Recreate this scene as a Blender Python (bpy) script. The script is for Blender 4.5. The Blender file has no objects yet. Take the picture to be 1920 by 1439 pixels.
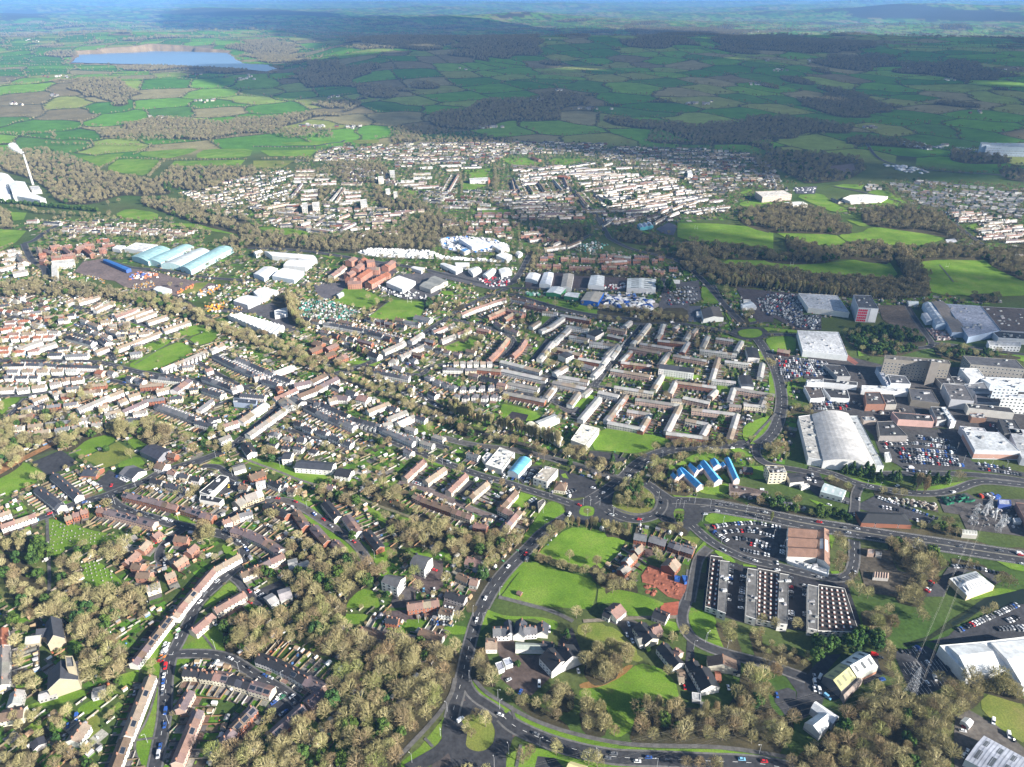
import bpy,math,random
import numpy as np
from mathutils import Vector
random.seed(11)
rng=np.random.default_rng(11)
scene=bpy.context.scene
rad=math.radians
# camera
HC=400.0
PITCH=rad(28.4)
FOC=1333.3
cam_data=bpy.data.cameras.new("camera")
cam_data.sensor_width=36.0
cam_data.lens=36.0*FOC/1920.0
cam_data.clip_start=1.0
cam_data.clip_end=200000.0
cam=bpy.data.objects.new("camera",cam_data)
scene.collection.objects.link(cam)
cam.location=(0,0,HC)
cam.rotation_euler=(rad(90)-PITCH,0,0)
scene.camera=cam
# world, sun, exposure
SUN_EL=rad(24)
SUN_DIR=Vector((0.87,-0.50,0)).normalized()
SUNV=Vector((SUN_DIR.x*math.cos(SUN_EL),SUN_DIR.y*math.cos(SUN_EL),math.sin(SUN_EL)))
world=bpy.data.worlds.new("World")
scene.world=world
world.use_nodes=True
wn=world.node_tree
wn.nodes.clear()
sky=wn.nodes.new("ShaderNodeTexSky")
sky.sky_type='NISHITA'
sky.sun_disc=False
sky.sun_elevation=SUN_EL
sky.sun_rotation=math.atan2(SUN_DIR.x,SUN_DIR.y)
sky.altitude=100
sky.air_density=1.0
sky.dust_density=1.0
bg=wn.nodes.new("ShaderNodeBackground")
bg.inputs[1].default_value=0.06
wo=wn.nodes.new("ShaderNodeOutputWorld")
wn.links.new(sky.outputs[0],bg.inputs[0])
wn.links.new(bg.outputs[0],wo.inputs[0])
sun_data=bpy.data.lights.new("sun",'SUN')
sun_data.energy=5.0
sun_data.angle=rad(0.5)
sun_data.color=(1.0,0.95,0.87)
sun=bpy.data.objects.new("sun",sun_data)
scene.collection.objects.link(sun)
sun.rotation_euler=(-SUNV).to_track_quat('-Z','Y').to_euler()
scene.view_settings.view_transform='Standard'
scene.view_settings.look='None'
scene.view_settings.gamma=1.0
scene.view_settings.exposure=1.48
scene.cycles.max_bounces=5
scene.cycles.diffuse_bounces=2
scene.cycles.transparent_max_bounces=10
scene.cycles.volume_bounces=0
# projection helpers
CP,SP=math.cos(PITCH),math.sin(PITCH)
def P(x,y,z=0.0):
 """the place on the level plane z seen at photo point x, y"""
 u=(x-960)/FOC;v=(719.5-y)/FOC
 dy=CP+v*SP;dz=-SP+v*CP
 t=(z-HC)/dz
 return(u*t,dy*t)
def proj(X,Y,Z=0.0):
 rz=Z-HC
 d=Y*CP-rz*SP
 if d<=1:return(-9999,-9999,1)
 v=(Y*SP+rz*CP)/d
 return(960+FOC*X/d,719.5-FOC*v,d)
def in_view(X,Y,Z=0.0,m=0):
 x,y,d=proj(X,Y,Z)
 return-m<x<1920+m and-m<y<1439+m
# terrain shape
def smooth(a,b,x):
 t=np.clip((x-a)/(b-a),0,1)
 return t*t*(3-2*t)
_prof_c=([0,2420,3000,4000,5600,6600,8000,11000,14000,18000,25000,60000,90000],[0,0,22,80,172,110,30,15,110,90,210,385,385])
_prof_l=([0,2420,3000,3600,3980,4180,5800,6500,8000,10000,14000,20000,40000,60000,90000],[0,0,12,45,80,56,56,90,130,60,110,160,330,395,395])
_prof_r=([0,2600,3200,4200,5600,7000,8500,11000,13000,16500,20000,30000,60000,90000],[0,0,18,50,110,150,40,20,60,260,230,330,370,370])
def wav(X,Y,L,sx,sy,ph):
 return np.sin(X/L*sx+ph)*np.cos(Y/L*sy+ph*1.7)
def hgt(X,Y):
 X=np.asarray(X,float);Y=np.asarray(Y,float)
 d=np.hypot(X,Y);az=np.degrees(np.arctan2(X,Y))
 wl=1-smooth(-17,-9,az);wr=smooth(12,26,az)
 c=np.interp(d,*_prof_c);l=np.interp(d,*_prof_l);r=np.interp(d,*_prof_r)
 h=c*(1-wl-wr)+l*wl+r*wr
 amp=smooth(2450,4200,d)
 h=h-np.clip((az+29)/12,0,1)*24*wl*smooth(3300,3800,d)*(1-smooth(4050,4180,d))
 n=(wav(X,Y,310,1,1.1,0.3)*10+wav(X+Y*.4,Y,170,1,.9,2.1)*5+wav(X-Y*.5,Y,620,1,1.2,4.0)*16+wav(X,Y,2200,1,1,1.0)*30*smooth(6000,9000,d)+(wav(X+Y*.3,Y,1500,1,1.3,2.2)+.7*wav(X-Y*.4,Y,900,1,1.5,.7))*55*smooth(10000,14000,d))
 lake=smooth(-31,-29,az)*(1-smooth(-17,-15,az))*smooth(4400,4600,d)*(1-smooth(5700,5900,d))
 h=h+n*amp*(1-wl*smooth(3300,3700,d)*(1-smooth(5800,6300,d))*smooth(-36,-32,az))
 h=h-lake*6
 return np.where(Y<-500,0,np.maximum(h,0))
def PT(x,y):
 """the place on the hills seen at photo point x, y"""
 u=(x-960)/FOC;v=(719.5-y)/FOC
 D=np.array([u,CP+v*SP,-SP+v*CP])
 t=np.geomspace(900,60000,4000)
 X,Y,Z=u*t,D[1]*t,HC+D[2]*t
 hh=hgt(X,Y)
 k=np.nonzero(Z<=hh)[0]
 k=k[0]if len(k)else len(t)-1
 return(float(X[k]),float(Y[k]),float(hh[k]))
# materials
MATS={}
def nodes(name):
 m=bpy.data.materials.new(name);m.use_nodes=True
 nt=m.node_tree
 b=nt.nodes['Principled BSDF']
 return m,nt,b
def N(nt,t,**k):
 n=nt.nodes.new(t)
 for a,v in k.items():setattr(n,a,v)
 return n
def noise(nt,scale,detail=3,rough=.6,dim='3D'):
 g=N(nt,'ShaderNodeNewGeometry');n=N(nt,'ShaderNodeTexNoise')
 n.inputs['Scale'].default_value=scale;n.inputs['Detail'].default_value=detail
 n.inputs['Roughness'].default_value=rough
 nt.links.new(g.outputs['Position'],n.inputs['Vector'])
 return n.outputs['Fac']
def ramp(nt,fac,stops):
 r=N(nt,'ShaderNodeValToRGB')
 el=r.color_ramp.elements
 while len(el)<len(stops):el.new(0.5)
 for e,(p,c)in zip(el,stops):
  e.position=p;e.color=(*c,1)if len(c)==3 else c
 nt.links.new(fac,r.inputs[0])
 return r.outputs[0]
def mix(nt,a,b,fac,mode='MIX'):
 m=N(nt,'ShaderNodeMix',data_type='RGBA',blend_type=mode)
 for s,v in ((6,a),(7,b)):
  if isinstance(v,(tuple,list)):m.inputs[s].default_value=(*v[:3],1)
  else:nt.links.new(v,m.inputs[s])
 if isinstance(fac,(int,float)):m.inputs[0].default_value=fac
 else:nt.links.new(fac,m.inputs[0])
 return m.outputs[2]
def mat_attr(name,rough=.85,scale=.6,amt=.35,scale2=.06,spec=.2,objcol=False):
 """colour from the face colours, weathered by two noises"""
 m,nt,b=nodes(name)
 if objcol:
  c=N(nt,'ShaderNodeObjectInfo').outputs['Color']
 else:
  a=N(nt,'ShaderNodeAttribute',attribute_name='Col');c=a.outputs['Color']
 n1=ramp(nt,noise(nt,scale,4),[(.3,(1-amt,)*3),(.7,(1+amt*.5,)*3)])
 n2=ramp(nt,noise(nt,scale2,3),[(.3,(1-amt*.7,)*3),(.7,(1.1,)*3)])
 c=mix(nt,c,n1,1,'MULTIPLY');c=mix(nt,c,n2,1,'MULTIPLY')
 nt.links.new(c,b.inputs['Base Color'])
 b.inputs['Roughness'].default_value=rough
 b.inputs['Specular IOR Level'].default_value=spec
 MATS[name]=m
 return m
mat_attr('wall_render',.9,1.5,.12,.15)
mat_attr('roof_tiles',.75,2.2,.3,.25,.3)
mat_attr('flat_roof_felt',.8,.35,.45,.08,.25)
mat_attr('metal_sheet',.6,.22,.26,.05,.35)
mat_attr('timber',.9,2.5,.3,.2)
mat_attr('paving',.9,.3,.38,.04,.15)
mat_attr('earth',.95,.35,.45,.05,.1)
mat_attr('garden_ground',.95,.9,.4,.1,.1)
mat_attr('car_paint',.3,1.0,.04,.1,.5)
mat_attr('body_paint',.3,1.0,.04,.1,.5,True)
mat_attr('window_frame_paint',.5,1,.05,.1,.4)
def flatmat(name,col,rough=.6,spec=.4):
 m,nt,b=nodes(name)
 b.inputs['Base Color'].default_value=(*col,1)
 b.inputs['Roughness'].default_value=rough
 b.inputs['Specular IOR Level'].default_value=spec
 MATS[name]=m
flatmat('glass',(.02,.025,.035),.15,.6)
flatmat('rubber',(.02,.02,.02),.8,.2)
flatmat('galvanised_steel',(.42,.43,.45),.45,.5)
flatmat('white_marking',(.72,.72,.7),.7,.2)
flatmat('wire',(.22,.21,.19),.5,.5)
def cloudmat(name,tr):
 m,nt,b=nodes(name)
 b.inputs['Base Color'].default_value=(.85,.86,.88,1);b.inputs['Roughness'].default_value=1
 out_=nt.nodes['Material Output']
 tb=N(nt,'ShaderNodeBsdfTransparent');mx_=N(nt,'ShaderNodeMixShader');mx_.inputs[0].default_value=1-tr
 nt.links.new(tb.outputs[0],mx_.inputs[1]);nt.links.new(b.outputs[0],mx_.inputs[2]);nt.links.new(mx_.outputs[0],out_.inputs['Surface'])
 MATS[name]=m
cloudmat('dense_cloud',.40);cloudmat('thin_cloud',.62);cloudmat('steam',.75)
def mat_grass(name,c1,c2,c3):
 m,nt,b=nodes(name)
 f=ramp(nt,noise(nt,.035,5,.65),[(.32,c1),(.52,c2),(.72,c3)])
 g=ramp(nt,noise(nt,.9,3),[(.3,(.72,)*3),(.7,(1.18,)*3)])
 c=mix(nt,f,g,1,'MULTIPLY')
 w=ramp(nt,noise(nt,.055,6,.75),[(.57,(0,)*3),(.70,(.75,)*3)])
 c=mix(nt,c,(.15,.14,.055),w)
 w2=ramp(nt,noise(nt,.012,2),[(.4,(.86,)*3),(.6,(1.1,)*3)])
 c=mix(nt,c,w2,1,'MULTIPLY')
 nt.links.new(c,b.inputs['Base Color'])
 b.inputs['Roughness'].default_value=.9
 b.inputs['Specular IOR Level'].default_value=.1
 MATS[name]=m
mat_grass('grass_bright',(.085,.165,.016),(.125,.215,.024),(.18,.24,.045))
mat_grass('grass_olive',(.10,.145,.025),(.16,.18,.04),(.21,.19,.065))
mat_grass('grass_rough',(.06,.09,.02),(.11,.12,.04),(.17,.14,.06))
mat_grass('leaf_litter',(.035,.035,.018),(.06,.052,.03),(.10,.085,.045))
mat_grass('dry_bracken',(.16,.09,.035),(.25,.14,.05),(.30,.19,.08))
m,nt,b=nodes('lake_water');b.inputs['Base Color'].default_value=(.13,.22,.34,1)
b.inputs['Roughness'].default_value=.35;MATS['lake_water']=m
m,nt,b=nodes('river_water');b.inputs['Base Color'].default_value=(.012,.02,.015,1)
b.inputs['Specular IOR Level'].default_value=.2;b.inputs['Roughness'].default_value=.4;MATS['river_water']=m
m,nt,b=nodes('terrain_cover')
a=N(nt,'ShaderNodeAttribute',attribute_name='Col')
n1=ramp(nt,noise(nt,.02,5),[(.3,(.78,)*3),(.7,(1.22,)*3)])
n2=ramp(nt,noise(nt,.35,3),[(.3,(.75,)*3),(.7,(1.25,)*3)])
c=mix(nt,mix(nt,a.outputs['Color'],n1,1,'MULTIPLY'),n2,1,'MULTIPLY')
nt.links.new(c,b.inputs['Base Color']);b.inputs['Roughness'].default_value=.95
b.inputs['Specular IOR Level'].default_value=.05;MATS['terrain_cover']=m
def mat_tree(name,stops):
 m,nt,b=nodes(name)
 a=N(nt,'ShaderNodeAttribute',attribute_name='Col')
 oi=N(nt,'ShaderNodeObjectInfo')
 t=ramp(nt,oi.outputs['Random'],stops)
 c=mix(nt,a.outputs['Color'],t,1,'MULTIPLY')
 nt.links.new(c,b.inputs['Base Color'])
 b.inputs['Roughness'].default_value=.9
 b.inputs['Specular IOR Level'].default_value=.1
 MATS[name]=m
mat_tree('winter_twigs',[(0,(.95,.9,.66)),(.2,(.72,.70,.48)),(.4,(1.05,1.0,.78)),(.55,(.80,.64,.52)),(.7,(.55,.50,.42)),(.85,(1.2,1.14,.86)),(1,(.62,.74,.36))])
mat_tree('far_twigs',[(0,(.60,.56,.50)),(.3,(.80,.76,.62)),(.6,(.48,.46,.42)),(.85,(.85,.76,.62)),(1,(.40,.46,.32))])
mat_tree('evergreen_leaves',[(0,(.8,1,.8)),(.5,(1.2,1.1,.7)),(1,(.7,.9,.9))])
mat_tree('autumn_twigs',[(0,(1,.8,.6)),(1,(1.1,1,.8))])
mat_tree('orange_twigs',[(0,(1.6,.75,.2)),(1,(1.9,1.0,.3))])
m,nt,b=nodes('bark');b.inputs['Base Color'].default_value=(.16,.13,.09,1)
b.inputs['Roughness'].default_value=.9;MATS['bark']=m
# mesh builder
class MB:
 def __init__(s):s.v=[];s.f=[];s.c=[];s.m=[];s.mats=[]
 def mi(s,mat):
  if mat not in s.mats:s.mats.append(mat)
  return s.mats.index(mat)
 def face(s,pts,col=(.5,.5,.5),mat='wall_render'):
  n=len(s.v);s.v+=[tuple(p)for p in pts]
  s.f.append(tuple(range(n,n+len(pts))));s.c.append(col);s.m.append(s.mi(mat))
 def prism(s,pts,z0,z1,col,mat,top=None,topmat=None,bottom=False):
  k=len(pts)
  a=sum(pts[i][0]*pts[(i+1)%k][1]-pts[(i+1)%k][0]*pts[i][1]for i in range(k))
  if a<0:pts=pts[::-1]
  for i in range(k):
   p,q=pts[i],pts[(i+1)%k]
   s.face([(p[0],p[1],z0),(q[0],q[1],z0),(q[0],q[1],z1),(p[0],p[1],z1)],col,mat)
  s.face([(p[0],p[1],z1)for p in pts],top or col,topmat or mat)
 def box(s,cx,cy,z0,lx,ly,lz,ang,col,mat,top=None,topmat=None):
  ca,sa=math.cos(ang),math.sin(ang)
  pts=[(cx+a*ca-b*sa,cy+a*sa+b*ca)for a,b in ((-lx/2,-ly/2),(lx/2,-ly/2),(lx/2,ly/2),(-lx/2,ly/2))]
  s.prism(pts,z0,z0+lz,col,mat,top,topmat)
 def bar(s,a,b,r,col,mat,k=4):
  a=Vector(a);b=Vector(b);d=(b-a)
  if d.length<1e-6:return
  d.normalize();u=d.cross(Vector((0,0,1)))
  if u.length<.01:u=Vector((1,0,0))
  u.normalize();w=d.cross(u)
  r2=r if not isinstance(r,tuple)else r[1];r1=r if not isinstance(r,tuple)else r[0]
  A=[a+(u*math.cos(t)+w*math.sin(t))*r1 for t in [2*math.pi*i/k for i in range(k)]]
  B=[b+(u*math.cos(t)+w*math.sin(t))*r2 for t in [2*math.pi*i/k for i in range(k)]]
  for i in range(k):
   j=(i+1)%k
   s.face([A[i],A[j],B[j],B[i]],col,mat)
  s.face(B,col,mat)
 def mesh(s,name):
  me=bpy.data.meshes.new(name)
  me.from_pydata(s.v,[],s.f)
  for x in s.mats:me.materials.append(MATS[x])
  if s.f:
   me.polygons.foreach_set('material_index',np.array(s.m,dtype=np.int32))
   ln=np.array([len(f)for f in s.f])
   col=np.ones((ln.sum(),4),dtype=np.float32)
   col[:,:3]=np.repeat(np.array(s.c,dtype=np.float32),ln,axis=0)
   at=me.color_attributes.new('Col','FLOAT_COLOR','CORNER')
   at.data.foreach_set('color',col.ravel())
  me.update()
  return me
 def build(s,name,parent=None,loc=None):
  o=bpy.data.objects.new(name,s.mesh(name))
  scene.collection.objects.link(o)
  if parent:o.parent=parent
  if loc:o.location=loc
  return o
def empty(name,loc,rz=0):
 o=bpy.data.objects.new(name,None);scene.collection.objects.link(o)
 o.location=loc;o.rotation_euler=(0,0,rz);o.empty_display_size=1
 return o
def tag(o,label,cat,group=None,kind=None):
 if label:o['label']=label
 if cat:o['category']=cat
 if group:o['group']=group
 if kind:o['kind']=kind
 return o
def link_mesh(name,me,parent=None,loc=(0,0,0),rz=0,sc=None):
 o=bpy.data.objects.new(name,me);scene.collection.objects.link(o)
 o.location=loc;o.rotation_euler=(0,0,rz)
 if parent:o.parent=parent
 if sc:o.scale=sc
 return o
# zones: how places are called in labels
ZONES=[]
def Z(x,y,s):ZONES.append((x,y,s))
def zone(px,py):
 return min(ZONES,key=lambda z:(z[0]-px)**2+((z[1]-py)*1.5)**2)[2]
ORD=['first','second','third','fourth','fifth','sixth','seventh','eighth','ninth','tenth','eleventh','twelfth','thirteenth','fourteenth','fifteenth','sixteenth','seventeenth','eighteenth','nineteenth','twentieth']
def give_labels(items,plural,cat,group):
 """items: (object, px, py, look, zone or None). Same look in the same place: told apart by rank."""
 g={}
 for it in items:
  z=it[4]or zone(it[1],it[2])
  g.setdefault((it[3],z),[]).append(it)
 for(look,z),L in g.items():
  if len(L)==1:
   tag(L[0][0],f"{look} {z}",cat,group);continue
  nb=max(1,round(len(L)/9.0))
  L.sort(key=lambda i:-i[2])
  bands=[list(b)for b in np.array_split(np.arange(len(L)),nb)]
  for bi,b in enumerate(bands):
   R=sorted((L[i]for i in b),key=lambda i:i[1])
   for k,it in enumerate(R):
    if len(R)==1:s=''
    elif k==0:s='leftmost'
    elif k==len(R)-1:s='rightmost'
    elif k<len(R)/2:s=ORD[k]+' from left'
    else:s=(ORD[len(R)-1-k]if len(R)-1-k<20 else 'other')+' from right'
    if nb>1:
     bn='nearest' if bi==0 else 'farthest' if bi==nb-1 else ORD[min(bi,19)]
     s=(s+', ' if s else '')+bn+' row'
    if len(f'{look} {z} {s}'.split())>16:s=s.replace(' from ',' at ').replace(' row','')
    tag(it[0],f"{look} {z}, {s}",cat,group)
# occupancy raster (world metres)
GX0,GY0,GS,GW,GH=-2100.0,100.0,1.5,2800,1900
OCC=np.zeros((GH,GW),dtype=np.uint8)
ZR=np.zeros((GH,GW),dtype=np.float32)
def zat(x,y):
 i=int((y-GY0)/GS);j=int((x-GX0)/GS)
 return float(ZR[i,j])if 0<=i<GH and 0<=j<GW else 0.0
def raster(pts,code,over=True,z=None):
 pts=np.array(pts,float)
 gx=(pts[:,0]-GX0)/GS;gy=(pts[:,1]-GY0)/GS
 x0,x1=int(max(0,gx.min()-1)),int(min(GW-1,gx.max()+1))
 y0,y1=int(max(0,gy.min()-1)),int(min(GH-1,gy.max()+1))
 if x1<=x0 or y1<=y0:return
 yy,xx=np.mgrid[y0:y1+1,x0:x1+1]
 yy=yy+.5;xx=xx+.5
 ins=np.zeros(yy.shape,bool)
 n=len(gx)
 for i in range(n):
  j=(i-1)%n
  c=((gy[i]>yy)!=(gy[j]>yy))
  if gy[j]!=gy[i]:
   c&=xx<(gx[j]-gx[i])*(yy-gy[i])/(gy[j]-gy[i])+gx[i]
   ins^=c
 sub=OCC[y0:y1+1,x0:x1+1]
 if z is not None:
  zs=ZR[y0:y1+1,x0:x1+1];zs[ins]=z
 if over:sub[ins]=code
 else:sub[ins&(sub==0)]=code
def occ(x,y):
 i=int((y-GY0)/GS);j=int((x-GX0)/GS)
 if 0<=i<GH and 0<=j<GW:return OCC[i,j]
 return 0
def inpoly(x,y,P_):
 c=False;n=len(P_)
 for i in range(n):
  a,b=P_[i],P_[i-1]
  if(a[1]>y)!=(b[1]>y)and x<(b[0]-a[0])*(y-a[1])/(b[1]-a[1])+a[0]:c=not c
 return c
# photo frame for the plan data
FR=[0,0,1.0]
def fr(x0,y0,s):FR[:]=[x0,y0,s]
def S(s):
 out=[]
 for t in s.split():
  a,b=t.split(',')
  out.append((FR[0]+float(a)/FR[2],FR[1]+float(b)/FR[2]))
 return out
def W(s,z=0.0):return[P(x,y,z)for x,y in (S(s)if isinstance(s,str)else s)]
# sheets of ground cover
_z=[0.02]
def nextz(step=0.003):
 _z[0]+=.0015
 return _z[0]
SHEETS={}
def sheet(name,pts,col,mat,code,z=None,over=True):
 mb=SHEETS.setdefault(name,MB())
 z=nextz()if z is None else z
 a=sum(pts[i][0]*pts[(i+1)%len(pts)][1]-pts[(i+1)%len(pts)][0]*pts[i][1]for i in range(len(pts)))
 if a<0:pts=pts[::-1]
 mb.face([(x,y,z)for x,y in pts],col,mat)
 if code:raster(pts,code,over,z)
def rounded(pts):
 out=[]
 n=len(pts)
 for i in range(n):
  a,b=pts[i],pts[(i+1)%n]
  out+=[(a[0]*.8+b[0]*.2,a[1]*.8+b[1]*.2),(a[0]*.2+b[0]*.8,a[1]*.2+b[1]*.8)]
 return out
def G(s,kind='grass_bright',soft=True):
 p=W(s)
 sheet('grass',rounded(p)if soft and len(p)>4 else p,(.1,.2,.03),kind,2)
ASPH=(.054,.054,.058)
def Y(s,col=ASPH,name='yard',mat='paving'):
 sheet(name,W(s),col,mat,3)
ROADS=[]
def smoothline(p,it=2):
 for _ in range(it):
  q=[p[0]]
  for a,b in zip(p[:-1],p[1:]):
   q+=[(a[0]*.75+b[0]*.25,a[1]*.75+b[1]*.25),(a[0]*.25+b[0]*.75,a[1]*.25+b[1]*.75)]
  q.append(p[-1]);p=q
 return p
def offs(p,d,closed=False):
 out=[];n=len(p)
 for i in range(n):
  a=p[(i-1)%n]if closed or i>0 else p[i]
  b=p[(i+1)%n]if closed or i<n-1 else p[i]
  tx,ty=b[0]-a[0],b[1]-a[1];l=math.hypot(tx,ty)or 1
  out.append((p[i][0]-ty/l*d,p[i][1]+tx/l*d))
 return out
def strip(name,p,w,z,col,mat,code=None,closed=False,off=0.0):
 L=offs(p,off+w/2,closed);R=offs(p,off-w/2,closed)
 mb=SHEETS.setdefault(name,MB());n=len(p)
 for i in range(n if closed else n-1):
  j=(i+1)%n
  q=[R[i],R[j],L[j],L[i]]
  mb.face([(x,y,z)for x,y in q],col,mat)
  if code:raster(q,code,True,z)
def dashes(p,off,dash,gap,w,z,closed=False,col=(.72,.72,.7)):
 q=offs(p,off,closed)
 if closed:q=q+[q[0]]
 mb=SHEETS.setdefault('road_marking',MB())
 pos=0.0;per=dash+gap
 for a,b in zip(q[:-1],q[1:]):
  l=math.hypot(b[0]-a[0],b[1]-a[1])
  if l<.01:continue
  tx,ty=(b[0]-a[0])/l,(b[1]-a[1])/l
  s=0.0
  while s<l:
   ph=(pos+s)%per
   if ph<dash:
    e=min(l,s+dash-ph)
    if e-s>.05:
     nx,ny=-ty*w/2,tx*w/2
     A=(a[0]+tx*s,a[1]+ty*s);B=(a[0]+tx*e,a[1]+ty*e)
     mb.face([(A[0]-nx,A[1]-ny,z),(B[0]-nx,B[1]-ny,z),(B[0]+nx,B[1]+ny,z),(A[0]+nx,A[1]+ny,z)],col,'white_marking')
    s=e+.001
   else:s+=per-ph+.001
  pos+=l
def R(s,w=6.5,mark=1,pave=True,col=ASPH,closed=False,world=None):
 """road: kerbed pavement, carriageway and painted lines"""
 p=world if world else W(s)
 if not closed:p=smoothline(p)
 else:
  for _ in range(2):p=rounded(p)
 z=nextz(.004)
 if pave:strip('pavement',p,w+2.6,z+.12,(.15,.145,.14),'paving',1,closed)
 strip('road',p,w,z+(.16 if pave else .1),col,'paving',1,closed)
 y=proj(*p[len(p)//2])[1]
 if mark and y>560:
  zz=z+(.175 if pave else .115)
  if w>15:
   dashes(p,w*.25,2,7,.22,zz,closed);dashes(p,-w*.25,2,7,.22,zz,closed)
   strip('pavement',p,1.4,z+.28,(.19,.18,.15),'paving',None,closed)
   for o_ in (w/2-.5,-w/2+.5):dashes(p,o_,50,.1,.16,zz,closed)
  else:dashes(p,0,3,5,.2,zz,closed)
 ROADS.append((p,w,closed))
def path(s,w=2.0,col=(.12,.115,.11)):
 p=smoothline(W(s));strip('footpath',p,w,nextz(.004)+.30,col,'paving',1)
# buildings with pitched roofs
WC={'w':(.74,.72,.68),'c':(.62,.56,.44),'b':(.27,.11,.065),'p':(.52,.36,.29),'g':(.42,.41,.38),'s':(.36,.31,.22),'m':(.34,.17,.12)}
RC={'d':(.055,.058,.07),'k':(.028,.029,.034),'n':(.15,.105,.075),'p':(.23,.145,.12),'t':(.25,.20,.15),'g':(.15,.15,.16),'l':(.36,.35,.335),'o':(.27,.105,.06),'v':(.15,.115,.12),'i':(.23,.215,.195)}
RNAME={'d':'slate','k':'dark slate','n':'brown-tiled','p':'pinkish-tiled','t':'tan-tiled','g':'grey-tiled','l':'pale grey','o':'orange-tiled','v':'purplish-brown','i':'pale concrete-tiled'}
WNAME={'w':'white-walled','c':'cream-walled','b':'red-brick','p':'pink-walled','g':'grey-walled','s':'stone','m':'orange-brick'}
TREES=[]
HOUSES=[]
def T(s,wall='w',roof='n',w=8.0,e=5.0,r=7.6,unit=6.0,ch=True,hip=False,gard=True,ext=False,label=None,solar=0.0,z0=0.0,both=True):
 """a building under a ridge roof; s is its ridge line as seen in the photo"""
 pts=S(s)if isinstance(s,str)else s
 wp=[P(x,y,r)for x,y in pts]
 for a,b in zip(wp[:-1],wp[1:]):
  addT(a,b,wall,roof,w,e,r,unit,ch,hip,gard,ext,label,solar,z0)
def addT(a,b,wall,roof,w=8.0,e=5.0,r=7.6,unit=6.0,ch=True,hip=False,gard=True,ext=False,label=None,solar=0.0,z0=0.0):
 if gard:w*=.80;unit*=.9;r-=.5
 if gard and a[1]>1250:w*=.82;e,r=min(e,4.3),min(r,6.1);roof=random.choice('ngtvd')if roof in 'ilt' and random.random()<.55 else roof
 L=math.hypot(b[0]-a[0],b[1]-a[1])
 if L<3:return
 tx,ty=(b[0]-a[0])/L,(b[1]-a[1])/L
 nx,ny=-ty*w/2,tx*w/2
 foot=[(a[0]+nx,a[1]+ny),(a[0]-nx,a[1]-ny),(b[0]-nx,b[1]-ny),(b[0]+nx,b[1]+ny)]
 if z0==0:raster(foot,4)
 mx,my=(a[0]+b[0])/2,(a[1]+b[1])/2
 px,py,d=proj(mx,my,z0+r/2)
 HOUSES.append(dict(a=a,b=b,L=L,t=(tx,ty),w=w,e=e,r=r,wall=wall,roof=roof,unit=unit,ch=ch,hip=hip,gard=gard,ext=ext,label=label,solar=solar,z0=z0,px=px,py=py,d=d,size=math.sqrt(L*w)/d if-20<px<1940 and-20<py<1460 else 0))
def jit(c,a=.12):
 k=1+random.uniform(-a,a)
 return tuple(max(0,x*k*(1+random.uniform(-.03,.03)))for x in c)
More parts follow.
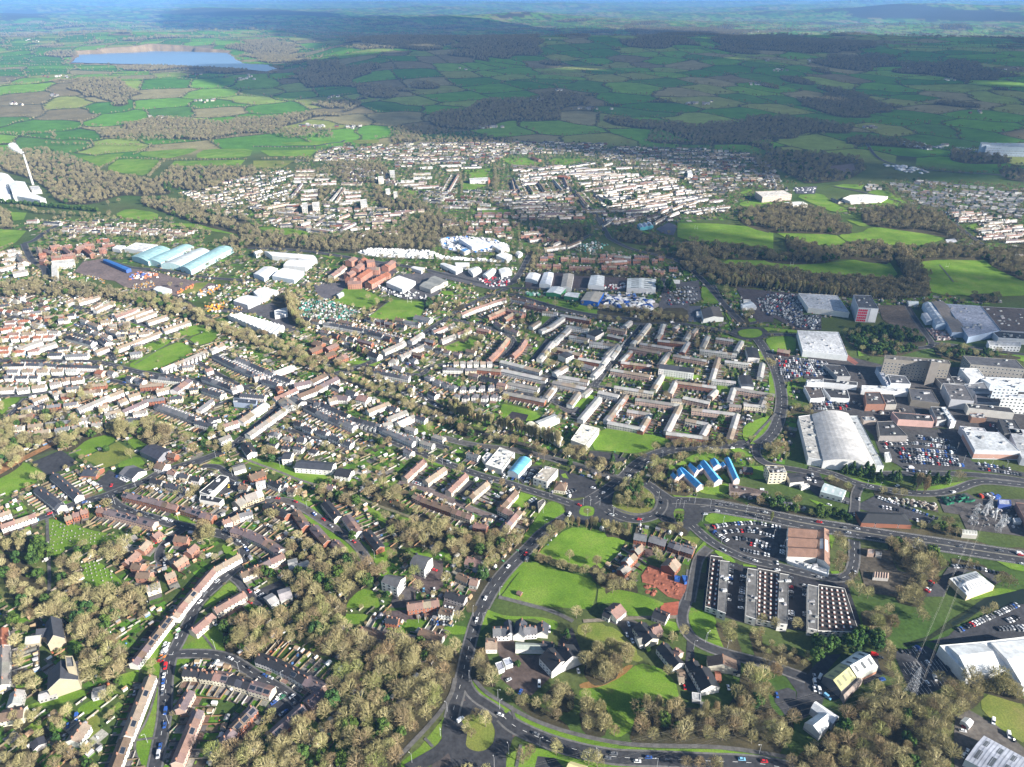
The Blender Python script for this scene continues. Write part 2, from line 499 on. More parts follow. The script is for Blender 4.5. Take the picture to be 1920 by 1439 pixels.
def house_geo(h,wallmb,roofmb,chf,winf,origin=None,winlim=999):
 """fills wall and roof meshes; chf(place) and winf(place, angle, w, h) add chimneys and windows"""
 ox,oy=origin or(0,0)
 L,w,e,r,z0=h['L'],h['w'],h['e'],h['r'],h['z0']
 tx,ty=h['t'];ang=math.atan2(ty,tx)
 ax,ay=h['a'][0]-ox,h['a'][1]-oy
 def at(s,t,z):return(ax+tx*s-ty*t,ay+ty*s+tx*t,z+z0)
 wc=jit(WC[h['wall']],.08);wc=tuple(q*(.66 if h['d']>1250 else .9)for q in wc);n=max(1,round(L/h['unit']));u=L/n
 hw=w/2
 lo=-.5
 if h['hip']:hp=min(hw*.9,L*.4)
 else:hp=0
 F=wallmb.face
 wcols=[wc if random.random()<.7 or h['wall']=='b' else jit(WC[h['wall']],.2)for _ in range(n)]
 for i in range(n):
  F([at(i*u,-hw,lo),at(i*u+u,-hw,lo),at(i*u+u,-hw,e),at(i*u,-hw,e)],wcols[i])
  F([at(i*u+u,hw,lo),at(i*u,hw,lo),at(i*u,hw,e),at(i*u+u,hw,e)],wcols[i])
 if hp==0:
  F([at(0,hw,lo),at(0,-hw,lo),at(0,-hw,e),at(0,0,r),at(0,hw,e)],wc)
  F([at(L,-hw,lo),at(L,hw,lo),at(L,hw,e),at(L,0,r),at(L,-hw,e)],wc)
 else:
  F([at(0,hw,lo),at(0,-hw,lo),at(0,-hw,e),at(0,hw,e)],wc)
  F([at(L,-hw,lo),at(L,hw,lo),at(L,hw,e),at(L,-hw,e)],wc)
 F=roofmb.face
 o=.35;ez=e-o*(r-e)/hw
 rcols=[]
 alt={'n':'nvpn','v':'vvnp','d':'ddkg','p':'pppt','t':'tttn','g':'ggdg','k':'kkkd','l':'lllt','i':'iilt','o':'ooop'}[h['roof']]
 cur=h['roof']
 for i in range(n):
  if random.random()<.35:cur=random.choice(alt)
  rcols.append(jit(RC[cur],.12))
 th=.12
 for i in range(n):
  s0=i*u-(o if i==0 else 0);s1=i*u+u+(o if i==n-1 else 0)
  r0=(hp if i==0 else i*u)if hp else s0;r1=(L-hp if i==n-1 else i*u+u)if hp else s1
  r0=min(max(r0,hp),L-hp)if hp else r0;r1=min(max(r1,hp),L-hp)if hp else r1
  F([at(s0,-hw-o,ez+th),at(s1,-hw-o,ez+th),at(r1,0,r+th),at(r0,0,r+th)],rcols[i],'roof_tiles')
  F([at(s1,hw+o,ez+th),at(s0,hw+o,ez+th),at(r0,0,r+th),at(r1,0,r+th)],rcols[i],'roof_tiles')
 if hp:
  F([at(-o,hw+o,ez+th),at(-o,-hw-o,ez+th),at(hp,0,r+th)],rcols[0],'roof_tiles')
  F([at(L+o,-hw-o,ez+th),at(L+o,hw+o,ez+th),at(L-hp,0,r+th)],rcols[-1],'roof_tiles')
 else:
  for s_ in (-o,L+o):
   for sg in (-1,1):
    F([at(s_,sg*(hw+o),ez-.1),at(s_,sg*(hw+o),ez+th),at(s_,0,r+th),at(s_,0,r-.1)],(.55,.53,.5),'roof_tiles')
 if h['ch']and chf:
  for i in range(0,n+1):
   if n>2 and i%2:continue
   s_=min(max(i*u,1.0),L-1.0)
   if random.random()<.85:chf(at(s_,random.choice((0,0,.6,-.6)),r-.6),ang)
 if winf:
  fl=2 if e>4 else 1
  if e>7.5:fl=3
  for i in range(n):
   for k in range(fl):
    z=1.0+k*2.6
    for f_ in ((.28,.74)if u>4.5 else(.5,)):
     for sg in (-1,1):
      winf(at(i*u+u*f_,sg*(hw+.03),z),ang+(0 if sg<0 else math.pi))
 if h['ext']:
  sg=h['ext']
  ep=[]
  for i in range(0,n,1):
   s0,s1=i*u+u*.12,i*u+u*.62
   t0,t1=sg*hw,sg*(hw+4.2);zE=e*.82;zr=e*1.05
   sm=(s0+s1)/2
   c=jit(WC['w'],.15);F2=wallmb.face
   F2([at(s0,t0,0),at(s0,t1,0),at(s0,t1,zE),at(s0,t0,zE)],c)
   F2([at(s1,t1,0),at(s1,t0,0),at(s1,t0,zE),at(s1,t1,zE)],c)
   F2([at(s0,t1,0),at(s1,t1,0),at(s1,t1,zE),at(sm,t1,zr),at(s0,t1,zE)],c)
   F([at(s0-.2,t0,zE),at(s0-.2,t1+sg*.2,zE),at(sm,t1+sg*.2,zr+.1),at(sm,t0,zr+.1)],rcols[i],'roof_tiles')
   F([at(s1+.2,t1+sg*.2,zE),at(s1+.2,t0,zE),at(sm,t0,zr+.1),at(sm,t1+sg*.2,zr+.1)],rcols[i],'roof_tiles')
 return at,n,u
# infill of streets between the surveyed buildings
def infill(s,d,kind='semi',wall='w',roof='n',street=15.0,back=30.0,dens=.93,cars=.35,ext=0,roads=True,w=8.0,jang=.04,clear=False):
 poly=W(s);(x0,y0),(x1,y1)=W(d)
 ang=math.atan2(y1-y0,x1-x0);ca,sa=math.cos(ang),math.sin(ang)
 rot=[(x*ca+y*sa,-x*sa+y*ca)for x,y in poly]
 u0,u1=min(p[0]for p in rot),max(p[0]for p in rot);v0,v1=min(p[1]for p in rot),max(p[1]for p in rot)
 v=v0+6;k=0
 while v<v1:
  vs=v+street/2
  run=[]
  u=u0
  def flush(run):
   if len(run)>4 and roads:
    q=[(a*ca-vs*sa,a*sa+vs*ca)for a in (run[0],(run[0]+run[-1])/2,run[-1])]
    strip('road',[q[0],q[1],q[2]],5.2,nextz(.002)+.2,ASPH,'paving',1)
    strip('pavement',[q[0],q[1],q[2]],8.0,_z[0]+.08,(.14,.135,.13),'paving',1)
    STREETS.append((q[0],q[2],cars))
  while u<u1:
   X,Y_=u*ca-vs*sa,u*sa+vs*ca
   if inpoly(X,Y_,poly)and occ(X,Y_)in (0,):run.append(u)
   else:flush(run);run=[]
   u+=4
  flush(run)
  for vv,sd in ((v,1),(v+street,-1)):
   u=u0+random.uniform(0,12)
   while u<u1:
    if kind=='terr':L,g=random.choice((18,24,30,36,42)),5
    elif kind=='semi':L,g=random.uniform(12,15),random.uniform(3,5)
    elif kind=='mix':L,g=random.choice((13,13,9,24)),random.uniform(3,6)
    else:L,g=random.uniform(8,11),random.uniform(4,7)
    jv=random.uniform(-1,1);ja=random.gauss(0,jang)
    A=(u,vv+jv);B=(u+L*math.cos(ja),vv+jv+L*math.sin(ja))
    pts=[(p[0]*ca-p[1]*sa,p[0]*sa+p[1]*ca)for p in (A,((A[0]+B[0])/2,(A[1]+B[1])/2),B)]
    mx_,my_=pts[1]
    if clear and any(occ(mx_+a*sa*9+b*ca*L*.5,my_-a*ca*9+b*sa*L*.5)in (1,4)for a in (-1,1)for b in (-1,0,1)):u+=6;continue
    if random.random()<(.55 if my_>1150 else .3):TREES.append((mx_+random.uniform(-4,4)+11*sa*sd,my_-11*ca*sd+random.uniform(-4,4),random.choice(('bare','bare','fine','ever','bush')),random.uniform(.45,.95),0))
    if all(inpoly(*p,poly)and occ(*p)in (0,5)for p in pts)and random.random()<dens:
     wl=wall if isinstance(wall,str)and len(wall)==1 else random.choice(wall)
     rf=roof if len(roof)==1 else random.choice(roof)
     addT(pts[0],pts[2],wl,rf,w=w+random.uniform(-.6,.6),hip=(kind in ('semi','det')and random.random()<.5),ext=(ext*-sd if ext else 0),e=5.0 if kind!='det' else random.choice((3.0,5.0)),r=7.6 if kind!='det' else random.choice((5.8,7.6)))
    u+=L+g
  v+=street+back;k+=1
STREETS=[]
# large buildings from their roof corners
NBIG=[0]
def quad(p,u,v):
 a,b,c,d=p
 return((a[0]*(1-u)+b[0]*u)*(1-v)+(d[0]*(1-u)+c[0]*u)*v,(a[1]*(1-u)+b[1]*u)*(1-v)+(d[1]*(1-u)+c[1]*u)*v)
unit_win=None
def B(kind,h,roofc,wallc,name,cat,label,s,rise=2.5,n=3,vents=0,win=0,skyl=0,ribs=0,mat='metal_sheet',parapet=.8,base=0.0,band=None,vcol=(.45,.45,.45)):
 """kind: flat gable barrel multi hip poly; s: roof corners as seen in the photo, at eaves height h"""
 pts=[P(x,y,h)for x,y in S(s)]
 k=len(pts)
 a=sum(pts[i][0]*pts[(i+1)%k][1]-pts[(i+1)%k][0]*pts[i][1]for i in range(k))
 if a<0:pts=pts[::-1]
 raster(pts,4)
 cx=sum(p[0]for p in pts)/k;cy=sum(p[1]for p in pts)/k
 root=empty(name,(cx,cy,0));tag(root,label,cat)
 pts=[(x-cx,y-cy)for x,y in pts]
 wm,rm=MB(),MB()
 if k==4:
  e0=math.dist(pts[0],pts[1])+math.dist(pts[2],pts[3]);e1=math.dist(pts[1],pts[2])+math.dist(pts[3],pts[0])
  if e1>e0 and kind!='flat':pts=pts[1:]+pts[:1]
  if kind=='multi':pts=pts[1:]+pts[:1]
 if kind=='flat' or kind=='poly':
  for i in range(k):
   p,q=pts[i],pts[(i+1)%k]
   wm.face([(p[0],p[1],base-.5),(q[0],q[1],base-.5),(q[0],q[1],h+parapet*.4),(p[0],p[1],h+parapet*.4)],wallc)
  ins=[]
  for i in range(k):
   p=pts[i];l=math.hypot(*p)or 1
   f=max(0.0,1-.5/l);ins.append((p[0]*f,p[1]*f))
  for i in range(k):
   j=(i+1)%k;zt=h+parapet*.4
   wm.face([(*pts[i],zt),(*pts[j],zt),(*ins[j],zt),(*ins[i],zt)],tuple(min(.8,c*1.1)for c in wallc))
   wm.face([(*ins[j],zt),(*ins[j],h-.1),(*ins[i],h-.1),(*ins[i],zt)],wallc)
  rm.face([(*p,h-.05)for p in ins],roofc,mat if mat!='metal_sheet' or kind=='poly' else 'flat_roof_felt')
  zf=lambda u,v:h
 else:
  nu,nv=(8,{'gable':2,'barrel':10,'multi':2*n,'hip':2}[kind])
  if kind=='gable':zf=lambda u,v:h+rise*(1-abs(2*v-1))
  elif kind=='barrel':zf=lambda u,v:h+rise*math.sin(math.pi*v)
  elif kind=='hip':zf=lambda u,v:h+rise*min(1-abs(2*v-1),2.2*(1-abs(2*u-1))+0)
  else:zf=lambda u,v:h+rise*(1-abs(2*((v*n)%1)-1))if v<1 else h
  for i in range(nu):
   for j in range(nv):
    u0,u1,v0,v1=i/nu,(i+1)/nu,j/nv,(j+1)/nv
    q=[(*quad(pts,u,v),zf(u,v))for u,v in ((u0,v0),(u1,v0),(u1,v1),(u0,v1))]
    rm.face(q,tuple(c*(1+.04*((i%2)-.5))for c in roofc),mat)
  for u in (0,1):
   for j in range(nv):
    v0,v1=j/nv,(j+1)/nv
    a_,b_=quad(pts,u,v0),quad(pts,u,v1)
    q=[(*a_,base-.5),(*b_,base-.5),(*b_,zf(u,v1)-.03),(*a_,zf(u,v0)-.03)]
    wm.face(q if u else q[::-1],wallc)
  for v in (0,1):
   a_,b_=quad(pts,0,v),quad(pts,1,v)
   q=[(*a_,base-.5),(*b_,base-.5),(*b_,h-.03),(*a_,h-.03)]
   wm.face(q[::-1]if v else q,wallc)
 lens=[math.dist(pts[i],pts[(i+1)%k])for i in range(k)]
 if ribs and k==4:
  for i in range(1,ribs):
   u=i/ribs
   for j in range(10):
    v0,v1=j/10,(j+1)/10
    du=.12/max(lens)
    q=[(*quad(pts,uu,vv),zf(uu,vv)+.12)for uu,vv in ((u-du,v0),(u+du,v0),(u+du,v1),(u-du,v1))]
    rm.face(q,tuple(c*.72 for c in roofc),'metal_sheet')
 w_=wm.build('wall',root);r_=rm.build('roof',root)
 if band:
  bm=MB()
  for i in range(k):
   p,q=pts[i],pts[(i+1)%k];l=lens[i]
   nx,ny=(q[1]-p[1])/l*.05,-(q[0]-p[0])/l*.05
   z0,z1=h*band[1],h*band[2]
   bm.face([(p[0]+nx,p[1]+ny,z0),(q[0]+nx,q[1]+ny,z0),(q[0]+nx,q[1]+ny,z1),(p[0]+nx,p[1]+ny,z1)],band[0])
  bm.build('fascia',root)
 if skyl and k==4:
  me=None
  for i in range(skyl):
   for v in ((.28,.72)if kind!='multi' else(.5,)):
    u=(i+.5)/skyl
    du=.16/skyl;dv=.13
    q=[(*quad(pts,uu,vv),zf(uu,vv)+.08)for uu,vv in ((u-du,v-dv),(u+du,v-dv),(u+du,v+dv),(u-du,v+dv))]
    m_=MB();m_.face(q,vcol,'metal_sheet');m_.build('rooflight',r_)
 for i in range(vents):
  for _ in range(20):
   u,v=random.uniform(.08,.92),random.uniform(.12,.88)
   if k==4:x,y=quad(pts,u,v)
   else:
    x,y=pts[random.randrange(k)];f=random.uniform(.1,.8);x*=f;y*=f
   break
  z=zf(u,v)-.1
  m_=MB()
  lx,ly,lz=random.uniform(1,4.5),random.uniform(1,3),random.uniform(.6,1.8)
  m_.box(0,0,0,lx,ly,lz,0,jit(vcol,.3),'metal_sheet')
  m_.box(0,0,lz,lx*.6,ly*.6,.3,0,jit((.3,.3,.3),.3),'metal_sheet')
  m_.build('rooftop_vent',r_,(x,y,z))
 if win:
  tot=0
  for i in range(k):
   p,q=pts[i],pts[(i+1)%k];l=lens[i]
   if l<5:continue
   ang=math.atan2(q[1]-p[1],q[0]-p[0])
   nx,ny=(q[1]-p[1])/l,-(q[0]-p[0])/l
   if ny>.25:continue
   bays=max(1,int(l/4.0))
   for f in range(win):
    for b_ in range(bays):
     if tot>=100:break
     t=(b_+.5)/bays
     link_mesh('window',WINMESH(),w_,(p[0]+(q[0]-p[0])*t+nx*.04,p[1]+(q[1]-p[1])*t+ny*.04,base+1.1+f*(h-base)/win),ang,(min(2.2,l/bays*.6),1,min(1.7,(h-base)/win*.55)));tot+=1
 return root
_wm={}
def WINMESH():
 if 'w' not in _wm:
  m=MB()
  m.face([(-.5,0,0),(.5,0,0),(.5,0,1),(-.5,0,1)],(.6,.6,.6),'window_frame_paint')
  m.face([(-.42,-.02,.08),(.42,-.02,.08),(.42,-.02,.92),(-.42,-.02,.92)],(.1,.1,.1),'glass')
  _wm['w']=m.mesh('window')
 return _wm['w']
# trees
TREES=TREES
def Wd(s,kind='bare',sp=7.0,sc=1.0,floor=True,z=5.0,mixin=.10):
 """wood: trees over a polygon traced along its crowns"""
 poly=W(s,z)
 if floor:sheet('woodland_floor',rounded(poly),(.1,.08,.04),'leaf_litter',0)
 x0,x1=min(p[0]for p in poly),max(p[0]for p in poly);y0,y1=min(p[1]for p in poly),max(p[1]for p in poly)
 WOODS.append((poly,kind,sp*1.15,sc*.87,mixin,(x0,x1,y0,y1)))
WOODS=[]
def plant_woods():
 for poly,kind,sp,sc,mixin,(x0,x1,y0,y1)in WOODS:
  y=y0;r=0
  while y<y1:
   x=x0+(r%2)*sp/2
   while x<x1:
    X,Y_=x+random.uniform(-.4,.4)*sp,y+random.uniform(-.4,.4)*sp
    if inpoly(X,Y_,poly)and occ(X,Y_)in ((0,2,7)if math.hypot(X,Y_)<950 else(0,7))and occ(X+2.5,Y_)not in (1,4)and occ(X-2.5,Y_)not in (1,4)and occ(X,Y_+2.5)not in (1,4)and occ(X,Y_-2.5)not in (1,4):
     q=random.random()
     kd=kind if q>mixin else('ever' if kind=='bare' else 'bare')
     if kind=='bare' and q>.8:TREES.append((X,Y_,'bush',sc*random.uniform(.7,1.3),0))
     TREES.append((X,Y_,kd,sc*random.uniform(.6,1.35),0))
    x+=sp
   y+=sp*.87;r+=1
def Ln(s,kind='bare',sp=6.0,sc=1.0,jit_=1.5):
 p=W(s,3.0)
 for a,b in zip(p[:-1],p[1:]):
  l=math.dist(a,b);n=max(1,int(l/sp))
  for i in range(n):
   t=(i+random.uniform(.2,.8))/n
   TREES.append((a[0]+(b[0]-a[0])*t+random.uniform(-jit_,jit_),a[1]+(b[1]-a[1])*t+random.uniform(-jit_,jit_),kind,sc*random.uniform(.75,1.25),0))
def t(kind,s,sc=1.0):
 for x,y in S(s):
  X,Y_=P(x,y,4.5*sc)
  TREES.append((X,Y_,kind,sc*random.uniform(.9,1.1),0))
# cars
CARS=[]
CC={'white':(.78,.78,.78),'silver':(.42,.43,.45),'grey':(.13,.135,.145),'black':(.018,.018,.022),'blue':(.03,.09,.32),'red':(.5,.02,.02),'orange':(.75,.2,.02),'pale blue':(.18,.42,.62),'green':(.03,.16,.07),'yellow':(.75,.5,.03)}
CW=['white']*24+['silver']*20+['grey']*24+['black']*22+['blue']*7+['red']*4
def car(x,y,ang,col=None,kind=None,zn=None):
 CARS.append((x,y,ang,col or random.choice(CW),kind or('van' if random.random()<.07 else 'car'),zn))
def C(s,fill=.85,sp=2.6,par=False,zn=None):
 """a row of parked cars along a line"""
 p=W(s)
 for a,b in zip(p[:-1],p[1:]):
  l=math.dist(a,b);st=5.8 if par else sp;n=int(l/st)
  ang=math.atan2(b[1]-a[1],b[0]-a[0])+(0 if par else math.pi/2)
  for i in range(n):
   if random.random()<fill:
    t_=(i+.5)/n
    car(a[0]+(b[0]-a[0])*t_,a[1]+(b[1]-a[1])*t_,ang+random.gauss(0,.03)+random.choice((0,math.pi)),zn=zn)
def c(x,y,col,ax,ay,kind=None):
 """one car in the current frame, its nose towards ax, ay"""
 a=P(*S(f'{x},{y}')[0],.7);b=P(*S(f'{x + ax * 20},{y + ay * 20}')[0],.7)
 car(a[0],a[1],math.atan2(b[1]-a[1],b[0]-a[0]),col,kind)
def carpark(s,d,fill=.8,zn=None,aisle=15.5):
 """bays over a whole car park, rows along d, with painted bay lines"""
 poly=W(s);(x0,y0),(x1,y1)=W(d)
 ang=math.atan2(y1-y0,x1-x0);ca,sa=math.cos(ang),math.sin(ang)
 rot=[(x*ca+y*sa,-x*sa+y*ca)for x,y in poly]
 u0,u1=min(p[0]for p in rot),max(p[0]for p in rot);v0,v1=min(p[1]for p in rot),max(p[1]for p in rot)
 mb=SHEETS.setdefault('parking_marking',MB())
 v=v0+3
 while v<v1:
  for dv in (0,5.2):
   u=u0+1
   while u<u1:
    X,Y_=u*ca-(v+dv)*sa,u*sa+(v+dv)*ca
    if inpoly(X,Y_,poly)and occ(X,Y_)==3:
     A=(u-1.3,v+dv-2.3);B_=(u-1.3,v+dv+2.3)
     q=[(A[0]-.08,A[1]),(A[0]+.08,A[1]),(B_[0]+.08,B_[1]),(B_[0]-.08,B_[1])]
     zz=zat(X,Y_)+.012;mb.face([(x*ca-y*sa,x*sa+y*ca,zz)for x,y in q],(.6,.6,.6),'white_marking')
     if random.random()<fill:car(X,Y_,ang+math.pi/2+random.gauss(0,.03),zn=zn)
    u+=2.6
  v+=aisle
HEDGES=[];GB=[];SKIPS=[];POLES=[];JUNK=[]
HAZE=5.0e-5
LAKE_Z=58.0
fr(0,0,1)
LAKE=[(132,118),(150,103),(215,100),(300,96),(430,99),(437,108),(455,119),(500,122),(520,129),(500,134),(420,127),(300,122),(200,119)]
def PX(s):return[(float(a.split(',')[0]),float(a.split(',')[1]))for a in s.split()]
FARWOODS=[PX(q)for q in ('860,80 920,62 1010,70 1015,88 960,112 900,118 860,104','130,150 200,152 280,172 240,192 170,178','115,145 160,152 200,185 160,190 130,168','560,200 700,190 640,160 760,165 700,180 620,215','220,235 420,225 560,215 640,222 560,238 330,262 200,262','1150,222 1240,232 1500,222 1600,235 1500,262 1300,262 1140,240','1560,165 1640,190 1700,205 1600,218 1490,200','1660,120 1800,112 1880,140 1850,158 1720,142','1340,60 1500,72 1640,80 1630,100 1500,98 1340,90','1170,50 1400,58 1400,72 1240,66','640,70 800,62 860,72 800,95 680,95','0,20 70,18 90,34 0,36','250,22 470,18 620,22 640,34 380,30','1530,12 1700,8 1920,22 1920,42 1740,36 1600,34','440,85 500,72 560,90 560,125 520,118 470,110','590,110 690,135 650,165 560,150')]
FARFIELDS=[PX(q)for q in ('0,180 130,180 200,200 150,235 0,240','420,175 560,165 640,190 500,200','270,135 560,150 600,185 400,180 300,160')]
CLOUDS=[(PX('300,30 640,25 1000,50 1280,62 1600,70 1920,74 1990,76 1990,345 1700,352 1560,335 1440,325 1240,292 1000,272 860,268 730,262 690,235 610,205 560,200 470,175 320,130 520,120 620,110 760,108 700,85 560,70 300,52'),'dense_cloud',3000,80,'broad flat cloud drifting over the hills'),(PX('1110,475 1260,468 1500,545 1760,560 2000,562 2000,860 1700,905 1500,862 1400,835 1240,800 1120,730 1100,640 1120,560'),'thin_cloud',1500,45,'thin cloud drifting over the shopping centre'),(PX('900,420 1040,400 1180,440 1260,462 1120,482 1000,470'),'thin_cloud',1500,45,'small thin cloud drifting over the middle of the town'),]
# names of places
for z_ in """860,1380,at the tree-filled bottom roundabout
600,1300,in the bottom wood left of centre
760,1230,in the wood left of the straight road
1000,1230,around the slate-roofed nursing home yard
1200,1380,on the road right of the bottom roundabout
1300,1330,in the tall tree strip above the bottom road
1180,1270,round the meadow right of the nursing home
1260,1240,among the farmhouses below the curved lane
1480,1230,by the wood below the garage blocks
1560,1210,beside the big evergreens above the green-roofed hall
1590,1290,round the green-and-white-roofed hall
1700,1260,beside the lattice pylon and its car park
1850,1240,beside the white superstore at right edge
1800,1380,by the blue-grey shed bottom right
1620,1400,in the thicket at the bottom right
520,1390,below the courtyard terraces bottom left
480,1270,around the courtyard of angled terraces
420,1260,along the lane into the courtyard of terraces
310,1250,along the street bottom left
230,1300,beside the solar-panelled terrace bottom left
140,1260,round the stone-towered hall bottom left
90,1180,round the church at the left edge
60,1400,in the bottom left corner
130,1050,round the cemetery
60,1080,in the dark trees left of the cemetery
300,1060,in the brick cul-de-sac beside the cemetery
390,1080,along the bending road beside the pale terrace
470,1020,behind the crescent terrace by the cul-de-sac
400,1000,at the big bare trees by the bend
150,930,by the two white terraces at left
250,940,along the terraces above the cemetery
60,860,round the dark sports court at the left
210,860,beside the bowling greens
330,870,along the road past the black-roofed hall
470,940,round the stone house and black-roofed school
600,1000,along the sloping estate road of brown terraces
700,1000,in the back gardens under the railway path
560,1120,in the bare wood below the estate road
650,900,on the green strip below the stepped houses
700,1080,round the two white blocks of flats
820,1130,in the close left of the main road
760,960,in the trees below the brown terraces
850,900,between the parallel terraces left of the roundabouts
940,1000,in the wood left of the road bridge
960,870,beside the light-blue roofed showroom
1080,890,round the pub car park
1060,1020,beside the upper bright green field
1020,1100,beside the lower bright green field
1100,960,near the small planted roundabout
1190,935,on the big wooded roundabout
1290,960,near the second small roundabout
1200,1040,in the brick close beside the red earth
1260,1090,at the red earth building site
1150,1140,round the white bungalow below the field
1400,1000,in the crescent car park
1520,1010,beside the brown-roofed store
1310,880,round the blue-roofed school
1450,885,round the cream tower block
1540,930,at the white garage with the parked cars
1680,960,round the long dark hip-roofed building
1840,960,in the substation yard
1700,1020,along the dual carriageway
1400,1110,between the garage blocks
1560,1130,beside the right-hand garage blocks
1680,1090,in the scrub right of the garage blocks
1820,1090,round the white hip-roofed building
1850,1170,in the long right-edge car park
1600,1180,below the right-hand garage blocks
1720,840,in the large central car park
1590,880,in the conifers below the curved-roof store
1760,910,in the conifers below the large car park
1860,840,round the cinema block at the right edge
1640,720,in the middle of the shopping centre
1700,670,round the concrete office slab
1860,720,round the white hospital-like blocks
1480,780,beside the curving dual road
1480,830,at the bushy roundabout
1400,620,at the oval grass roundabout
1460,570,in the car park below the poplar row
1530,600,in the car park by the flat-roofed superstore
1620,620,under the red and white tower
1680,630,in the evergreen belt behind the office slab
1850,600,round the factories at the right edge
1280,640,in the flat-roofed estate, upper streets
1220,730,in the flat-roofed estate, middle streets
1330,780,in the flat-roofed estate, lower streets
1050,650,in the grid estate left of the avenue
1030,730,in the terraces below the grid estate
920,660,round the crescent of brick houses
900,620,in the brick avenues above the crescent
1100,800,beside the white school
960,800,along the poplar row by the railway
880,700,in the semi-detached crescents
830,800,in the streets above the railway cutting
700,800,in the streets right of the crossroads
560,740,at the crossroads
460,770,along the pale-blue roofed terrace
520,680,in the long slate terraces
640,650,below the allotments
600,600,round the allotments
720,590,round the two rugby pitches
520,590,round the long white factory
620,700,along the railway cutting
330,640,round the long green
240,690,along the long green
130,720,in the villas along the left road
100,640,among the bungalows at the left
250,600,in the pale terraces above the green
60,760,on the hillside at the left edge
180,790,in the trees over the left valley
330,800,in the trees above the bowling greens
330,740,in the old terraces left of the crossroads
430,640,in the upper end of the old terraces
60,540,at the left edge beyond the valley
200,500,round the blue depot yard
330,480,round the four teal-roofed warehouses
130,450,in the terracotta-roofed flats
470,510,round the white industrial units
680,510,in the orange-brick flats
780,530,round the white warehouse by the flats
880,480,round the market ground
700,460,in the caravan rows
1100,540,round the industrial units above the grid estate
1190,570,in the bus depot
1210,520,in the brick closes above the industrial units
1330,520,in the tall trees beside the ring road
1440,510,along the poplar row
1330,440,round the playing fields
1600,430,round the far playing fields
1480,400,in the wood above the playing fields
1700,420,in the round wood beyond the playing fields
1850,420,in the far right suburb
1250,380,in the pale far terraces
1100,330,in the middle of the far suburb
900,330,round the far school field
700,360,in the far left suburb
600,420,in the suburb above the wooded railway
500,450,in the wooded railway belt
400,400,in the suburb left of the far rows
250,350,in the wood above the left suburb
60,340,round the white factory with the chimney
450,290,in the fields beyond the wood
1100,285,in the shaded far edge of the suburb
1400,320,in the shaded far right of the suburb""".split('\n'):
 a_,b_,c_=z_.split(',',2);Z(float(a_),float(b_),c_)
# bottom left
fr(0,1139,4.8)
R('1800,-60 1745,20 1700,130 1620,290 1540,440 1500,600 1490,800 1480,1000 1440,1200 1390,1460 1360,1600',7)
G('1620,130 1590,230 1470,400 1440,520 1430,600 1420,740 1435,900 1415,1080 1375,1300 1350,1440 1270,1440 1200,1300 1230,1180 1330,1000 1400,780 1430,620 1380,600 1240,540 1260,480 1400,330 1500,220')
G('1750,110 1850,80 1920,130 2150,360 2080,400 1920,380 1640,380 1620,350 1640,280')
G('1570,470 1640,455 1820,450 1800,480 1680,500 1600,560 1560,650 1550,560')
path('1700,150 1780,200 1860,290 1930,380',1.5)
path('1610,140 1450,260 1350,420',1.5);path('1430,640 1340,1000 1220,1180 1210,1290 1260,1420',1.5);path('1215,1200 1330,1185 1420,1180',1.5)
R('1520,430 1640,418 1800,418 1930,425 2100,470 2310,620 2464,700 2624,800 2694,870',6)
T('1510,80 1190,490','w','n',9,solar=.25,label='long brown-roofed white terrace stepping down towards the bare street tree')
T('1345,605 1125,1145','w','t',9,solar=.45,label='long tan-roofed terrace with several dark solar panels beside the street')
T('1112,1165 960,1560','w','n',9,solar=.3,label='brown-roofed terrace running out of the bottom edge at the left')
T('1700,740 1610,900','p','v',8.5,solar=.3)
T('1775,915 1580,1380','p','v',9,solar=.3,label='pinkish terrace on the right side of the shaded street, running to the bottom')
T('1650,555 1800,560','c','k',9);T('1805,575 1925,590','c','k',9)
T('12,180 12,330','w','o',8);T('20,345 8,690','w','i',9)
T('145,740 110,860','g','i',8,gard=False);T('0,955 210,915','c','n',9,gard=False)
T('745,1040 640,1190','w','t',9,label='detached house with a pinkish roof in its own garden bottom left',gard=False)
T('350,785 510,740','g','l',7,3,4.6,ch=False,gard=False,label='long pale grey hut beside the hall');T('575,690 690,655','w','l',6,3,4.4,ch=False,gard=False,label='short white-roofed annexe of the hall')
T('830,765 935,735','g','l',8,3,4.2,ch=False,gard=False,label='low grey shed on the path behind the hall')
T('325,1180 350,1240','g','d',7,3,4.5,ch=False,gard=False)
T('455,80 480,250','s','d',10,7,13,unit=50,ch=False,gard=False,label='dark slate nave of the church among trees at the left edge')
T('330,195 450,185','s','d',8,5,9,unit=50,ch=False,gard=False,label='transept of the church with a dark slate roof')
T('235,265 360,250','s','l',8,4,7,unit=50,ch=False,gard=False,label='pale-roofed vestry at the end of the church')
T('545,480 540,640','s','d',17,9,15,unit=50,ch=False,gard=False,label='steep dark-roofed stone hall with a sunlit gable')
B('flat',17,(.2,.2,.2),(.42,.36,.25),'stone_tower','tower','square cream stone tower at the corner of the steep-roofed hall','590,445 655,445 670,540 600,545',parapet=2)
Y('380,690 560,740 690,700 600,640 500,660',(.2,.17,.13))
Wd('470,-40 1100,0 1000,200 1040,300 1100,420 1130,600 960,680 860,700 700,620 700,440 600,330 500,200 380,60','bare',6.5,1.05)
Wd('200,0 420,30 330,160 240,200 130,330 240,330 300,640 380,700 300,760 60,760 60,400 60,150','bare',7,.9,mixin=.25)
Wd('20,960 230,930 260,960 400,920 560,900 640,1000 560,1180 440,1200 280,1160 120,1240 0,1180','bare',7.5,.65,mixin=.3)
Wd('0,1260 300,1200 500,1260 760,1240 820,1350 900,1500 -60,1500','bare',6.5,.85)
Wd('900,780 1050,800 1060,900 960,1000 900,960','bare',7,.7,False)
